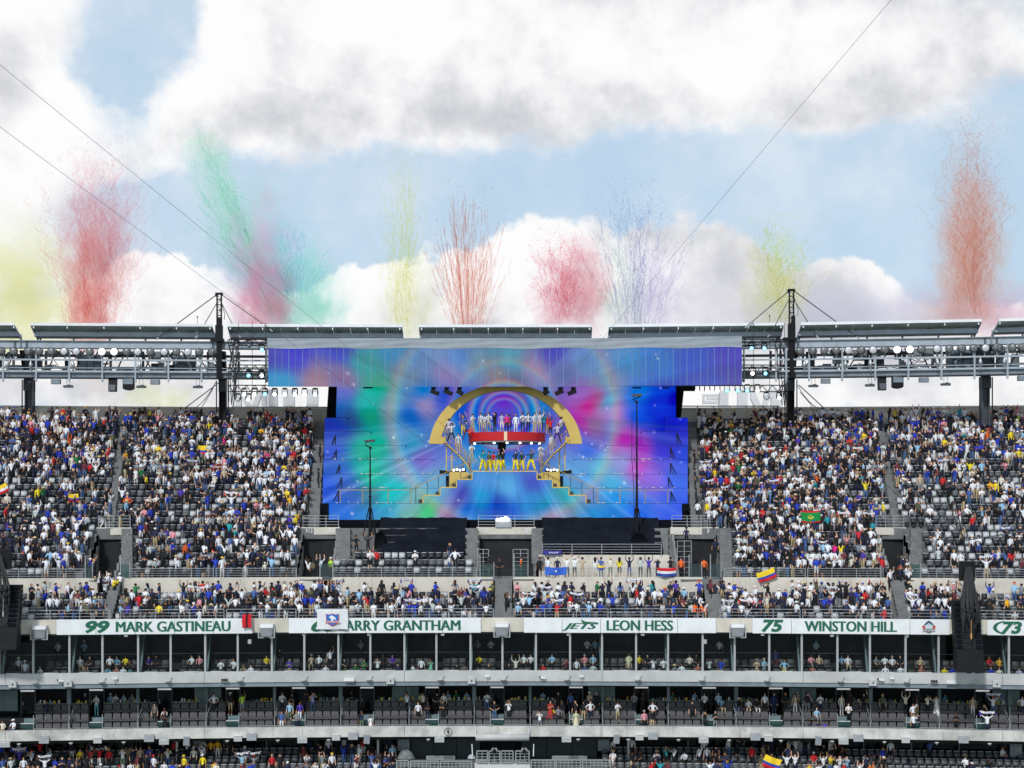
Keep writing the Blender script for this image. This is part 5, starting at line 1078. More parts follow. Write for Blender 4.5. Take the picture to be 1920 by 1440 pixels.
mb.build('rear_frame', M['steel_dark'], hdr)
for px, w in ((690, 18), (1194, 16), (1248, 12)):
    q = P(px, 727, YH + .4); t = thing('black_batten', 'short black batten fixed under the big header screen ' + ('above the green part of the stage' if px < 900 else 'above the right stage pole' if px < 1220 else 'near the right black drape'), 'batten', q); b = MB(); b.box((0, 0, 0), (w * .047, .2, .12)); b.build('batten_body', M['black'], t)
# main LED wall and side drapes
YW = 152.0
wall = thing('led_wall', 'huge glowing stage screen wall with blue, green and pink ring pattern behind the golden arch', 'screen', P(950, 944, YW), world_parts=True)
led_mesh('screen_face', 629, 1270, 716, 950, YW, wall, 2.0)
for nm, o in (('left', [(616, 722), (631, 722), (629, 784), (612, 784)]), ('right', [(1268, 722), (1283, 722), (1281, 745), (1277, 782), (1268, 782)])):
    t = thing('black_drape', f'black vertical drape closing the {nm} end of the stage screen wall', 'drape', P(o[0][0], 784, YW - .4), world_parts=True)
    mb = MB(); mb.prism([P(a, c, YW - .4) for a, c in o], (0, .5, 0)); mb.build('drape_cloth', M['cloth_black'], t)
q = P(1290, 728, YW - 1); b = MB(); b.box(q, (1.3, .5, .5)); o = b.build('black_truss_box', M['black']); tag(o, 'black box under the header screen beside the right drape', 'box')
# stepped LED risers; each a wing of its own
YS = lambda k: 142.6 + 1.25 * k
LEV = [944, 915.5, 889.5, 862, 835.5, 809.5, 783.5]
LX0 = [608, 605, 605.5, 606.5, 607.5, 608, 609]; LX1 = [792, 828, 836, 813, 760, 694, 651]
RX0 = [1098, 1062, 1056, 1076, 1137, 1203, 1247]; RX1 = [1278, 1289.5, 1289.5, 1289.5, 1289.5, 1290, 1289.5]
lw = thing('stage_steps', 'left wing of broad stage steps faced with glowing blue and green screens', 'stage', P(700, 944, 144), world_parts=True)
rw = thing('stage_steps', 'right wing of broad stage steps faced with glowing blue and magenta screens', 'stage', P(1190, 944, 144), world_parts=True)
for t, X0, X1, gx in ((lw, LX0, LX1, 1), (rw, RX0, RX1, -1)):
    for k in range(6):                                                     # face k stands on tread k and carries tread k+1
        led_mesh('riser_screen', X0[k + 1], X1[k + 1], LEV[k + 1], LEV[k], YS(k + 1), t, 2.4)
    for k in range(7):
        a, b = P(X0[k], LEV[k], YS(k)), P(X1[k], LEV[k], YS(k)); z = a.z
        g = 30 if k < 5 else 0
        mb = MB(); mb.box(((a.x + b.x) / 2, YS(k) + .7, z - .02), (b.x - a.x, 1.36, .10)); mb.build('tread', M['black'], t)
        rg = np.random.default_rng(k + (0 if gx > 0 else 20))
        if k < 4:
            mb = MB()
            for i in range(14):
                q = rg.uniform(.1, .9); mb.box((a.x + (b.x - a.x) * q, YS(k) + .08, z + .07), (rg.uniform(.05, .22), .08, .06))
            mb.build('floor_lights', M['lens_light'], t, kind='stuff')
led_mesh('front_screen', 615.5, 1279, 944, 974.5, YS(0), wall, 2.2)
mb = MB(); a, b = P(600, 944, YS(0) + .3), P(1292, 974, YS(0) + .3); mb.box(((a.x + b.x) / 2, YS(0) + .35, (a.z + b.z) / 2 - .1), (b.x - a.x - .3, .3, a.z - b.z)); mb.build('front_frame', M['black'], wall)
# angled handrails at the outer ends of the steps
for nm, t, ps in (('left', lw, [(632, 941, 635, 920), (639, 914, 641, 895), (637, 888, 637, 871), (630, 861, 631, 843), (629, 834, 629, 816)]), ('right', rw, [(1260, 941, 1258, 921), (1255, 914, 1253, 894), (1260, 888, 1257, 868), (1258, 860, 1257, 838), (1270, 832, 1269, 811)])):
    for k, (x0, y0, x1, y1) in enumerate(ps):
        Y = YS(k) + .1; s = -1 if nm == 'left' else 1
        h = thing('step_handrail', f'small black slanted handrail on the {nm} stage steps, {ORD[k]} from the bottom', 'handrail', P(x0, y0, Y), world_parts=True, group='black handrails at the ends of the stage steps')
        mb = MB(); mb.bar(P(x0 + s * 7, y0, Y), P(x1, y1, Y), .09); mb.build('sloping_rail', M['black'], h)
        mb = MB(); mb.bar(P(x1, y0, Y), P(x1, y1, Y), .08); mb.bar(P(x1 + s * 4, y0, Y), P(x1 + s * 1, y1 + 6, Y), .05); mb.build('upright', M['black'], h)
# gold fences on the lowest tread
for nm, x0, x1, posts in (('left', 632, 778, (638, 680, 728, 770)), ('right', 1112, 1260, (1120, 1162, 1210, 1252))):
    Y = YS(0) + .25; t = thing('gold_railing', f'thin gold railing along the lowest tread on the {nm} side of the stage', 'railing', P((x0 + x1) / 2, 943, Y), world_parts=True)
    mb = MB(); mb.bar(P(x0, 918.5, Y), P(x1, 918.5, Y), .06); mb.build('rail_bar', M['gold_dark'], t)
    for p in posts: mb = MB(); mb.bar(P(p, 918, Y), P(p, 943.5, Y), .07); mb.build('rail_post', M['gold_dark'], t)
# centre block with stepped sides
YC = 141.9
cen = thing('centre_stair', 'central stepped stage block with glowing blue front, gold edging and dark side stairs', 'stage', P(946, 974, YC), world_parts=True)
OUT = [(793, 943.5, 929), (825, 929, 914), (856, 914, 899), (885, 899, 883.5)]
def cmask(x, y):
    lim = np.full_like(y, 62.0); d = np.abs(x - 946.0)
    half = np.where(y < 899, 61, np.where(y < 914, 91, np.where(y < 929, 121.5, np.where(y < 943.7, 152, 153))))
    return d < half
led_mesh('front_screen', 794, 1098, 883.5, 943.6, YC, cen, 1.52, mask=cmask)
for s in (-1, 1):
    px = lambda p: 946 + s * (946 - p)
    for i, (x, y0, y1) in enumerate(OUT):
        xn = OUT[i + 1][0] if i < 3 else 885
        mb = MB(); a, b = P(px(x), y0, YC - .04), P(px(x), y1, YC - .04); mb.bar(a, b, .09); mb.build('gold_edging', M['gold'], cen)
        if i < 3: mb = MB(); mb.bar(P(px(x), y1, YC - .04), P(px(xn), y1, YC - .04), .09); mb.build('gold_edging', M['gold'], cen)
        for j in range(2):                                                 # two dark steps beside each corner
            a = P(px(x - 1 - 7 * (1 - j)), y0 - 7.2 * (j + 1) + 0, YC + .3 + .25 * j); c = P(px(x - 1), y0, YC)
            w = abs(c.x - a.x); mb = MB(); mb.box(((a.x + c.x) / 2, YC + .5, (a.z + c.z) / 2), (w, 1.0, a.z - c.z)); mb.build('dark_step', M['stair'], cen)
        a = P(px(x), y1, YC); mb = MB(); e = P(px(xn + (0 if i < 3 else 61)), y0, YC); mb.box(((a.x + e.x) / 2, YC + .9, (a.z + CZ - .04) / 2 - .04), (abs(e.x - a.x), 1.5, a.z - CZ + .04 - .08)); mb.build('block_core', M['black'], cen)
    # gold panels beside the flights
    for (x0, x1, y0, y1) in ((842, 878, 885, 899), (856, 884, 888, 899), (842, 855, 899, 913)):
        a, b = P(px(x0), y0, YC + 1.6), P(px(x1), y1, YC + 1.6); mb = MB(); mb.box(((a.x + b.x) / 2, YC + 1.6 + .01 * x0 / 100, (a.z + b.z) / 2), (abs(b.x - a.x), .1, a.z - b.z)); mb.build('gold_panel', M['gold'], cen)
mb = MB(); mb.bar(P(884, 883.5, YC - .04), P(1008, 883.5, YC - .04), .09); mb.build('gold_edging', M['gold'], cen)
a, b = P(885, 884, YC), P(1007, 884, YC); mb = MB(); mb.box(((a.x + b.x) / 2, YC + 2.3, a.z - .05), (b.x - a.x, 4.5, .08)); mb.build('platform_floor', M['stair'], cen)
for s, nm in ((-1, 'left'), (1, 'right')):
    px = lambda p: 946 + (946 - p) * (1 if s > 0 else -1)
    t = thing('stair_handrail', f'thin gold and black handrail sloping down the {nm} side stairs of the central block', 'handrail', P(px(780), 938, YC + .6), world_parts=True)
    Y = YC + .5; mb = MB(); mb.bar(P(px(779), 914, Y), P(px(881), 864, Y), .06); mb.bar(P(px(881), 862.5, Y), P(px(896), 862.5, Y), .04); mb.build('sloping_rail', M['gold_dark'], t)
    for p, y1 in ((779.5, 942), (801, 928), (822, 914), (842, 905), (864, 898), (881, 884)):
        mb = MB(); mb.bar(P(px(p), 914 - (p - 779) * .49, Y), P(px(p), y1, Y), .055); mb.build('post', M['stair'], t)
t = thing('front_handrail', 'very thin dark railing across the central platform in front of the yellow-trousered dancers', 'railing', P(946, 884, YC + .3), world_parts=True)
mb = MB(); mb.bar(P(896, 862.5, YC + .3), P(996, 862.5, YC + .3), .03); mb.build('rail_bar', M['steel_dark'], t)
for p in (914, 974): mb = MB(); mb.bar(P(p, 862.5, YC + .3), P(p, 884, YC + .3), .03); mb.build('post', M['steel_dark'], t)
# the golden arch
YA = 147.6
arch = thing('golden_arch', 'large flat golden half-ring arch with square feet framing the performers', 'arch', P(948, 832, YA), world_parts=True)
def ell(a, b, y0, ang): return 948 + a * math.cos(ang), y0 - b * math.sin(ang)
n = 44; oa0 = math.asin((838 - 826) / 118.0); ia0 = math.asin((847 - 819) / 115.0)
outer = [ell(143, 118, 838, oa0 + (math.pi - 2 * oa0) * i / n) for i in range(n + 1)]; inner = [ell(124, 115, 847, ia0 + (math.pi - 2 * ia0) * i / n) for i in range(n + 1)]
outer[0] = (1091, 826); outer[-1] = (805, 826)
mb = MB(); D = 1.1
Fo = [P(a, b, YA) for a, b in outer]; Fi = [P(a, b, YA) for a, b in inner]; Bo = [p + Vector((0, D, 0)) for p in Fo]; Bi = [p + Vector((0, D, 0)) for p in Fi]; k = n + 1
mb.add(Fo + Fi + Bo + Bi, [(i, i + 1, k + i + 1, k + i) for i in range(n)] + [(2 * k + i + 1, 2 * k + i, 3 * k + i, 3 * k + i + 1) for i in range(n)] + [(i + 1, i, 2 * k + i, 2 * k + i + 1) for i in range(n)] + [(k + i, k + i + 1, 3 * k + i + 1, 3 * k + i) for i in range(n)])
mb.build('half_ring', M['gold'], arch)
for s in (-1, 1):
    a, b = P(948 + s * 143, 819, YA), P(948 + s * 109, 832, YA); mb = MB()
    o = [(948 + s * 143, 826), (948 + s * 143, 832), (948 + s * 112, 832), (948 + s * 112, 819.3), (948 + s * 120.8, 819.3)]
    mb.prism([P(u, v, YA - .004) for u, v in o], (0, D, 0)); mb.build('arch_foot', M['gold'], arch)
# red round platform on a black column
YP = 147.0
q = P(951, 829, YP); rad = 72 * YP / F; zt, zb = P(0, 812.5, YP).z, P(0, 828.5, YP).z
plat = thing('round_platform', 'round platform with glossy red rim and cream stripe, ringed with white lamps below', 'platform', q, world_parts=True)
mb = MB(); mb.lathe((q.x, YP, zb), (0, 0, 1), [(0, rad), (zt - zb, rad)], 64); mb.lathe((q.x, YP, zb), (0, 0, 1), [(0, rad - .06), (zt - zb, rad - .06)], 64); mb.build('red_rim', M['red'], plat)
mb = MB(); mb.lathe((q.x, YP, zb + .05), (0, 0, 1), [(0, .01), (0, rad - .06), (zt - zb - .08, rad - .06), (zt - zb - .08, .01)], 40); mb.build('deck', M['stair'], plat)
mb = MB(); mb.box((P(948, 0, YP - rad).x, YP - rad - .015, (zt + zb) / 2), (.26, .06, zt - zb + .02)); mb.build('cream_stripe', M['cream'], plat)
mb = MB(); mb.lathe((q.x, YP, zb - .14), (0, 0, 1), [(0, rad - .2), (0, rad - .05), (.12, rad - .05)], 40); mb.build('under_ring', M['mullion'], plat)
for i in range(7):
    a = R(-150 + 120 * i / 6); mb = MB(); c = Vector((q.x + (rad - .12) * math.cos(a), YP + (rad - .12) * math.sin(a), zb - .2)); mb.lathe(c, (0, -.6, -1), [(-.04, .02), (0, .11), (.04, .09)], 8); mb.build('under_lamp', M['lamp_white'] if i not in (1,) else M['black'], plat)
mb = MB(); c = P(941, 836, YP - 1.5); mb.box((c.x, c.y, c.z), (.72, .8, .62)); mb.box((c.x, c.y, c.z - .55), (.40, .4, .5)); mb.build('hanging_box', M['black'], plat)
# spiral stairs left and right
for s, nm in ((-1, 'left'), (1, 'right')):
    X = lambda p: 948 + s * p
    t = thing('curved_stair', f'gold framed curved stair with thin rails coming down the {nm} side of the round platform', 'staircase', P(X(100), 883, 145), world_parts=True)
    N = 12; path = []
    for i in range(N + 1):
        f = i / N; ang = f * 1.35; path.append((X(114 - 50 * math.sin(ang) ** 1.1), 826 + 57 * f, 147.2 - 3.2 * (1 - math.cos(ang * 1.1)) * .9))
    for i in range(N):
        a = P(*path[i]); b = P(*path[i + 1]); d = (b - a); mb = MB(); mb.box(((a.x + b.x) / 2, (a.y + b.y) / 2 + .1, b.z), (max(.34, abs(d.x) * 1.2), 1.15, .06)); mb.build('tread', M['gold_dark'], t)
    for dy in (-.5, .6):
        mb = MB(); mb.tube([P(*p) + Vector((0, dy, -.12)) for p in path], .05, 4); mb.build('stringer', M['gold'], t)
        for hgt in (.45, .9):
            mb = MB(); mb.tube([P(*p) + Vector((-s * .0, dy, hgt)) for p in path], .028, 4); mb.build('handrail', M['gold_dark'], t)
        for i in range(0, N + 1, 2):
            c = P(*path[i]); mb = MB(); mb.bar(c + Vector((0, dy, -.1)), c + Vector((0, dy, .9)), .035); mb.build('baluster', M['gold_dark'], t)
    for p0 in (111, 101, 80):
        zt_ = 830 if p0 > 105 else 840 if p0 > 90 else 858; a = P(X(p0), zt_, 147.4); b = P(X(p0), 884, 147.4); mb = MB(); mb.bar(a, b, .10); mb.build('support_post', M['gold'], t)
    mb = MB(); mb.bar(P(X(112), 857, 147.4), P(X(78), 857, 147.4), .05); mb.bar(P(X(112), 862, 147.4), P(X(88), 862, 147.4), .04); mb.bar(P(X(112), 834, 147.3), P(X(64), 876, 147.3), .07); mb.build('brace', M['gold'], t)
    a = P(X(118), 887, 146.6); t2 = thing('black_wedge', f'low black wedge flap beside the gold stair on the {nm} of the stage', 'wedge', a, world_parts=True)
    mb = MB(); mb.prism([P(X(124), 881, 146.4), P(X(124), 888, 146.4), P(X(100), 888, 146.4), P(X(100), 884, 146.4)], (0, .5, 0)); mb.build('wedge_body', M['black'], t2)
    t3 = thing('lamp_row', f'row of small white lamps behind the {nm} handrail of the central block', 'stage light', P(X(90), 883, 146), world_parts=True)
    mb = MB(); a, b = P(X(100), 880, 146), P(X(74), 886, 146); mb.box(((a.x + b.x) / 2, 146.05, (a.z + b.z) / 2), (abs(b.x - a.x), .2, a.z - b.z)); mb.build('lamp_bar', M['black'], t3)
    for i in range(4): c = P(X(97 - 6 * i), 881.5 - (i % 2), 145.9); mb = MB(); mb.lathe(c, (0, -1, 0), [(0, .1), (.05, .09), (.06, .001)], 8); mb.build('lamp', M['lamp_white'], t3)
# lamps hanging under the header in front of the wall
for px, dx, l in ((813, .5, 'outermost black lamp hanging under the screen, left of the arch'), (838, .5, 'middle black lamp hanging under the screen, left of the arch'), (862, .28, 'black lamp hanging under the screen over the left shoulder of the arch'), (1023, -.15, 'black lamp hanging under the screen over the right shoulder of the arch'), (1051, -.5, 'middle black lamp hanging under the screen, right of the arch'), (1075, -.5, 'outermost black lamp hanging under the screen, right of the arch')):
    q = P(px, 726, YH + .5); t = thing('stage_lamp', l, 'stage light', q, 0, 'black lamps under the header screen')
    b = MB(); b.box((0, 0, -.08), (.42, .4, .16)); b.build('lamp_base', M['black'], t); b = MB(); b.box((-.04, 0, -.3), (.34, .3, .4)); b.build('yoke', M['black'], t)
    b = MB(); b.bar((-.22 * dx / abs(dx), 0, -.32), (dx * .9, -.1, -.60), .38); b.build('lamp_head', M['black'], t)
# black skirt and covers below the stage
t = thing('stage_skirt', 'black cloth skirt hanging below the glowing front edge of the stage', 'skirt', P(945, 1000, 142.3), world_parts=True)
for i in range(6):
    p0, p1 = 606 + (1290 - 606) * i / 6, 606 + (1290 - 606) * (i + 1) / 6; a, b = P(p0 + .4, 974.8, 142.3), P(p1 - .4, 1003, 142.3)
    mb = MB(); nx = 14; vs = []
    for j in range(2):
        for k_ in range(nx + 1): vs.append((a.x + (b.x - a.x) * k_ / nx, 142.3 + .05 * math.sin(k_ * 1.9 + i), a.z if j == 0 else b.z))
    mb.add(vs, [(k_, k_ + 1, nx + 2 + k_, nx + 1 + k_) for k_ in range(nx)], 0, True); mb.build('skirt_panel', M['cloth_black'], t)
for px, l, o in ((604, 'left', [(600, 944), (616, 944), (616, 974), (608, 966), (600, 955)]), (1286, 'right', [(1279, 945), (1293, 945), (1293, 958), (1279, 958)])):
    t = thing('black_flap', f'black cloth flap below the {l} end of the stage steps', 'cloth', P(px, 974, 142.4), world_parts=True); b = MB(); b.prism([P(u, v, 142.35) for u, v in o], (0, .4, 0)); b.build('flap_cloth', M['cloth_black'], t)
for (x0, x1), nm in (((708, 874), 'left'), ((1017, 1240), 'right')):
    t = thing('seat_cover', f'dark blue-grey tarpaulin covering the sloping seat rows under the {nm} half of the stage', 'tarpaulin', P((x0 + x1) / 2, 1035, 138.5), world_parts=True)
    yb_, yt_ = 137.3, 141.9; zb_, zt_ = UP[3][1] + .55, UP[8][1] + .35
    if nm == 'left': yb_, zb_ = 137.4, UP[2][1] + .9
    a, b = Xat(x0, 139), Xat(x1, 139); nx, ny = 40, 10; vs = []; rg = np.random.default_rng(int(x0))
    for j in range(ny + 1):
        for i in range(nx + 1):
            f = j / ny; u = i / nx
            vs.append((a + (b - a) * u, yb_ + (yt_ - yb_) * f, zb_ + (zt_ - zb_) * f + .10 * mnoise.noise(Vector((u * 9 + x0, f * 4, 0))) - .05 * abs(math.sin(f * 15))))
    mb = MB(); mb.add(vs, [(j * (nx + 1) + i, j * (nx + 1) + i + 1, (j + 1) * (nx + 1) + i + 1, (j + 1) * (nx + 1) + i) for j in range(ny) for i in range(nx)], 0, True)
    lo = [(a, yb_, zb_), (b, yb_, zb_), (b, yb_ + .05, zb_ - .9), (a, yb_ + .05, zb_ - .9)]; mb.add(lo, [(0, 1, 2, 3)]); mb.build('tarpaulin', M['cover'], t)
    mb = MB()
    for i in range(26):
        u = rg.uniform(0, 1); mb.box((a + (b - a) * u, yb_ - .04, zb_ - rg.uniform(.02, .2)), (rg.uniform(.1, .7), .06, rg.uniform(.02, .16)), ry=rg.uniform(-.4, .4))
    mb.build('loose_edge', M['black'], t)
# a row of dark folded seats with white tags behind the standing fans
t = thing('tagged_seat_row', 'row of dark folded seats with small white number tags behind the right railing', 'seats', P(1128, 1038, 138), world_parts=True)
a, b = Xat(1022, 138.2), Xat(1236, 138.2); mb = MB(); mb.box(((a + b) / 2, 138.1, UP[3][1] + .42), (b - a, .3, .55)); mb.build('seat_backs', M['seat_dark'], t)
for i in range(14): mb = MB(); mb.box((a + (b - a) * (i + .5) / 14, 137.9, UP[3][1] + .52), (.18, .04, .16)); mb.build('seat_tag', M['white_dull'], t)
# two tall camera poles with tripod feet
for px, ytop, ybase, Y, s, nm in ((694, 842, 1004, 139.6, 1, 'left'), (1194, 756, 1004, 139.6, -1, 'right')):
    b0 = P(px, ybase, Y); zt = P(px, ytop, Y).z
    t = thing('camera_pole', f'{"shorter" if s > 0 else "tall"} dark telescopic pole with a small camera on top before the {nm} stage steps', 'camera pole', b0, world_parts=True)
    mb = MB(); h = zt - b0.z
    mb.tube([b0, b0 + Vector((0, 0, h * .2)), b0 + Vector((0, 0, h * .45)), Vector((b0.x, Y, zt))], [.15, .12, .085, .05], 8); mb.build('mast_tube', M['black'], t)
    mb = MB()
    for f in (.2, .45, .7): mb.lathe(b0 + Vector((0, 0, h * f)), (0, 0, 1), [(-.06, .1), (-.05, .19 - f * .12), (.05, .19 - f * .12), (.06, .1)], 8)
    mb.build('collar', M['black'], t)
    for dx, dy in ((-.55, -.4), (.55, -.4), (0, .6)): mb = MB(); mb.bar(b0 + Vector((dx, dy, -.1)), b0 + Vector((dx * .2, dy * .2, 2.3)), .07); mb.build('tripod_leg', M['black'], t)
    c = Vector((b0.x, Y, zt)); mb = MB(); mb.box(c + Vector((.02 * s, 0, .10)), (.22, .3, .2)); mb.tube([c + Vector((0, 0, .15)), c + Vector((-.36 * s * -1 if s < 0 else -.36, 0, .3)), c + Vector((.36 if s < 0 else -.36, 0, .6))], .05, 5); mb.build('camera_yoke', M['black'], t)
    mb = MB(); mb.bar(c + Vector((-.35, 0, .64)), c + Vector((.40, -.1, .70)), .22); mb.bar(c + Vector((-.5, -.1, .66)), c + Vector((-.2, -.1, .66)), .12); mb.build('camera_body', M['steel_dark'], t)
    if s < 0:
        mb = MB(); mb.tube([P(px - 4, 768, Y), P(px - 9, 772, Y), P(px - 9.5, 860, Y), P(px - 7, 888, Y), P(px - 4, 985, Y)], .025, 4); mb.build('hanging_cable', M['cable'], t)
    else:
        mb = MB(); mb.tube([P(px - 4, 846, Y), P(px - 8, 850, Y), P(px - 7, 858, Y), P(px - 2, 861, Y)], .02, 4); mb.build('hanging_cable', M['cable'], t)
# black shrouded equipment at the pole feet
for px, pts, l in ((720, [(700, 1040), (703, 1003), (715, 996), (724, 1012), (726, 1040)], 'black covered equipment heap at the foot of the left camera pole'), (1203, [(1180, 1026), (1184, 1010), (1192, 1001), (1206, 1003), (1216, 1014), (1222, 1028)], 'black covered equipment heap at the foot of the right camera pole')):
    t = thing('covered_equipment', l, 'equipment', P(px, 1036, 138.6), world_parts=True); b = MB(); o = [P(u, v, 138.5) for u, v in pts]; n = len(o)
    b.add([p + Vector((0, .0, 0)) for p in o] + [p + Vector((0, .9, .1)) for p in o] + [sum(o, Vector()) / n + Vector((0, -.25, 0))], [(i, (i + 1) % n, (i + 1) % n + n, i + n) for i in range(n)] + [(i, (i + 1) % n, 2 * n) for i in range(n)], 0, True); b.build('black_cover', M['cloth_black'], t)
# strobe cluster above the middle tunnel
q = P(944, 982, 140.6); t = thing('strobe_cluster', 'cluster of glaring white strobe lamps on a steel box above the middle tunnel', 'stage light', q, world_parts=True)
mb = MB(); mb.box(q + Vector((0, .1, 0)), (1.36, .5, .62)); mb.build('steel_box', M['galv'], t)
for i, (dx, dz, r) in enumerate(((-.42, .34, .13), (-.2, .36, .16), (.02, .36, .16), (.2, .42, .20), (.40, .36, .14), (-.55, .33, .09))):
    mb = MB(); mb.lathe(q + Vector((dx, -.25, dz)), (0, -1, 0), [(0, r), (.06, r * .9), (.07, .001)], 10); mb.build('strobe', M['lamp_white'], t)
# camera platform and railings at the bottom centre
def crowd_barrier(p0, p1, ytop, ybot, Y, lab, group='steel barriers round the camera platform'):
    a, b = P(p0, ytop, Y), P(p1, ybot, Y); t = thing('steel_barrier', lab, 'barrier', ((a.x + b.x) / 2, Y, b.z), 0, group, world_parts=True)
    mb = MB(); mb.box(((a.x + b.x) / 2, Y, a.z), (b.x - a.x, .06, .09)); mb.box(((a.x + b.x) / 2, Y, b.z), (b.x - a.x, .06, .07)); mb.build('frame_bar', M['galv'], t)
    n = max(2, int((p1 - p0) / 7))
    for f in (.25, .5, .75): mb = MB(); mb.box(((a.x + b.x) / 2, Y, b.z + (a.z - b.z) * f), (b.x - a.x, .04, .05)); mb.build('rail_bar', M['galv'], t)
    for i in range(n + 1): mb = MB(); mb.box((a.x + (b.x - a.x) * i / n, Y + .03, (a.z + b.z) / 2), (.05 if 0 < i < n else .09, .04, a.z - b.z)); mb.build('upright', M['galv'], t)
YB = 128.6
for i, (p0, p1, yt, yb, l) in enumerate(((744, 766, 1426, 1446, 'at the left end of the bottom centre row'), (770, 822, 1427, 1446, 'in front of the man in black waving'), (826, 884, 1427, 1446, 'left of the white camera deck'), (894, 914, 1408, 1430, 'left on the white camera deck'), (917, 937, 1408, 1430, 'second on the white camera deck'), (940, 962, 1408, 1430, 'in the middle of the white camera deck'), (967, 992, 1408, 1430, 'right on the white camera deck'),
                                  (996, 1040, 1425, 1446, 'right of the white camera deck'), (1043, 1088, 1425, 1446, 'in front of the fans right of the camera deck'), (1092, 1144, 1425, 1446, 'at the right end of the bottom centre row'))):
    crowd_barrier(p0, p1, yt, yb, YB + (1.4 if yb < 1440 else 0), 'galvanised steel barrier with bars ' + l)
for p0, p1, l in ((800, 852, 'left'), (1036, 1100, 'right')): crowd_barrier(p0, p1, 1418, 1424, 131.5, f'low thin steel railing at the back of the bottom centre on the {l}', 'low railings behind the camera platform')
a, b = P(890, 1431, YB + 1.5), P(994, 1452, YB + 1.5); t = thing('camera_deck', 'white fronted camera deck at the bottom centre of the picture', 'platform', ((a.x + b.x) / 2, YB + 1.5, b.z), world_parts=True); mb = MB(); mb.box(((a.x + b.x) / 2, YB + 2.6, (a.z + b.z) / 2), (b.x - a.x, 2.2, a.z - b.z)); mb.build('deck_body', M['white_dull'], t)
a, b = P(892, 1377, 129.6), P(992, 1388, 129.6); t = thing('rolled_awning', 'long pale rolled awning tube under the balcony at the bottom centre', 'awning', ((a.x + b.x) / 2, 129.4, b.z), world_parts=True); mb = MB(); mb.lathe((a.x, 129.5, (a.z + b.z) / 2), (1, 0, 0), [(0, .01), (0, .26), (b.x - a.x, .26), (b.x - a.x, .01)], 14); mb.build('awning_roll', M['fascia'], t)
for s in (0, 1): mb = MB(); x = a.x if s == 0 else b.x; mb.bar((x, 129.5, a.z - .2), (x, 129.9, a.z + .4), .07); mb.build('awning_arm', M['galv'], t)
for px, py, l in ((761, 1418, 'grey crumpled plastic-wrapped equipment at the bottom, under the 212 and 213 sign'), (884, 1420, 'small plastic-wrapped stand left of the camera deck')):
    q = P(px, py, 130.4); t = thing('wrapped_equipment', l, 'equipment', q, world_parts=True); b = MB(); r = .72 if px < 800 else .34; n = 12
    vs = [q + Vector((0, 0, r * .7))]; 
    for j in range(1, 5):
        for i in range(n): rr = r * math.sin(j / 4 * 1.4) * (1 + .18 * mnoise.noise(Vector((i * .9, j * 1.7, px)))); vs.append(q + Vector((rr * math.cos(2 * math.pi * i / n), .6 * rr * math.sin(2 * math.pi * i / n), r * .75 * math.cos(j / 4 * 1.9))))
    b.add(vs, [(0, 1 + i, 1 + (i + 1) % n) for i in range(n)] + [(1 + (j - 1) * n + i, 1 + j * n + i, 1 + j * n + (i + 1) % n, 1 + (j - 1) * n + (i + 1) % n) for j in range(1, 4) for i in range(n)], 0, True); b.build('plastic_wrap', M['plastic_grey'] if px > 800 else mat('grey_plastic_sheet', (.16, .17, .17), .5, nz=.4, nsc=2, bump=.6), t)
for px, lean, l in ((886, -4, 'white pole left of the camera deck'), (1000, 2, 'white pole right of the camera deck')):
    a = P(px, 1418, 130.2); t = thing('white_pole', l, 'pole', a, world_parts=True); mb = MB(); mb.bar(a, P(px + lean * .3, 1395, 130.2), .07); mb.build('pole_tube', M['white'], t)
for px, l in ((927, 'left'), (983, 'right')):
    q = P(px, 1412, 130.5); t = thing('broadcast_camera', f'grey and white broadcast camera on a tripod on the {l} of the camera deck', 'camera', q, world_parts=True)
    mb = MB(); mb.box(q + Vector((0, 0, .25)), (.42, .7, .34)); mb.build('camera_body', M['pale_box'], t); mb = MB(); mb.lathe(q + Vector((0, -.35, .26)), (0, -1, 0), [(0, .14), (.4, .17), (.41, .02)], 10); mb.build('camera_lens', M['black'], t)
    for dx, dy in ((-.35, -.3), (.35, -.3), (0, .4)): mb = MB(); mb.bar(q + Vector((0, 0, .1)), q + Vector((dx, dy, -.75)), .05); mb.build('tripod_leg', M['black'], t)
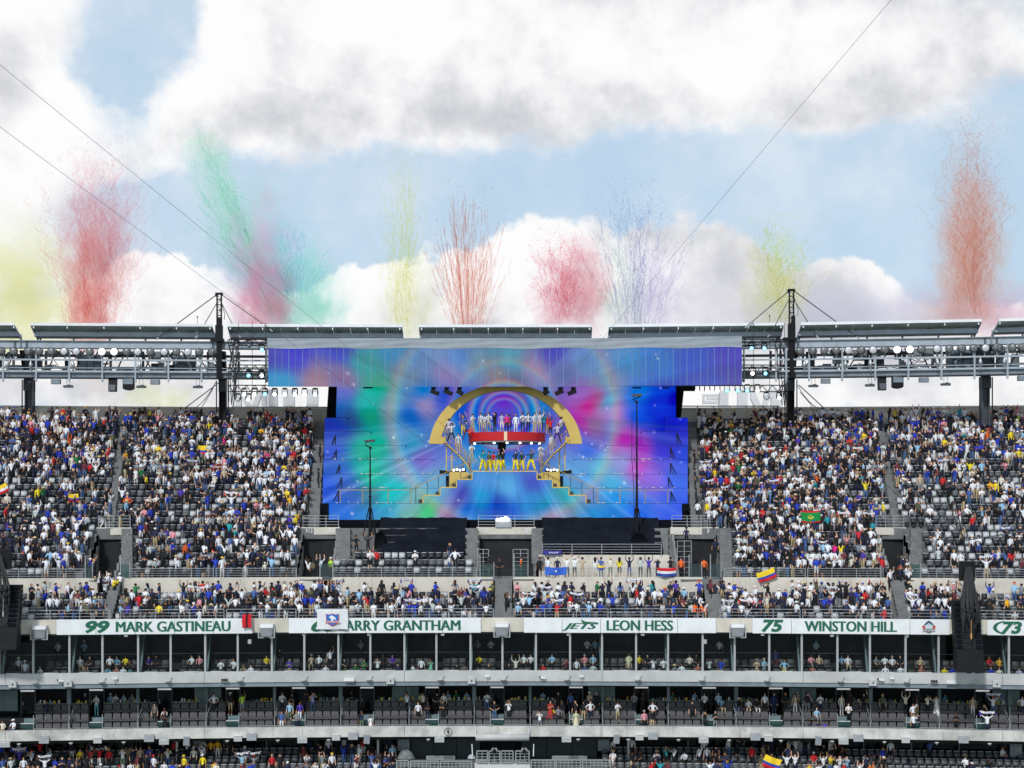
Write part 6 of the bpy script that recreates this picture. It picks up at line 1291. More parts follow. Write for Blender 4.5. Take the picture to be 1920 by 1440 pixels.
# ------------------------------------------------------------------ people
def joints(pose, rg=None):
    J = {'pelvis': (0, 0, .95, .135), 'waist': (0, .005, 1.09, .125), 'chest': (0, .01, 1.31, .150), 'neck': (0, .0, 1.47, .062), 'jaw': (0, -.02, 1.545, .066), 'head': (0, -.012, 1.63, .098), 'crown': (0, .0, 1.715, .070), 'nose': (0, -.118, 1.60, .016)}
    legs = {'hip': (.095, 0, .90, .092), 'knee': (.11, -.02, .50, .062), 'ankle': (.115, .02, .09, .044), 'toe': (.13, -.15, .035, .036)}
    arm = {'shoulder': (.185, .0, 1.41, .064), 'elbow': (.25, .03, 1.13, .045), 'wrist': (.27, -.03, .88, .034), 'hand': (.27, -.05, .79, .036), 'finger': (.262, -.06, .70, .018), 'thumb': (.24, -.09, .80, .014)}
    A = {-1: dict(arm), 1: dict(arm)}; L = {-1: dict(legs), 1: dict(legs)}
    def setarm(s, e, w, h):
        e, w, h = Vector(e), Vector(w), Vector(h); d = (h - w); f = h + d * .9; t = w + d * .8 + Vector((-.045, -.01, .01))
        A[s].update(elbow=(*e, .045), wrist=(*w, .034), hand=(*h, .037), finger=(*f, .018), thumb=(*t, .014))
    if pose == 'pu':
        for s in (-1, 1): setarm(s, (.33, -.04, 1.60), (.30, -.07, 1.86), (.29, -.08, 1.95))
    elif pose == 'sc':
        for s in (-1, 1): setarm(s, (.40, -.05, 1.55), (.55, -.07, 1.78), (.59, -.08, 1.86))
    elif pose == 'wv': setarm(1, (.30, -.08, 1.60), (.24, -.16, 1.85), (.23, -.18, 1.94))
    elif pose == 'ph':
        for s in (-1, 1): setarm(s, (.27, -.22, 1.28), (.10, -.36, 1.54), (.06, -.38, 1.61))
    elif pose == 'p1': setarm(1, (.26, -.22, 1.30), (.14, -.38, 1.58), (.11, -.40, 1.66))
    elif pose == 'cl':
        for s in (-1, 1): setarm(s, (.25, -.10, 1.12), (.09, -.30, 1.24), (.045, -.34, 1.29))
    elif pose == 'hp':
        for s in (-1, 1): setarm(s, (.40, .06, 1.18), (.20, -.04, 1.02), (.15, -.08, 1.00))
    elif pose == 'cr':
        for s in (-1, 1): setarm(s, (.25, -.08, 1.14), (.02, -.20, 1.19), (-.07, -.19, 1.21))
    elif pose == 'dn':                                     # dancing, legs wide, one arm swung up
        setarm(1, (.36, -.10, 1.52), (.20, -.16, 1.74), (.12, -.17, 1.80)); setarm(-1, (.42, .0, 1.30), (.50, -.14, 1.08), (.50, -.2, 1.0))
        for s in (-1, 1): L[s].update(knee=(.24, -.08, .50, .07), ankle=(.36, .03, .09, .05), toe=(.42, -.13, .035, .04))
    elif pose in ('bd', 'bs', 'bw'):                        # baggy trousers
        if pose == 'bd': setarm(1, (.36, -.10, 1.52), (.20, -.16, 1.74), (.12, -.17, 1.80)); setarm(-1, (.42, .0, 1.30), (.50, -.14, 1.08), (.50, -.2, 1.0))
        if pose == 'bw': setarm(1, (.30, -.08, 1.60), (.24, -.16, 1.85), (.23, -.18, 1.94))
        w = .24 if pose == 'bd' else .15
        for s in (-1, 1): L[s].update(hip=(.10, 0, .90, .125), knee=(w, -.05, .50, .125), ankle=(w * 1.4, .02, .12, .105), toe=(w * 1.5, -.13, .04, .04))
    elif pose == 'wk': L[1].update(knee=(.10, -.18, .52, .062), ankle=(.11, -.22, .10, .044), toe=(.12, -.38, .05, .036)); L[-1].update(ankle=(.115, .22, .12, .044), toe=(.12, .08, .035, .036))
    if pose == 'si':
        d = .42
        J = {k: (x, y + .05, z - d, r) for k, (x, y, z, r) in J.items()}
        for s in (-1, 1):
            A[s] = {k: (x, y + .05, z - d, r) for k, (x, y, z, r) in A[s].items()}
            A[s].update(elbow=(.25, -.06, .76, .045), wrist=(.15, -.30, .66, .034), hand=(.12, -.38, .64, .037), finger=(.09, -.46, .62, .018), thumb=(.07, -.38, .67, .014))
            L[s] = {'hip': (.10, .0, .50, .095), 'knee': (.13, -.44, .52, .066), 'ankle': (.13, -.44, .09, .044), 'toe': (.14, -.60, .035, .036)}
    E = [('pelvis', 'waist', 1), ('waist', 'chest', 1), ('chest', 'neck', 1), ('neck', 'jaw', 0), ('jaw', 'head', 0), ('head', 'crown', 0), ('head', 'nose', 0)]
    for s in (-1, 1):
        n = 'l' if s < 0 else 'r'
        for src in (A[s], L[s]):
            for k, (x, y, z, r) in src.items(): J[k + n] = (s * x, y, z, r)
        E += [('chest', 'shoulder' + n, 1), ('shoulder' + n, 'elbow' + n, 1), ('elbow' + n, 'wrist' + n, 2), ('wrist' + n, 'hand' + n, 0), ('hand' + n, 'finger' + n, 0), ('hand' + n, 'thumb' + n, 0),
              ('pelvis', 'hip' + n, 3), ('hip' + n, 'knee' + n, 3), ('knee' + n, 'ankle' + n, 4), ('ankle' + n, 'toe' + n, 5)]
    return J, E
DG = lambda: bpy.context.evaluated_depsgraph_get()
def body_mesh(pose, level, name='person_body'):
    J, E = joints(pose); names = list(J); ix = {n: i for i, n in enumerate(names)}
    if level == 0: names2 = [n for n in names if not n.startswith(('thumb', 'finger', 'nose'))]; ix = {n: i for i, n in enumerate(names2)}; E = [e for e in E if e[0] in ix and e[1] in ix]; names = names2
    me = bpy.data.meshes.new('skeleton'); me.from_pydata([J[n][:3] for n in names], [(ix[a], ix[b]) for a, b, _ in E], [])
    o = bpy.data.objects.new('skeleton', me); COL.objects.link(o); o.modifiers.new('skin', 'SKIN')
    sv = me.skin_vertices[0].data
    for n, i in ix.items():
        r = J[n][3] * (.94 if n in ('head', 'jaw', 'crown', 'nose') else .86); sv[i].radius = (r * 1.18, r * .86) if n in ('chest', 'waist', 'pelvis') else (r, r); sv[i].use_root = n == 'pelvis'
    o.modifiers['skin'].use_smooth_shade = True
    if level: s = o.modifiers.new('sub', 'SUBSURF'); s.levels = level; s.render_levels = level
    out = bpy.data.meshes.new_from_object(o.evaluated_get(DG())); out.name = name
    bpy.data.objects.remove(o); bpy.data.meshes.remove(me)
    segs_ = [(Vector(J[a][:3]), Vector(J[b][:3]), (J[a][3] + J[b][3]) / 2, r) for a, b, r in E]
    out.materials.clear()
    for p in out.polygons:
        c = p.center; best = 1e9; reg = 0
        for a, b, r, g_ in segs_:
            t = max(0, min(1, (c - a).dot(b - a) / max(1e-9, (b - a).length_squared))); d = (c - a.lerp(b, t)).length - r * .8
            if d < best: best, reg = d, g_
        p.material_index = reg; p.use_smooth = True
    return out, Vector(J['head'][:3])
POSES = ['st', 'pu', 'sc', 'wv', 'ph', 'p1', 'cl', 'hp', 'cr', 'si', 'dn', 'wk', 'bd', 'bs', 'bw']
HI = {p: body_mesh(p, 1) for p in POSES}; LOWB = {p: body_mesh(p, 0) for p in POSES}
def hair_mesh(kind):
    b = MB(); n = 10
    if kind in ('short', 'long', 'bun'):
        prof = [(.135, .012), (.120, .065), (.075, .107), (.02, .116), (-.035, .108)]
        vs = []; 
        for z, r in prof: vs += [(r * math.cos(2 * math.pi * k / n), .022 + r * 1.08 * math.sin(2 * math.pi * k / n) + (.02 if z < .03 else 0), z + (.045 if z < .03 and math.sin(2 * math.pi * k / n) < -.3 else 0)) for k in range(n)]
        b.add(vs, [(i * n + k, (i + 1) * n + k, (i + 1) * n + (k + 1) % n, i * n + (k + 1) % n) for i in range(len(prof) - 1) for k in range(n)], 0, True)
        if kind == 'long': b.tube([(0, .08, .05), (0, .13, -.10), (0, .12, -.32)], [.10, .12, .06], 8)
        if kind == 'bun': b.lathe((0, .10, .10), (0, 0, 1), [(-.05, .01), (-.03, .05), (.03, .05), (.05, .01)], 7)
    elif kind == 'cap':
        b.lathe((0, .0, .03), (0, 0, 1), [(0, .118), (.05, .116), (.095, .08), (.115, .01)], n)
        b.hexa([(-.08, -.10, .03), (.08, -.10, .03), (.06, -.21, .015), (-.06, -.21, .015), (-.08, -.10, .045), (.08, -.10, .045), (.06, -.21, .028), (-.06, -.21, .028)])
    elif kind == 'hat':
        b.lathe((0, .0, .03), (0, 0, 1), [(-.02, .21), (.0, .20), (.01, .118), (.09, .105), (.11, .01)], 12)
    return b
HB = {k: hair_mesh(k) for k in ('short', 'long', 'bun', 'cap', 'hat')}
HM = {}
HAIRC = {'blk': ('black hair', (14, 12, 12)), 'brn': ('brown hair', (62, 40, 26)), 'bld': ('fair hair', (176, 140, 88)), 'gry': ('grey hair', (150, 148, 144)), 'red': ('auburn hair', (120, 52, 24))}
CAPC = {'wcap': ('white cap', (228, 228, 226)), 'bcap': ('dark cap', (24, 26, 34)), 'rcap': ('red cap', (190, 30, 38)), 'ucap': ('blue cap', (36, 66, 170)), 'that': ('straw hat', (206, 186, 140)), 'ycap': ('yellow cap', (236, 198, 60)), 'gcap': ('bald head', (176, 130, 104))}
def hair(kind, colkey):
    k = (kind, colkey)
    if k not in HM:
        c = HAIRC.get(colkey) or CAPC[colkey]; HM[k] = HB[kind].mesh('hair' if colkey in HAIRC else 'hat', C_('head_' + colkey, *c[1]))
    return HM[k]
SKIN = [C_('skin_a', 226, 178, 150), C_('skin_b', 198, 146, 114), C_('skin_c', 150, 102, 74), C_('skin_d', 92, 62, 46)]
SH = {'w': ('white shirt', (232, 232, 236)), 'cr': ('cream shirt', (224, 216, 198)), 'k': ('black shirt', (24, 24, 28)), 'nv': ('navy shirt', (32, 36, 66)), 'bl': ('royal blue shirt', (36, 62, 178)), 'mb': ('mid blue shirt', (70, 98, 158)), 'lb': ('light blue shirt', (150, 192, 220)),
      'tl': ('teal shirt', (36, 150, 158)), 'gy': ('grey shirt', (132, 136, 142)), 'lg': ('pale grey shirt', (190, 198, 196)), 'bn': ('grey-brown shirt', (116, 108, 98)), 'y': ('yellow shirt', (240, 214, 40)), 'go': ('golden yellow shirt', (236, 176, 38)), 'r': ('red shirt', (204, 34, 42)), 'o': ('orange jacket', (236, 104, 40)),
      'pk': ('pink shirt', (226, 150, 160)), 'hp': ('hot pink jacket', (222, 40, 132)), 'mr': ('maroon shirt', (112, 48, 56)), 'pu': ('purple shirt', (78, 56, 160)), 'gn': ('green shirt', (30, 112, 62)), 'dg': ('dark green shirt', (40, 72, 60)), 'ol': ('olive shirt', (88, 92, 66)), 'tn': ('tan shirt', (194, 172, 142)), 'lm': ('lime shirt', (180, 220, 60)),
      'ns': ('navy suit', (30, 42, 92)), 'ks': ('black suit', (18, 20, 28)), 'lv': ('lavender top', (176, 170, 204)), 'fl': ('floral top', (172, 110, 90)), 'mn': ('mint dress', (130, 196, 160)), 'wd': ('white dress', (236, 234, 232)), 'rd': ('red dress', (176, 52, 44)), 'cd': ('cream dress', (206, 204, 170)), 'ba': ('bare chest', (206, 150, 118)), 'ws': ('white suit', (240, 240, 244))}
PT = {'k': ('black trousers', (20, 21, 26)), 'nv': ('navy trousers', (30, 36, 64)), 'jn': ('blue jeans', (74, 104, 148)), 'kh': ('khaki trousers', (190, 170, 130)), 'w': ('white trousers', (228, 226, 222)), 'gy': ('grey trousers', (128, 132, 136)), 'y': ('yellow trousers', (246, 222, 30)), 'gs': ('green trousers', (92, 118, 96)), 'tl': ('teal trousers', (96, 160, 160)), 'mr': ('maroon trousers', (98, 34, 40)),
      'sk': ('black shorts', (24, 25, 30)), 'sw': ('white shorts', (226, 224, 220)), 'sh': ('khaki shorts', (188, 170, 132)), 'sg': ('grey shorts', (140, 142, 146)), 'sb': ('blue shorts', (60, 84, 150)), 'sgr': ('green shorts', (96, 120, 92)), 'dr': ('', None)}
MS = {k: C_('shirt_' + k, *v[1]) for k, v in SH.items()}; MP = {k: C_('trouser_' + k, *v[1]) for k, v in PT.items() if v[1]}
SHOE = [C_('shoe_white', 210, 210, 210), C_('shoe_dark', 30, 30, 34)]
LONGS = {'ns', 'ks', 'o', 'hp', 'ws', 'cr'}
POSEW = {'st': '', 'pu': 'both arms raised', 'sc': 'scarf overhead', 'wv': 'waving one arm', 'ph': 'filming', 'p1': 'filming one-handed', 'cl': 'clapping', 'hp': 'hands on hips', 'cr': 'arms folded', 'si': 'seated', 'dn': 'dancing', 'bd': 'dancing', 'bs': '', 'bw': 'waving', 'wk': 'walking'}
skirt_b = MB(); skirt_b.lathe((0, 0, 1.08), (0, 0, -1), [(0, .15), (.18, .19), (.5, .25), (.72, .31)], 12); longskirt_b = MB(); longskirt_b.lathe((0, 0, 1.08), (0, 0, -1), [(0, .15), (.2, .19), (.6, .25), (1.0, .31)], 12)
SKM = {}
PEOPLE = []; BRACE = {}
body_slots = [bpy.data.materials.new('unused_slot')] * 6
for p in POSES:
    for _ in range(6): HI[p][0].materials.append(body_slots[0])
def person(loc, yaw, shirt, pants, pose, head=None, desc=None, place='', scale=1.0, long=None, group=None, skin=None, detail=''):
    """One spectator or performer: a continuous body with hair or hat as a child."""
    me, hp = HI[pose]; rg = RNG
    b = obj('person', me, loc=loc, rot=(0, 0, yaw)); b.scale = (scale,) * 3
    sk = SKIN[int(rg.choice(4, p=[.34, .30, .22, .14]))] if skin is None else SKIN[skin]
    long = (shirt in LONGS) if long is None else long
    dress = pants == 'dr'; pm = MS[shirt] if dress else MP[pants]; shorts = pants.startswith('s') or dress
    mats = [sk, MS[shirt], MS[shirt] if long else sk, pm, sk if shorts else pm, SHOE[int(rg.integers(0, 2))]]
    if shirt == 'ba': mats[1] = sk
    for i, m in enumerate(mats): b.material_slots[i].link = 'OBJECT'; b.material_slots[i].material = m
    if head is None: head = rg.choice(['blk', 'blk', 'blk', 'brn', 'brn', 'bld', 'L:blk', 'L:brn', 'wcap', 'bcap'])
    kind = 'short'
    if head.startswith('L:'): kind, head = 'long', head[2:]
    elif head == 'that': kind = 'hat'
    elif head in CAPC: kind = 'cap'
    if head != 'gcap': obj('hair' if head in HAIRC else ('hat' if kind == 'hat' else 'cap'), hair(kind, head), b, loc=hp)
    if dress:
        ln = shirt in ('mn', 'cd', 'wd'); key = (shirt, ln)
        if key not in SKM: SKM[key] = (longskirt_b if ln else skirt_b).mesh('skirt', MS[shirt])
        obj('skirt', SKM[key], b)
    if desc and shirt == 'w' and 'performer' in desc:                 # dark braces over the white shirt
        if 'm' not in BRACE:
            bb = MB()
            for sx in (-1, 1): bb.tube([(sx * .075, -.118, 1.02), (sx * .08, -.150, 1.25), (sx * .075, -.120, 1.40), (sx * .07, .0, 1.465), (sx * .05, .14, 1.30), (sx * .03, .13, 1.02)], .018, 4)
            BRACE['m'] = bb.mesh('braces', M['black'])
        obj('braces', BRACE['m'], b)
    d = desc or ('person in ' + SH[shirt][0].replace('bare chest', 'nothing above the waist') + ('' if dress or not PT[pants][0] else ' and ' + PT[pants][0]))
    hat = CAPC[head][0] if head in CAPC and head != 'gcap' else ''
    PEOPLE.append(dict(o=b, d=d, hat=hat, pose=POSEW[pose], place=place, x=loc[0], detail=detail))
    tag(b, None, 'person', group); return b
# balcony (open suites): px, row, shirt, trousers, pose, head
BAL = """4 F cr kh si blk;24 F w jn si wcap;88 B nv nv si blk;181 B lg tl cr blk;290 M bn k st blk;308 M w k si bcap;309 F k k cl L:red;401 B w k hp blk;432 B k sh st wcap;454 B lm sg wv blk;529 B w nv cl brn;548 B k kh cl blk;
543 M lb sgr st brn;562 M pu w wk blk;528 F mb sw st brn;556 F gy nv cl gcap;571 B k nv p1 blk;586 B lv jn ph L:brn;678 F nv sgr p1 blk;695 F wd dr st L:blk;763 B w nv p1 blk;784 M w k st brn;802 M k nv cr bcap;819 B k k hp L:blk;793 B cr k ph blk;832 B cr k st L:brn;830 M k k cr blk;
913 B w jn cl L:brn;927 M k jn hp L:brn;954 M w k ph L:bld;1032 M rd dr cl L:brn;1047 B k k st blk;1012 F w gy ph blk;1034 M y sb si brn;1047 M gy k si gcap;1070 B mb nv st L:brn;1079 M k k p1 blk;1080 F cd dr st L:brn;1094 M k kh st blk;1107 M w nv hp blk;1105 B tn k cl wcap;1118 B ks k st gry;
1158 M w kh cl blk;1189 B gy nv cr brn;1205 B ks k cl brn;1224 M w k hp brn;1208 F pk k st gry;1223 F ks kh st gcap;1321 B w k cl blk;1347 B lb k cl brn;1298 M k k st blk;1352 B lb kh si gry;1322 F k k ph blk;1341 F k gy cl blk;1385 B k jn si wcap;1404 B w kh si brn;1419 B k w si L:blk;1434 B w k st brn;
1451 B ns nv st blk;1473 B k k hp bld;1491 B tn w wv L:blk;1514 B k gy p1 blk;1538 B w nv cl blk;1532 M lb gy si gcap;1519 F nv nv si brn;1534 F nv k si blk;1547 F pu nv si blk;1578 B cr w st L:blk;1594 B k k p1 L:brn;1591 M w k cr brn;1620 B k k wv blk;1655 B ol k st bld;1698 B cr k pu brn;1712 M w kh wv blk;1719 B k kh p1 brn;1713 F w sk p1 brn;
1739 B cr k ph blk;1756 B wd dr ph L:brn;1793 F k k cr L:blk;1824 B tn w st L:blk;1845 M k k p1 brn;1862 B w jn sc rcap;1851 F w nv sc blk;1917 B w nv hp blk"""
BZ = {'F': (130.85, 22.0), 'M': (131.75, 22.6), 'B': (132.65, 23.2)}
SCARVES = []
def bay_of(px): return OPEN_NAME(min(range(15), key=lambda i: abs(LB[i][0] + (48 if LB[i][1] > 0 else 45) - px)))
def entries(s): return [e.split() for e in s.replace('\n', '').split(';') if e.strip()]
for e in entries(BAL):
    px = float(e[0]); Y, z = BZ[e[1]]; x, y = at(px, Y); kid = e[0] in ('695', '1519', '1534', '1547')
    if e[4] == 'si': y += .05
    person((x, y, z), RNG.uniform(-.5, .5), e[2], e[3], e[4], e[5], place=bay_of(px), scale=.74 if kid else RNG.uniform(.96, 1.04), desc=('child in ' + SH[e[2]][0]) if kid else None, group='people in the open suites')
    if e[4] == 'sc': SCARVES.append((x, y, z, 0, 'white scarf stretched overhead in the ' + bay_of(px) + (', upper of two' if e[1] == 'B' else ', lower of two'), 1))
# people behind the bar counters, half hidden
for px, s in ((26, 'lb'), (160, 'nv'), (207, 'lb'), (217, 'w'), (232, 'lb'), (247, 'gy'), (599, 'gn'), (855, 'gn'), (875, 'lb'), (923, 'gy'), (1018, 'lb'), (1261, 'gn'), (1303, 'lb'), (1772, 'tl'), (660, 'k'), (840, 'lb')):
    x, y = at(px, 134.6); person((x, y, 23.2), RNG.uniform(-.6, .6), s, 'k', 'cr' if RNG.random() < .5 else 'st', place='behind bar, ' + bay_of(px), scale=.92, group='people in the open suites')
# glazed suites
GLZ = """35 B w k si wcap;47 F w lb2 st wcap;75 F w k si blk;89 F k k si blk;150 B w kh si blk;168 B k sk si blk;206 B w k si blk;219 B lb k si blk;235 B y k si blk;202 F lb k si brn;218 F fl k si blk;231 F w k si L:blk;244 F k tl ph L:blk;279 B pu k si blk;293 B k k si blk;359 B w k si blk;374 B pk k si blk;414 F w nv cl blk;438 F w k cl pk2;456 F tn k si L:bld;
470 F w k si blk;500 B y k si blk;524 B k gy st blk;543 F pu kh cl blk;584 B tn kh si gry;598 B w k si blk;611 F w k si blk;619 B w k wv blk;623 F k k si blk;646 F k sgr cl blk;667 F gn gn2 si blk;683 F gn gn2 cl L:blk;708 F w k ph blk;719 B k k si blk;736 B pu k si blk;746 F nv k si blk;774 F w sb st L:blk;790 F w k st blk;808 F mn dr ph L:brn;857 F k k si bcap;871 F bn k si bcap;898 B y k si blk;916 F k k si L:bld;954 F k k si blk;
967 F cr k pu L:blk;982 B w k si blk;995 B w k si blk;1018 F r k si blk;1035 B lb k si blk;1061 F mr k ph blk;1081 F w k st brn;1096 B pk k si gry;1112 B lb k si brn;1097 F mb k si gry;1112 F lg k si gry;1179 B cd dr si L:brn;1199 B y k si L:blk;1214 B k k si blk;1225 F w gy ph blk;1244 F w k cl bcap;1265 F gy k si that;1278 F w k si blk;1293 B cr k si L:blk;1306 B k k si L:blk;1309 F fl k si L:brn;1330 F lg k ph blk;1352 F bl gy st blk;
1419 F tn tn2 cl L:gry;1433 F lb gy cr gry;1454 B ns mr st blk;1471 F lb y hp blk;1521 B pk k si blk;1536 B tn k si blk;1523 F fl k si gry;1578 B lb k si blk;1590 B w kh si blk;1643 B gy k si blk;1659 B w k si blk;1673 B w k si gry;1688 B k k si blk;1660 F w kh si brn;1689 F w k si blk;1708 F k sgr st blk;1726 B tn k si gcap;1728 F fl k si L:red;1771 F y k si blk;1786 F bl k si blk;1855 B r k si blk;1874 B go k si L:blk;1858 F bl k si blk;1874 F cr k si L:brn;1911 F lv k si blk"""
GZ = {'F': (130.95, 26.08), 'B': (131.85, 26.75)}
def suite_of(px):
    i = max(0, min(30, sum(1 for m in MUL if m < px) - 1)); return (ORD[i] + ' glazed suite from left') if i < 15 else (ORD[max(0, 30 - i)] + ' glazed suite from right')
FIX = {'lb2': 'gy', 'gn2': 'gs', 'tn2': 'kh'}
for e in entries(GLZ):
    px = float(e[0]); Y, z = GZ[e[1]]; x, y = at(px, Y); h = e[5] if e[5] != 'pk2' else 'brn'
    person((x, y, z), RNG.uniform(-.5, .5), e[2], FIX.get(e[3], e[3]), e[4], h, place=suite_of(px), scale=.7 if e[0] == '774' else RNG.uniform(.95, 1.03), desc='child in white shirt' if e[0] == '774' else None, group='people in the glazed suites')
for px, s in ((109, 'lg'), (158, 'lb'), (676, 'gy'), (896, 'gy'), (920, 'lg'), (1101, 'w'), (1116, 'lb'), (1349, 'w'), (1530, 'lb'), (1885, 'lb')):
    x, y = at(px, 133.3); person((x, y, 27.4), RNG.uniform(-.6, .6), s, 'k', RNG.choice(['st', 'cr']), place='behind inner screen, ' + suite_of(px), group='people in the glazed suites')
# performers on the stage: px, feet row, depth, shirt, trousers, pose, head, label
PERF = [(886.5, 812, 146.2, 'w', 'sh', 'cl', 'blk', 'performer in white shirt and dark braces, leftmost on the round platform'), (901.5, 812, 146.4, 'w', 'sh', 'st', 'brn', 'performer in white shirt, second from the left on the round platform'), (908.5, 812, 145.6, 'w', 'sh', 'hp', 'brn', 'performer in white shirt with hands on hips, left part of the round platform'), (916.5, 812, 146.6, 'w', 'sh', 'cl', 'blk', 'performer in white shirt just left of the black-suited singer'),
        (928, 812, 145.4, 'ks', 'k', 'p1', 'L:blk', 'singer in black suit with long dark hair on the round platform'), (941, 812, 145.2, 'lv', 'sw', 'st', 'blk', 'performer in patterned purple outfit and white boots beside the pink jacket'), (950, 812, 145.0, 'hp', 'k', 'st', 'brn', 'singer in hot pink jacket at the front middle of the round platform'), (955.5, 812, 146.6, 'mr', 'k', 'wv', 'blk', 'tall performer in dark maroon behind the pink jacket, one arm up'),
        (967, 812, 145.0, 'ws', 'w', 'st', 'bld', 'singer all in white at the middle of the round platform'), (980, 812, 145.8, 'w', 'k', 'cl', 'brn', 'performer in white shirt just right of the all-white singer'), (990.5, 812, 145.6, 'w', 'k', 'hp', 'L:blk', 'performer in white shirt with dark curls, right part of the round platform'), (1002.5, 812, 146.0, 'w', 'sh', 'st', 'brn', 'performer in white shirt and khaki, third from the right on the round platform'), (1012.5, 812, 146.4, 'w', 'sh', 'pu', 'blk', 'performer in white shirt with raised arms at the right end of the round platform'),
        (1019.5, 812, 146.8, 'tl', 'sb', 'wv', 'brn', 'performer in teal at the right edge of the round platform'), (1026.5, 816, 146.9, 'r', 'sh', 'pu', 'rcap', 'performer in bright red top right of the round platform'), (1032, 822, 146.5, 'r', 'sk', 'wv', 'red', 'performer in red and orange at the top of the right curved stair'), (867, 812, 146.8, 'pu', 'mr', 'wv', 'brn', 'performer in blue and purple left of the round platform, upper one'), (868.5, 818, 146.3, 'mb', 'y', 'pu', 'bld', 'performer in blue and yellow left of the round platform'),
        (874, 826, 146.0, 'mb', 'mr', 'dn', 'blk', 'crouching performer in blue with red trousers at the left edge of the red platform'), (882, 836, 145.7, 'r', 'mr', 'cl', 'brn', 'performer in red below the left edge of the red platform'), (841, 820, 147.0, 'w', 'sh', 'hp', 'blk', 'white-shirted performer with braces at the top of the left curved stair'), (846.5, 831, 146.6, 'w', 'k', 'dn', 'blk', 'white-shirted performer, second from the top of the left curved stair'), (859.5, 850, 145.9, 'w', 'sh', 'st', 'brn', 'white-shirted performer, third from the top of the left curved stair'),
        (884.5, 869, 144.8, 'w', 'kh', 'cl', 'blk', 'white-shirted performer at the foot of the left curved stair'), (1053, 820, 147.0, 'w', 'jn', 'cl', 'blk', 'white-shirted performer with braces at the top of the right curved stair'), (1045, 831, 146.6, 'w', 'k', 'dn', 'blk', 'white-shirted performer, second from the top of the right curved stair'), (1034.5, 850, 145.9, 'w', 'sh', 'st', 'brn', 'white-shirted performer, third from the top of the right curved stair'), (1013.5, 869, 144.8, 'w', 'kh', 'cl', 'blk', 'white-shirted performer at the foot of the right curved stair'),
        (905.5, 883, 142.9, 'tl', 'y', 'bd', 'blk', 'dancer in turquoise top and yellow trousers, leftmost on the central block'), (917, 883, 144.0, 'ol', 'y', 'bs', 'blk', 'dancer in olive top and yellow trousers, second from the left'), (925, 883, 144.2, 'r', 'y', 'bs', 'brn', 'dancer in red top and yellow trousers on the central block'), (935, 883, 142.9, 'dg', 'y', 'bs', 'blk', 'dancer in grey-green top and yellow trousers left of the centre gap'), (943, 883, 144.2, 'k', 'y', 'bw', 'blk', 'dancer in dark top and yellow trousers under the hanging black box'), (967, 883, 142.9, 'nv', 'y', 'bw', 'blk', 'dancer in navy top and yellow trousers right of the centre gap'),
        (978, 883, 143.6, 'dg', 'y', 'bs', 'blk', 'dancer in green-grey top and yellow trousers, second from the right'), (996, 883, 142.9, 'dg', 'y', 'bd', 'brn', 'dancer in green-grey top and yellow trousers, rightmost on the central block')]
YELLOW_SCALE = {}
for (px, py, Y, s, p, po, h, l) in PERF:
    o = person(P(px, py, Y), RNG.uniform(-.8, .8), s, p, po, h, desc=l, group='performers on the stage', scale=RNG.uniform(.94, 1.05), skin=int(RNG.integers(0, 3))); PEOPLE[-1].update(full=True)
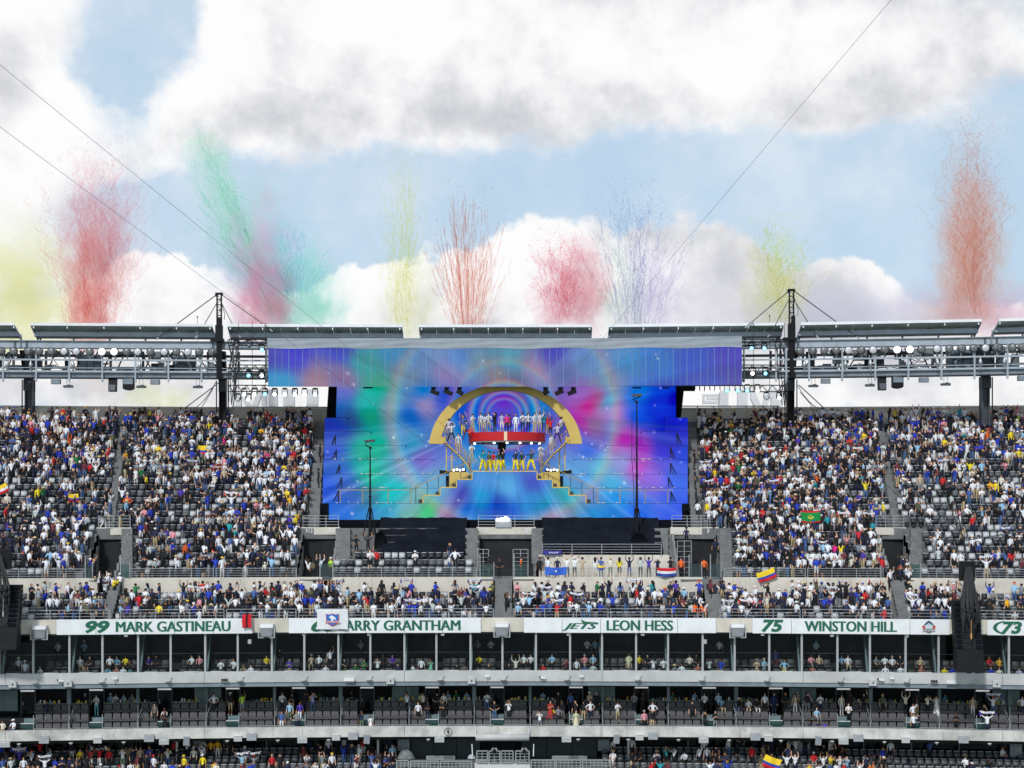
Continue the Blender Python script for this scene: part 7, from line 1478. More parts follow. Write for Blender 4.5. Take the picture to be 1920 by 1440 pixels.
# people one can pick out on the upper deck
FLZ = Z0U - .05
SOLO = [(1012, 135.3, FLZ, 'k', 'k', 'st', 'blk', 0, 'person in black leaning at the left end of the wheelchair platform'), (1027.5, 135.2, FLZ, 'w', 'nv', 'ph', 'blk', 3, 'fan in white shirt behind the left part of the blue flag'), (1045, 135.2, FLZ, 'nv', 'r0', 'st', 'wcap', 3, 'fan in dark shirt and white cap behind the middle of the blue flag'), (1063, 135.2, FLZ, 'w', 'nv', 'pu', 'that', 3, 'fan in white shirt and straw hat just right of the blue flag'), (1077.5, 135.2, FLZ, 'w', 'sk', 'pu', 'wcap', 3, 'fan in white shirt with arms up, second right of the blue flag'),
        (1092, 135.2, FLZ, 'tn', 'kh', 'ph', 'blk', 3, 'fan in tan top and patterned trousers filming, third right of the blue flag'), (1116, 135.2, FLZ, 'w', 'sw', 'ph', 'L:blk', 3, 'fan in white top left of the yellow and blue scarf'), (1127, 135.3, FLZ, 'mb', 'jn', 'wv', 'brn', 3, 'fan in plaid blue shirt with yellow and blue scarf at the waist'), (1144.5, 135.2, FLZ, 'cr', 'sgr', 'ph', 'that', 3, 'fan in cream shirt and straw hat, middle of the standing row'), (1161.5, 135.2, FLZ, 'y', 'sk', 'cl', 'L:blk', 3, 'fan in yellow and black shirt in the standing row'), (1180, 135.2, FLZ, 'nv', 'sb', 'pu', 'brn', 3, 'fan in navy shirt and denim shorts with arms up in the standing row'),
        (1201, 135.2, FLZ, 'lg', 'k', 'ph', 'blk', 3, 'fan in pale grey shirt left of the purple shirted fan'), (1216.5, 135.2, FLZ, 'pu', 'sk', 'pu', 'blk', 3, 'fan in purple shirt in the standing row'), (1233, 135.2, FLZ, 'nv', 'k', 'ph', 'wcap', 3, 'fan in navy shirt and white cap left of the red white and blue flag'), (1257, 135.3, FLZ, 'k', 'k', 'ph', 'blk', 3, 'fan in black above the red white and blue flag'), (1277, 135.2, FLZ, 'o', 'k', 'st', 'bcap', 3.1, 'steward in orange jacket right of the red white and blue flag'), (1320, 134.9, FLZ, 'o', 'k', 'st', 'blk', 3.1, 'steward in orange jacket by the 314 tunnel mouth'),
        (977, 135.2, FLZ, 'o', 'gs', 'st', 'bcap', 1.5, 'steward in orange jacket right of the middle tunnel'), (936.5, 135.6, FLZ - .1, 'k', 'k', 'hp', 'brn', 0, 'woman in black standing in the dark middle tunnel'), (916, 135.2, FLZ, 'k', 'gs', 'st', 'blk', 3, 'person in black shirt behind the left glass panel of the middle tunnel'), (690, 137.0, UP[2][1] + .55, 'k', 'sk', 'pu', 'brn', 3.0, 'person in dark vest and shorts taking a picture at the left camera pole foot'), (668, 137.2, UP[3][1], 'k', 'sk', 'hp', 'blk', .5, 'person in black shorts by the black covered gear left of the camera pole'),
        (706, 136.0, UP[1][1], 'r', 'k', 'wv', 'blk', 3.1, 'fan in red shirt with a white number among the empty seats below the stage'), (1287, 137.6, 36.3, 'nv', 'k', 'st', 'blk', 3.1, 'security guard in navy vest and white sleeves left of the 314 tunnel lettering'), (1341, 137.3, 35.4, 'nv', 'k', 'st', 'bcap', 3.1, 'security guard in navy vest right of the 314 tunnel'), (620, 135.2, FLZ, 'lm', 'mr', 'st', 'wcap', 2.6, 'steward in lime vest and dark red trousers beside the 313 tunnel'),
        (1024, 131.0, 30.5, 'nv', 'k', 'wv', 'blk', 2.8, ''), (1302, 130.9, 30.5, 'o', 'k', 'st', 'bcap', 3.0, 'left of two orange-jacketed stewards at the front rail above the aircraft-emblem banner'), (1318, 130.9, 30.5, 'o', 'k', 'st', 'wcap', 3.0, 'right of two orange-jacketed stewards at the front rail above the aircraft-emblem banner'),
        (597, UP[13][0], UP[13][1], 'ks', 'k', 'st', 'blk', -1.2, 'person in black suit high on the aisle left of the stage'), (600, UP[17][0], UP[17][1], 'ks', 'k', 'st', 'blk', -1.0, 'person in black suit near the top of the aisle left of the stage'), (1303, UP[13][0], UP[13][1], 'nv', 'k', 'st', 'blk', 1.2, 'person in navy halfway up the aisle right of the stage'), (1302, UP[16][0], UP[16][1], 'k', 'k', 'st', 'blk', 1.0, 'person in black and white high on the aisle right of the stage'), (1308, UP[8][0], UP[8][1], 'w', 'k', 'st', 'blk', 2.6, 'person in white shirt low on the aisle right of the stage'), (1305, UP[10][0], UP[10][1], 'ks', 'k', 'wk', 'blk', 1.3, 'person in dark suit walking on the aisle right of the stage')]
for (px, Y0, z, s, p, po, h, yaw, l) in SOLO:
    if not l: continue
    x, y = at(px, Y0); o = person((x, y, z), yaw + RNG.uniform(-.25, .25), s, 'mr' if p == 'r0' else p, po, h, desc=l, group='people picked out on the upper deck'); PEOPLE[-1].update(full=True)
# bottom rows: the most visible ones as individuals
BOT = """36 2 pu k sc blk;44 1 w nv st blk;75 3 r k sc rcap;84 1 w k sc blk;116 2 ks k st blk;135 3 nv w st wcap;150 2 y k st blk;170 2 r w pu blk;186 2 r w sc blk;204 2 r k st ycap;230 2 w gs ph blk;263 2 tn k st L:brn;245 1 w k si blk;288 1 w sb st rcap;308 1 w k si blk;335 2 k k st blk;326 3 r k st blk;345 1 y k st ycap;363 2 cr k st wcap;
378 2 w k pu wcap;380 1 y k st wcap;395 3 go k st blk;408 3 go w st brn;402 1 go w si blk;432 3 k k st blk;454 1 lb nv sc wcap;476 1 gy jn sc rcap;510 1 r k st bld;549 3 w jn st blk;570 3 ks jn st blk;588 3 cr k st wcap;616 3 w sw st blk;633 3 k sw wv blk;642 3 bl k st blk;662 3 bl k st blk;645 1 w k st ycap;663 1 nv k st blk;672 2 ks k st blk;691 2 w k pu blk;703 2 w k cl blk;
716 1 w nv st blk;727 2 k k wv blk;738 1 w k st blk;803 2 k w wv blk;1022 3 ks k st gcap;1078 3 k w st bcap;1095 3 k k ph blk;1098 1 lb jn si wcap;1118 3 pu k st brn;1137 3 lb kh ph brn;1148 2 k k st rcap;1157 2 pk k ph brn;1165 1 w jn st blk;1175 2 mb w ph brn;1190 1 lb k wv wcap;1240 3 k k st L:blk;1254 3 w k si blk;1268 3 r k si blk;1283 2 tn k si bcap;1311 1 nv w st gcap;1323 2 w k st blk;1349 3 k k sc blk;
1371 3 bl k sc blk;1385 2 w w sc gry;1387 1 w k si gcap;1412 2 w w pu blk;1431 2 r nv cl blk;1436 3 r k st blk;1454 3 bl k st blk;1472 3 w k st blk;1476 1 bl k st ycap;1497 2 lg k st blk;1523 1 nv w st blk;1546 1 mb w st blk;1570 1 lg k st that;1671 0 mn0 k st rcap;1683 1 o y st gry;1775 1 nv k ph bcap;1788 2 w k st brn;1806 1 k k st ucap;1823 1 ol kh st blk;1847 1 gy nv cr wcap;1911 1 cr k st blk"""
ROWB = {3: (132.75, 19.6), 2: (131.9, 19.1), 1: (131.05, 18.6), 0: (130.2, 18.1)}
def low_place(px):
    return _low(px).replace('in the bottom rows', 'bottom rows').replace('the ', '')
def _low(px):
    for a, b, s in ((0, 60, 'at the left end of the bottom rows'), (60, 160, 'in the bottom rows under the leftmost open suites'), (160, 260, 'in the bottom rows below the third open suite'), (260, 340, 'in the bottom rows left of the 211 and 212 sign'), (340, 425, 'in the bottom rows by the 211 and 212 sign'), (425, 530, 'in the bottom rows right of the 211 and 212 sign'),
                    (530, 640, 'in the bottom rows below the club flag'), (640, 760, 'in the bottom rows left of the 212 and 213 sign'), (760, 1100, 'by the camera deck at the bottom'), (1100, 1220, 'in the bottom rows around the 213 and 215 sign'), (1220, 1330, 'in the bottom rows below the aircraft-emblem banner'), (1330, 1420, 'in the bottom rows right of the aircraft-emblem banner'), (1420, 1500, 'in the bottom rows below the number 75'), (1500, 1640, 'in the bottom rows below the 75 banner middle'), (1640, 1750, 'in the bottom rows below the crest'), (1750, 1930, 'in the bottom rows at the far right')):
        if a <= px < b: return s
    return 'in the bottom rows'
for e in entries(BOT):
    if len(PEOPLE) >= 300: break
    px = float(e[0]); Y, z = ROWB[int(e[1])]; x, y = at(px, Y); s = 'lg' if e[2] == 'mn0' else e[2]
    person((x, y, z), RNG.uniform(-.7, .7), s, e[3], e[4], e[5], place=low_place(px), scale=RNG.uniform(.96, 1.05), group='fans in the bottom rows')
    if e[4] == 'sc': SCARVES.append((x, y, z, 0, None, 0))
# ------------------------------------------------------------------ the crowd on the upper deck: one mass
CROWD = []
PXA = lambda x, y: 960 + x * F / y
def density(px, k):
    t = k / 23.0
    if k >= 21 and (px < 606 or px > 1290): return .92
    if k < 0:
        d = .50
        for a, b, q in ((40, 160, .45), (160, 300, .75), (300, 470, .5), (470, 640, .80), (640, 870, .62), (870, 1010, .6), (1010, 1120, .7), (1120, 1280, .5), (1280, 1460, .68), (1460, 1560, .75), (1560, 1640, .7), (1640, 1790, .85), (1790, 1920, .42)):
            if a <= px < b: d = q
        return d
    if px < 228: return .74 if t > .60 else (.32 if t > .36 else .50)
    if px < 606:
        f = (px - 228) / 378
        if t > .66: return .72 + .26 * f
        if t > .36: return .28 + .62 * f
        return .32 + .58 * f
    if px < 1290: return 0 if k > 2 else .07
    if px < 1655:
        f = (1655 - px) / 365
        return (.80 + .16 * f) if t > .55 else (.70 + .25 * f if t < .30 else .62 + .34 * f)
    return .78 if t > .72 else (.46 if t > .50 else (.34 if t > .30 else .27))
taken = {}
for q in PEOPLE: taken.setdefault(round(q['o'].location.z * 2), []).append(q['x'])
CSH = list('w' * 1) ; 
csh_k = ['w', 'cr', 'k', 'nv', 'bl', 'mb', 'lb', 'tl', 'gy', 'lg', 'y', 'r', 'o', 'pk', 'pu', 'gn', 'ol', 'tn', 'lm', 'mr', 'go', 'hp']
csh_w = np.array([.33, .022, .24, .21, .095, .035, .030, .010, .04, .035, .014, .024, .006, .010, .010, .006, .007, .010, .002, .012, .004, .002]); csh_w /= csh_w.sum()
cpt_k = ['k', 'nv', 'jn', 'kh', 'w', 'gy', 'sk', 'sw', 'sh', 'sg', 'sb']; cpt_w = np.array([.34, .19, .15, .022, .03, .03, .14, .04, .02, .02, .04])
ch_k = ['blk', 'brn', 'bld', 'gry', 'L:blk', 'L:brn', 'wcap', 'bcap', 'ycap', 'that', 'ucap', 'rcap']; ch_w = np.array([.37, .17, .03, .03, .10, .06, .10, .06, .015, .03, .02, .015])
cpo_k = ['st', 'pu', 'sc', 'wv', 'ph', 'p1', 'cl', 'hp', 'cr', 'si', 'wk']; cpo_w = np.array([.27, .07, .045, .10, .13, .09, .12, .03, .04, .075, .03])
pal = {}; PALM = []
def pidx(m):
    if m.name not in pal: pal[m.name] = len(PALM); PALM.append(m)
    return pal[m.name]
def tri_arrays(me):
    me.calc_loop_triangles(); n = len(me.loop_triangles); t = np.empty(n * 3, np.int32); me.loop_triangles.foreach_get('vertices', t); pi = np.empty(n, np.int32); me.loop_triangles.foreach_get('polygon_index', pi)
    mi = np.empty(len(me.polygons), np.int32); me.polygons.foreach_get('material_index', mi); co = np.empty(len(me.vertices) * 3, np.float32); me.vertices.foreach_get('co', co)
    return co.reshape(-1, 3), t.reshape(-1, 3), mi[pi]
LOWA = {p: (*tri_arrays(LOWB[p][0]), np.array(LOWB[p][1])) for p in POSES}; HAIRA = {k: tri_arrays(HB[k].mesh('h', [])) for k in HB}
cv_, cf_, cm_ = [], [], []; base = 0
def crowd_person(x, y, z, yaw, sh, pt, po, hd, scale, skin):
    global base
    co, tr, mi, hp = LOWA[po]; kind = 'short'
    if hd.startswith('L:'): kind, hd = 'long', hd[2:]
    elif hd == 'that': kind = 'hat'
    elif hd in CAPC: kind = 'cap'
    hc, ht, _ = HAIRA[kind]; sk = pidx(SKIN[skin]); s_ = pidx(MS[sh]); p_ = pidx(MP[pt]); shorts = pt.startswith('s'); lut = np.array([sk, s_, s_ if (sh in LONGS or RNG.random() < .22) else sk, p_, sk if shorts else p_, pidx(SHOE[int(RNG.integers(0, 2))])])
    hm = pidx(C_('head_' + hd, *(HAIRC.get(hd) or CAPC[hd])[1]))
    pts = np.concatenate([co, hc + hp]) * scale; c, s = math.cos(yaw), math.sin(yaw)
    q = np.stack([pts[:, 0] * c - pts[:, 1] * s + x, pts[:, 0] * s + pts[:, 1] * c + y, pts[:, 2] + z], 1)
    cv_.append(q); cf_.append(np.concatenate([tr, ht + len(co)]) + base); cm_.append(np.concatenate([lut[mi], np.full(len(ht), hm)])); base += len(q)
def sec_name(px): return 'far left section' if px < 228 else 'section left of stage' if px < 606 else 'rows under the stage' if px < 1290 else 'section right of stage' if px < 1655 else 'far right section'
NCROWD = 0
for k in range(-4, 24):
    Y, z, d = (ROWS[k + 4] if k < 0 else UP[k])
    off = RNG.uniform(-.2, .2); x = -54.0 + off
    cl = 0.0
    while x < 54.0:
        x += RNG.uniform(.40, .56); px = PXA(x, Y)
        if px < -230 or px > 2150: continue
        if blocked(x, k, Y) and not (k >= 0 and any(abs(x - aisle_x(j, k)) < AIS[j][4] for j in (0, 3) if AIS[j][2] <= k < AIS[j][3]) and RNG.random() < .34): continue
        clump = .55 + .9 * (mnoise.noise(Vector((x * .22, k * .35, 3.0))) + .5)
        if RNG.random() > density(px, k) * min(1.25, max(.35, clump)): continue
        po = str(RNG.choice(cpo_k, p=cpo_w / cpo_w.sum())); to_stage = math.atan2(-.9 - x, 6.0)
        yaw = (to_stage * RNG.uniform(.5, 1.2) if RNG.random() < .55 else RNG.uniform(-.6, .6)) if k >= 7 else (math.pi + RNG.uniform(-.8, .8) if RNG.random() < .55 else to_stage * .8 + RNG.uniform(-.6, .6))
        near = max(0, 1 - abs(abs(px - 950) - 400) / 260); w = csh_w.copy(); w[2] *= 1 + near * (k > 14); w[0] *= 1 + .3 * near; w /= w.sum()
        sh = str(RNG.choice(csh_k, p=w)); kid = RNG.random() < .05
        if po == 'sc' and len(SCARVES) < 74: SCARVES.append((x, Y - cv(x) - .02, z, yaw, (sec_name(px), k, px), 0))
        elif po == 'sc': po = 'pu'
        crowd_person(x, Y - cv(x) - .12 + RNG.uniform(-.08, .08), z, yaw, sh, str(RNG.choice(cpt_k, p=cpt_w / cpt_w.sum())), po, str(RNG.choice(ch_k, p=ch_w / ch_w.sum())), RNG.uniform(.93, 1.05) * (.72 if kid else 1), int(RNG.choice(4, p=[.34, .30, .22, .14])))
        NCROWD += 1
# on the stairs of the tunnels and aisles, at the mouths, and in the bottom rows beyond the individuals
for (pa, pb, Y0, Z0_, nn) in ((180, 226, 134.0, 32.6, 9), (160, 178, 135.6, Z0U, 3), (1660, 1706, 134.6, 33.2, 10), (1316, 1352, 133.2, 32.0, 5), (566, 622, 135.4, Z0U, 5), (930, 958, 132.0, 31.2, 2), (1686, 1704, 135.8, Z0U, 3), (600, 622, 133.2, 32, 3)):
    for _ in range(nn):
        x, y = at(RNG.uniform(pa, pb), Y0 + RNG.uniform(-.5, .5)); crowd_person(x, y, Z0_ + RNG.uniform(-.2, .1), RNG.uniform(-3, 3), str(RNG.choice(csh_k, p=csh_w)), 'k', str(RNG.choice(['st', 'ph', 'wv', 'pu'])), str(RNG.choice(ch_k, p=ch_w / ch_w.sum())), RNG.uniform(.95, 1.04), int(RNG.integers(0, 4))); NCROWD += 1
for r in (0, 1, 2, 3):
    Y, z = ROWB[r]; px = -10
    while px < 1930:
        px += RNG.uniform(13, 19)
        if 742 < px < 1140 or (420 < px < 450 and r > 1): continue
        dn = .62 if (px < 410 or 590 < px < 742 or 1460 < px < 1580) else (.42 if px < 1640 else .16)
        x, y = at(px, Y)
        if RNG.random() > dn or any(abs(x - qx) < .5 for qx in taken.get(round(z * 2), [])): continue
        crowd_person(x, y, z, RNG.uniform(-.8, .8), str(RNG.choice(csh_k, p=csh_w)), str(RNG.choice(cpt_k, p=cpt_w / cpt_w.sum())), str(RNG.choice(['st', 'st', 'cl', 'ph', 'si', 'pu', 'wv'])), str(RNG.choice(ch_k, p=ch_w / ch_w.sum())), RNG.uniform(.94, 1.04), int(RNG.integers(0, 4))); NCROWD += 1
cme = mass('crowd', cv_, cf_, np.concatenate(cm_), PALM, kind='stuff', label='packed standing crowd of spectators in mixed bright and dark clothes across the upper deck', cat='crowd')
cme.data.polygons.foreach_set('use_smooth', [True] * len(cme.data.polygons))
# ------------------------------------------------------------------ labels of the individuals
for q in PEOPLE:
    if q.get('full'): q['lab'] = q['d']; continue
    q['lab'] = ', '.join([v for v in (q['d'] + (' with ' + q['hat'] if q['hat'] else ''), q['pose'], q['place']) if v])
for q in PEOPLE:
    if q.get('full'): continue
    for a, b in ((' and black trousers', ''), (', arms folded', ''), ('behind inner screen', 'behind screen'), (' with dark cap', ' in dark cap'), (' with ', ', '), (' and ', ', '), ('scarf overhead, ', ''), ('bottom rows ', 'bottom, ')):
        if len(q['lab'].replace(',', '').split()) > 14: q['lab'] = q['lab'].replace(a, b)
by = {}
for q in PEOPLE: by.setdefault(q['lab'], []).append(q)
for lab, l in by.items():
    if len(l) > 1:
        l.sort(key=lambda q: q['x']); n = len(l)
        for i, q in enumerate(l): q['lab'] = lab + ', ' + (('left one', 'right one')[i] if n == 2 else ('left one', 'middle one', 'right one')[i] if n == 3 else ORD[i] + ' one')
for q in PEOPLE: q['o']['label'] = q['lab']
# ------------------------------------------------------------------ scarves and flags
def scarf_mesh(seed, cols):
    rg = np.random.default_rng(seed); w = 1.22; n = 16; b = MB(); vs = []; sag = rg.uniform(.02, .16); tilt = rg.uniform(-.12, .12)
    for j in range(3):
        for i in range(n + 1):
            u = i / n; vs.append(((u - .5) * w, -.10 + .02 * math.sin(u * 9 + seed), 1.88 - sag * (1 - (2 * u - 1) ** 2) + tilt * (u - .5) - .085 * (j - 1) + .015 * math.sin(u * 12)))
    fs = [(j * (n + 1) + i, (j + 1) * (n + 1) + i, (j + 1) * (n + 1) + i + 1, j * (n + 1) + i + 1) for j in range(2) for i in range(n)]
    me = bpy.data.meshes.new('scarf'); 
    for s in (-1, 1):                                                   # hanging fringe ends
        k = len(vs); x = s * w / 2; vs += [(x, -.12, 1.93), (x + s * .06, -.13, 1.60), (x - s * .12, -.12, 1.62), (x - s * .10, -.11, 1.90)]; fs.append((k, k + 1, k + 2, k + 3))
    me.from_pydata(vs, [], fs)
    for c in cols: me.materials.append(c)
    mi = [1 if (3 < (f % n) < 12 and f >= 0 and f < 2 * n and (f % n) % 2 and f >= n) else 0 for f in range(2 * n)] + [1, 1]
    me.polygons.foreach_set('material_index', mi); me.polygons.foreach_set('use_smooth', [True] * len(fs)); return me
SCM = [scarf_mesh(1, [FW, FN]), scarf_mesh(2, [FW, C_('shirt_pu', 78, 56, 160)]), scarf_mesh(3, [FW, FR]), scarf_mesh(4, [FN, FW]), scarf_mesh(5, [FW, FB])]
SCN = ['white and navy', 'white and purple', 'white and red', 'navy and white', 'white and blue']
used = {}
for i, (x, y, z, yaw, lab, mi) in enumerate(SCARVES):
    m = mi if mi else int(RNG.choice(5, p=[.34, .24, .14, .08, .20]))
    if isinstance(lab, tuple): l = f"{SCN[m]} scarf held up, {ORD[23 - lab[1]] + ' row from top' if lab[1] >= 0 else ORD[lab[1] + 4] + ' row above banners'}, {lab[0]}"
    elif lab: l = lab
    else: l = f"{SCN[m]} scarf stretched overhead " + low_place(PXA(x, y))
    used.setdefault(l, []).append((x, y, z, yaw, m))
for l, lst in used.items():
    lst.sort(); n = len(lst)
    for i, (x, y, z, yaw, m) in enumerate(lst):
        o = obj('scarf', SCM[m], loc=(x, y, z), rot=(0, 0, yaw)); ll = l if n == 1 else l + ', ' + (('left one', 'right one')[i] if n == 2 else ORD[i] + ' one')
        tag(o, ll, 'scarf', 'scarves held up by fans')
def flag(name, lab, px, py, Y, w, h, fcol, mats, rz=0, amp=.06, seed=1, tilt=0.0):
    q = Pc(px, py, Y); t = thing(name, lab, 'flag', q); c = cloth_grid('flag_cloth', w, h, 22, 14, fcol, mats, t, (0, 0, 0), amp, seed, rz, .06); c.rotation_euler = (0, tilt, rz); return t
flag('blue_flag', 'bright blue flag held over the rail by the standing fans right of the middle tunnel', 1042, 1070, 134.3, 1.75, .62, lambda u, v: 1 if (abs(u - .5) < .05 and .35 < v < .6) else 0, [C_('flag_blue', 52, 100, 200), FW], seed=2)
flag('striped_flag', 'red, white and blue striped flag hung over the rail left of the orange steward', 1250, 1072, 134.3, 1.55, .68, lambda u, v: 0 if v < .34 else (1 if v < .67 else 2), [FR, FW, C_('flag_blue_b', 40, 70, 150)], seed=4)
t = flag('green_flag', 'green flag with red edges and a yellow crescent held up right of the stage', 1520, 968, 139.75, 1.62, 1.0, lambda u, v: 1 if (v < .17 or v > .83) else (2 if ((u - .5) ** 2 * 3.2 + (v - .42) ** 2 < .062 and (u - .5) ** 2 * 3.2 + (v - .33) ** 2 > .050) or ((u - .5) ** 2 * 3 + (v - .40) ** 2 < .003) else 0), [FG, FR, FY], seed=5, amp=.04)
TRI = lambda u, v: 0 if v < .5 else (1 if v < .75 else 2)
flag('tricolour_flag', 'yellow, blue and red flag draped over the cross wall right of the stage', 1437, 1078, 134.2, 1.5, .8, TRI, [FY, FB, FR], seed=6, tilt=-.35)
flag('tricolour_flag', 'yellow, blue and red flag held in the far left section', 138, 933, 142.6, .85, .7, TRI, [FY, FB, FR], seed=7)
flag('tricolour_flag', 'yellow, blue and red flag held open in the bottom rows below the number 75', 1447, 1430, 130.2, 1.35, .95, TRI, [FY, FB, FR], seed=8, tilt=.35)
flag('tricolour_flag', 'small yellow, blue and red flag high in the section left of stage', 381, 843, 149.6, .9, .8, TRI, [FY, FB, FR], seed=9)
flag('white_red_flag', 'yellow and red flag with white corner at the left picture edge', 4, 916, 143.6, 1.0, .7, lambda u, v: 0 if v < .45 else (1 if v < .7 else 2), [FY, FW, FR], seed=10, tilt=-.4)
flag('yellow_scarf', 'yellow and blue scarf at the waist of the plaid-shirted fan', 1127, 1063, 134.9, .62, .34, lambda u, v: 0 if v < .5 else 1, [FY, FB], seed=11)
flag('purple_scarf', 'long purple and white scarf laid along the rail behind the standing fans', 1036, 1035, 136.9, 1.5, .32, lambda u, v: 1 if .3 < v < .65 and .25 < u < .8 and int(u * 22) % 2 else 0, [C_('scarf_purple', 58, 52, 140), FW], seed=12, amp=.02)
# ------------------------------------------------------------------ coloured daytime smoke behind the stand
def smoke_mat(name, c, dens, nsc, stretch=.6, thr=.42, seed=0.0, soft=.30):
    mx = max(c); c = tuple(min(1.0, (v / mx) ** .40) for v in c); dens *= 2.4; nsc *= 1.5
    m = bpy.data.materials.new(name); m.use_nodes = True; t = NT(m.node_tree); m.node_tree.nodes.clear()
    o = t.n('ShaderNodeOutputMaterial'); va = t.n('ShaderNodeVolumeAbsorption'); vs_ = t.n('ShaderNodeVolumeScatter'); ad = t.n('ShaderNodeAddShader')   # dye smoke: tints what shines through, scatters a little
    va.inputs['Color'].default_value = (*[v ** .62 for v in c], 1); vs_.inputs['Color'].default_value = (*[v ** .6 for v in c], 1); t.link(va.outputs[0], ad.inputs[0]); t.link(vs_.outputs[0], ad.inputs[1]); t.link(ad.outputs[0], o.inputs['Volume'])
    tcn = t.n('ShaderNodeTexCoord'); g_ = t.v('SUBTRACT', tcn.outputs['Generated'], (.5, .5, .5))
    wn = t.noise(tcn.outputs['Object'], nsc * .5, 3, .6, 1); gw = t.v('ADD', g_, t.v('MULTIPLY', t.v('SUBTRACT', wn, (.5, .5, .5)), (.45, .3, .30)))
    r = t.v('LENGTH', t.v('MULTIPLY', gw, (2.0, 2.0, 2.0)))
    mp = t.n('ShaderNodeMapping'); t.link(tcn.outputs['Object'], mp.inputs[0]); mp.inputs['Scale'].default_value = (1, 1, stretch); mp.inputs['Location'].default_value = (seed, seed * .7, 0)
    f = t.noise(mp.outputs[0], nsc, 5, .62)
    fi = t.noise(mp.outputs[0], nsc * 3.2, 4, .65)
    body = t.m('ADD', t.m('MULTIPLY', t.m('SUBTRACT', 1.0, r), .95), t.m('ADD', t.m('MULTIPLY', t.m('SUBTRACT', f, .5), 2.7), t.m('MULTIPLY', t.m('SUBTRACT', fi, .5), 1.6)))
    d = t.m('MULTIPLY', t.m('MULTIPLY', t.ramp(body, thr - .30, thr + .75), t.m('SUBTRACT', 1.0, t.ramp(r, .55, 1.0))), dens)
    t.link(d, va.inputs['Density']); t.link(t.m('MULTIPLY', d, .38), vs_.inputs['Density']); m.cycles.volume_step_rate = 1.0 if hasattr(m.cycles, 'volume_step_rate') else 1
    return m
def puff(parent, px, py, rx, ry, Y, m, lean=0.0):
    rx *= 1.42; ry *= 1.32; c = P(px, py, Y); s = Y / F; b = MB(); n = 16; k = 10; vs = []
    for j in range(k + 1):
        th = math.pi * j / k
        for i in range(n):
            a = 2 * math.pi * i / n; z = math.cos(th); vs.append((rx * s * math.sin(th) * math.cos(a) + lean * s * z, rx * .8 * s * math.sin(th) * math.sin(a), ry * s * z))
    b.add(vs, [(j * n + i, (j + 1) * n + i, (j + 1) * n + (i + 1) % n, j * n + (i + 1) % n) for j in range(k) for i in range(n)], 0, True)
    o = b.build('smoke_puff', m, parent); o.location = c; o.matrix_parent_inverse = Matrix.Translation(-parent.location); return o
def streaks(parent, px, pw, ytop, ybot, Y, m, n, seed, curl=1.0, spread=1.0, r=.035, speck=0, lean=0.0):
    """Powdery curling trails: many overlapping thin translucent wisps that rise, drift and break into flecks."""
    rg = np.random.default_rng(seed); mb = MB(); s = Y / F; n = int(n * 1.6); speck = int(speck * 4)
    for i in range(n):
        u = float(np.clip(rg.normal(0, .55), -1.25, 1.25)); x0 = px + u * pw * .38; x1 = px + u * pw * spread; h = rg.uniform(.35, 1.0) ** .8 * (1 - .22 * abs(u))
        pts = []; N = int(18 + 10 * curl); ph = rg.uniform(0, 6, 3); st = rg.uniform(0, .45) if rg.random() < .7 else 0; fine = rg.random() < .45
        for j in range(N + 1):
            f = st + (1 - st) * j / N; yy = ybot + (ytop - ybot) * h * f; xx = x0 + (x1 - x0) * f ** 1.5 + curl * (3.4 * math.sin(f * 15 + ph[0]) + 2.4 * math.sin(f * 37 + ph[1]) + 1.6 * math.sin(f * 83 + ph[2])) * (.25 + f) + rg.normal(0, .35) + lean * f ** 1.2
            q = P(xx, yy, Y); q.y += rg.normal(0, .25) + u * 2; pts.append(q)
        L0 = 0
        while L0 < N - 2:                                              # broken into runs
            L1 = min(N, L0 + int(rg.integers(3, 9))); seg = pts[L0:L1 + 1]
            if len(seg) > 2: mb.tube(seg, [r * (1.0 if fine else 2.6) * (.25 + .75 * math.sin(math.pi * (k_ + .5) / len(seg))) * rg.uniform(.6, 1.5) for k_ in range(len(seg))], 3, cap=False)
            L0 = L1 + int(rg.integers(0, 3))
    for i in range(speck):
        u = float(rg.normal(0, .5)); f = rg.beta(1.5, 1.3); q = P(px + lean * f ** 1.2 + u * pw * (.42 + .58 * f) * spread, ybot + (ytop - ybot) * f, Y); q.y += rg.normal(0, 1.0); a = r * rg.uniform(.7, 3.2)
        d = [Vector((rg.normal(), rg.normal(), rg.normal())).normalized() * a * rg.uniform(.7, 2.4) for _ in range(4)]; mb.add([q + v for v in d], [(0, 1, 2), (0, 2, 3), (0, 3, 1), (1, 3, 2)])
    return mb.build('smoke_trails', m, parent, kind='stuff')
def trailmat(name, *c, alpha=.55):
    m = bpy.data.materials.new(name); m.use_nodes = True; t = NT(m.node_tree); m.node_tree.nodes.clear(); c = tuple(v ** .60 for v in L3(*c))
    o = t.n('ShaderNodeOutputMaterial'); d = t.n('ShaderNodeBsdfDiffuse'); l = t.n('ShaderNodeBsdfTranslucent'); x = t.n('ShaderNodeBsdfTransparent'); a = t.n('ShaderNodeMixShader'); b = t.n('ShaderNodeMixShader')
    d.inputs[0].default_value = (*c, 1); l.inputs[0].default_value = (*c, 1); a.inputs[0].default_value = .5; b.inputs[0].default_value = alpha * .13; x.inputs[0].default_value = (*[1 - (1 - v / max(c)) * alpha * .36 for v in c], 1)
    t.link(d.outputs[0], a.inputs[1]); t.link(l.outputs[0], a.inputs[2]); t.link(x.outputs[0], b.inputs[1]); t.link(a.outputs[0], b.inputs[2]); t.link(b.outputs[0], o.inputs[0]); return m
def plume(lab, px, py, Y=176):
    return thing('smoke_plume', lab, 'smoke', P(px, py, Y), world_parts=True, group='coloured smoke plumes above the stand')
YQ = 178
t = plume('coral red smoke plume with curling trails rising at the left above the solar panels', 180, 610, YQ)
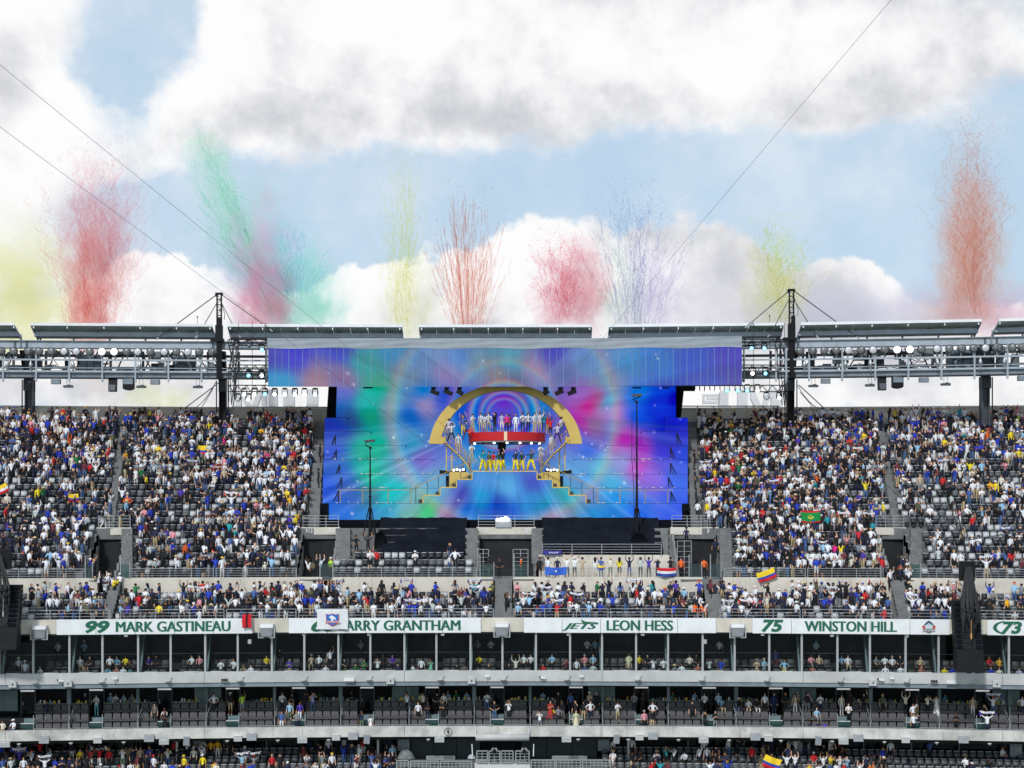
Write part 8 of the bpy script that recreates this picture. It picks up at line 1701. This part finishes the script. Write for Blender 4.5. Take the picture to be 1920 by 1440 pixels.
MR = smoke_mat('coral_smoke', L3(255, 150, 140), .28, .42, .45, .42, 1)
puff(t, 182, 440, 84, 150, YQ + 2, smoke_mat('pink_smoke', L3(255, 150, 160), .15, .40, .6, .40, 32), 6); puff(t, 176, 500, 58, 150, YQ, MR, 8); puff(t, 168, 590, 46, 95, YQ, smoke_mat('coral_smoke_base', L3(255, 120, 105), .36, .45, .6, .32, 2)); streaks(t, 180, 108, 250, 620, YQ - 1, trailmat('coral_trail', 236, 134, 132, alpha=.18), 80, 21, 1.5, 1.0, .040, 900)
t = plume('green smoke streak leaning up left, above purple and teal smoke behind the left mast', 430, 600, YQ + 3)
GS = smoke_mat('green_smoke', L3(130, 200, 160), .17, .30, .6, .38, 3)
for px_, py_, rx_, ry_ in ((385, 285, 50, 52), (402, 335, 44, 66), (424, 390, 44, 66), (455, 440, 46, 66), (500, 490, 50, 66)): puff(t, px_, py_, rx_, ry_, YQ + 3 + .01 * py_, GS, -26)
streaks(t, 520, 44, 235, 600, YQ + 2, trailmat('green_trail', 120, 185, 150, alpha=.17), 70, 41, 1.0, .9, .05, 420, lean=-140)
t = plume('purple and rose smoke cloud just right of the left mast', 485, 610, YQ)
puff(t, 490, 500, 66, 165, YQ, smoke_mat('purple_smoke', L3(198, 140, 178), .26, .26, .8, .34, 5), 10); puff(t, 496, 560, 56, 90, YQ - 2, smoke_mat('rose_smoke', L3(235, 105, 125), .26, .3, .9, .36, 6)); puff(t, 432, 470, 62, 80, YQ + 1, smoke_mat('slate_smoke', L3(140, 150, 175), .12, .3, .8, .40, 7))
t = plume('teal green smoke cloud between the left mast and the yellow trails', 560, 610, YQ + 1)
puff(t, 480, 440, 70, 120, YQ + 5, smoke_mat('moss_smoke', L3(150, 195, 170), .16, .24, .8, .36, 30), -30); puff(t, 575, 560, 75, 110, YQ + 1, smoke_mat('teal_smoke', L3(125, 205, 180), .26, .26, .8, .30, 8), -14); puff(t, 535, 500, 50, 120, YQ + 2, smoke_mat('teal_smoke_top', L3(110, 190, 200), .16, .3, .8, .36, 9), -10); streaks(t, 560, 60, 410, 560, YQ, trailmat('teal_trail', 110, 180, 190, alpha=.4), 22, 22, .6, 1.0, .03, 120)
t = plume('pale yellow-green smoke trails left of the red-brown streaks', 765, 620, YQ)
puff(t, 770, 560, 62, 110, YQ, smoke_mat('yellow_smoke', L3(240, 235, 140), .13, .45, .5, .40, 10), -6); streaks(t, 757, 62, 268, 640, YQ - 1, trailmat('yellow_trail', 206, 206, 120, alpha=.25), 46, 23, .9, .85, .038, 700)
t = plume('bundle of thin straight red-brown smoke streaks above the middle of the screen', 880, 620, YQ - 2)
streaks(t, 880, 74, 335, 640, YQ - 2, trailmat('brown_trail', 190, 128, 112, alpha=.55), 84, 24, .34, .95, .030, 200); puff(t, 880, 560, 46, 110, YQ, smoke_mat('brown_smoke', L3(230, 160, 140), .10, .5, .3, .40, 11))
t = plume('rose red smoke cloud above the right half of the big screen', 1078, 620, YQ)
puff(t, 1068, 545, 72, 100, YQ, smoke_mat('red_smoke', L3(240, 120, 140), .24, .34, .9, .35, 12)); puff(t, 1105, 520, 52, 75, YQ + 1, smoke_mat('brick_smoke', L3(225, 125, 120), .18, .36, .8, .38, 13)); streaks(t, 1055, 66, 425, 600, YQ - 1, trailmat('rose_trail', 220, 110, 130, alpha=.45), 26, 25, .8, 1.0, .032, 260)
t = plume('grey-green and violet smoke trails above the right part of the big screen', 1215, 620, YQ)
puff(t, 1165, 545, 46, 120, YQ, smoke_mat('sage_smoke', L3(150, 185, 150), .18, .4, .7, .40, 14)); puff(t, 1225, 545, 62, 120, YQ, smoke_mat('violet_smoke', L3(170, 155, 190), .17, .42, .6, .40, 15)); streaks(t, 1190, 96, 330, 630, YQ - 1, trailmat('slate_trail', 128, 128, 148, alpha=.42), 64, 26, .75, 1.0, .036, 560)
t = plume('faint yellow smoke cloud just left of the right mast', 1450, 600, YQ)
puff(t, 1452, 535, 66, 110, YQ, smoke_mat('pale_yellow_smoke', L3(235, 232, 140), .19, .4, .8, .38, 16)); streaks(t, 1458, 80, 395, 600, YQ - 1, trailmat('olive_trail', 198, 200, 120, alpha=.42), 30, 27, 1.2, 1.0, .034, 420)
t = plume('brown-red curling smoke plume at the right above the solar panels', 1820, 600, YQ)
puff(t, 1825, 480, 74, 150, YQ + 2, smoke_mat('orange_smoke', L3(240, 160, 120), .16, .4, .6, .40, 31), 6); puff(t, 1815, 430, 62, 170, YQ, smoke_mat('rust_smoke', L3(225, 140, 115), .24, .5, .5, .43, 17), 10); puff(t, 1798, 560, 62, 80, YQ, smoke_mat('rust_smoke_base', L3(225, 150, 125), .22, .35, .8, .36, 18)); streaks(t, 1822, 86, 195, 590, YQ - 1, trailmat('rust_trail', 206, 138, 108, alpha=.21), 62, 28, 1.6, 1.0, .042, 1100)
t = plume('soft yellow smoke bank at the left edge of the picture', 50, 600, YQ + 6)
puff(t, 30, 560, 130, 130, YQ + 6, smoke_mat('lemon_smoke', L3(245, 240, 120), .11, .2, .9, .28, 19)); puff(t, 60, 470, 120, 110, YQ + 8, smoke_mat('cream_smoke', L3(250, 244, 190), .05, .2, .9, .30, 20)); puff(t, 300, 745, 90, 40, YQ + 3, smoke_mat('lime_smoke_low', L3(230, 235, 110), .09, .3, .9, .40, 23)); puff(t, 190, 700, 40, 70, YQ + 3, smoke_mat('peach_smoke_low', L3(250, 190, 160), .11, .3, .9, .36, 24))
t = plume('lavender grey smoke bank low behind the right solar panels', 1690, 610, YQ + 5)
puff(t, 1640, 585, 240, 56, YQ + 5, smoke_mat('lavender_smoke', L3(215, 205, 225), .10, .16, .9, .32, 21)); puff(t, 1870, 575, 100, 60, YQ + 4, smoke_mat('mauve_smoke', L3(195, 140, 160), .17, .22, .9, .36, 22)); puff(t, 1330, 560, 120, 90, YQ + 7, smoke_mat('lilac_smoke', L3(222, 206, 224), .07, .2, .9, .34, 25))
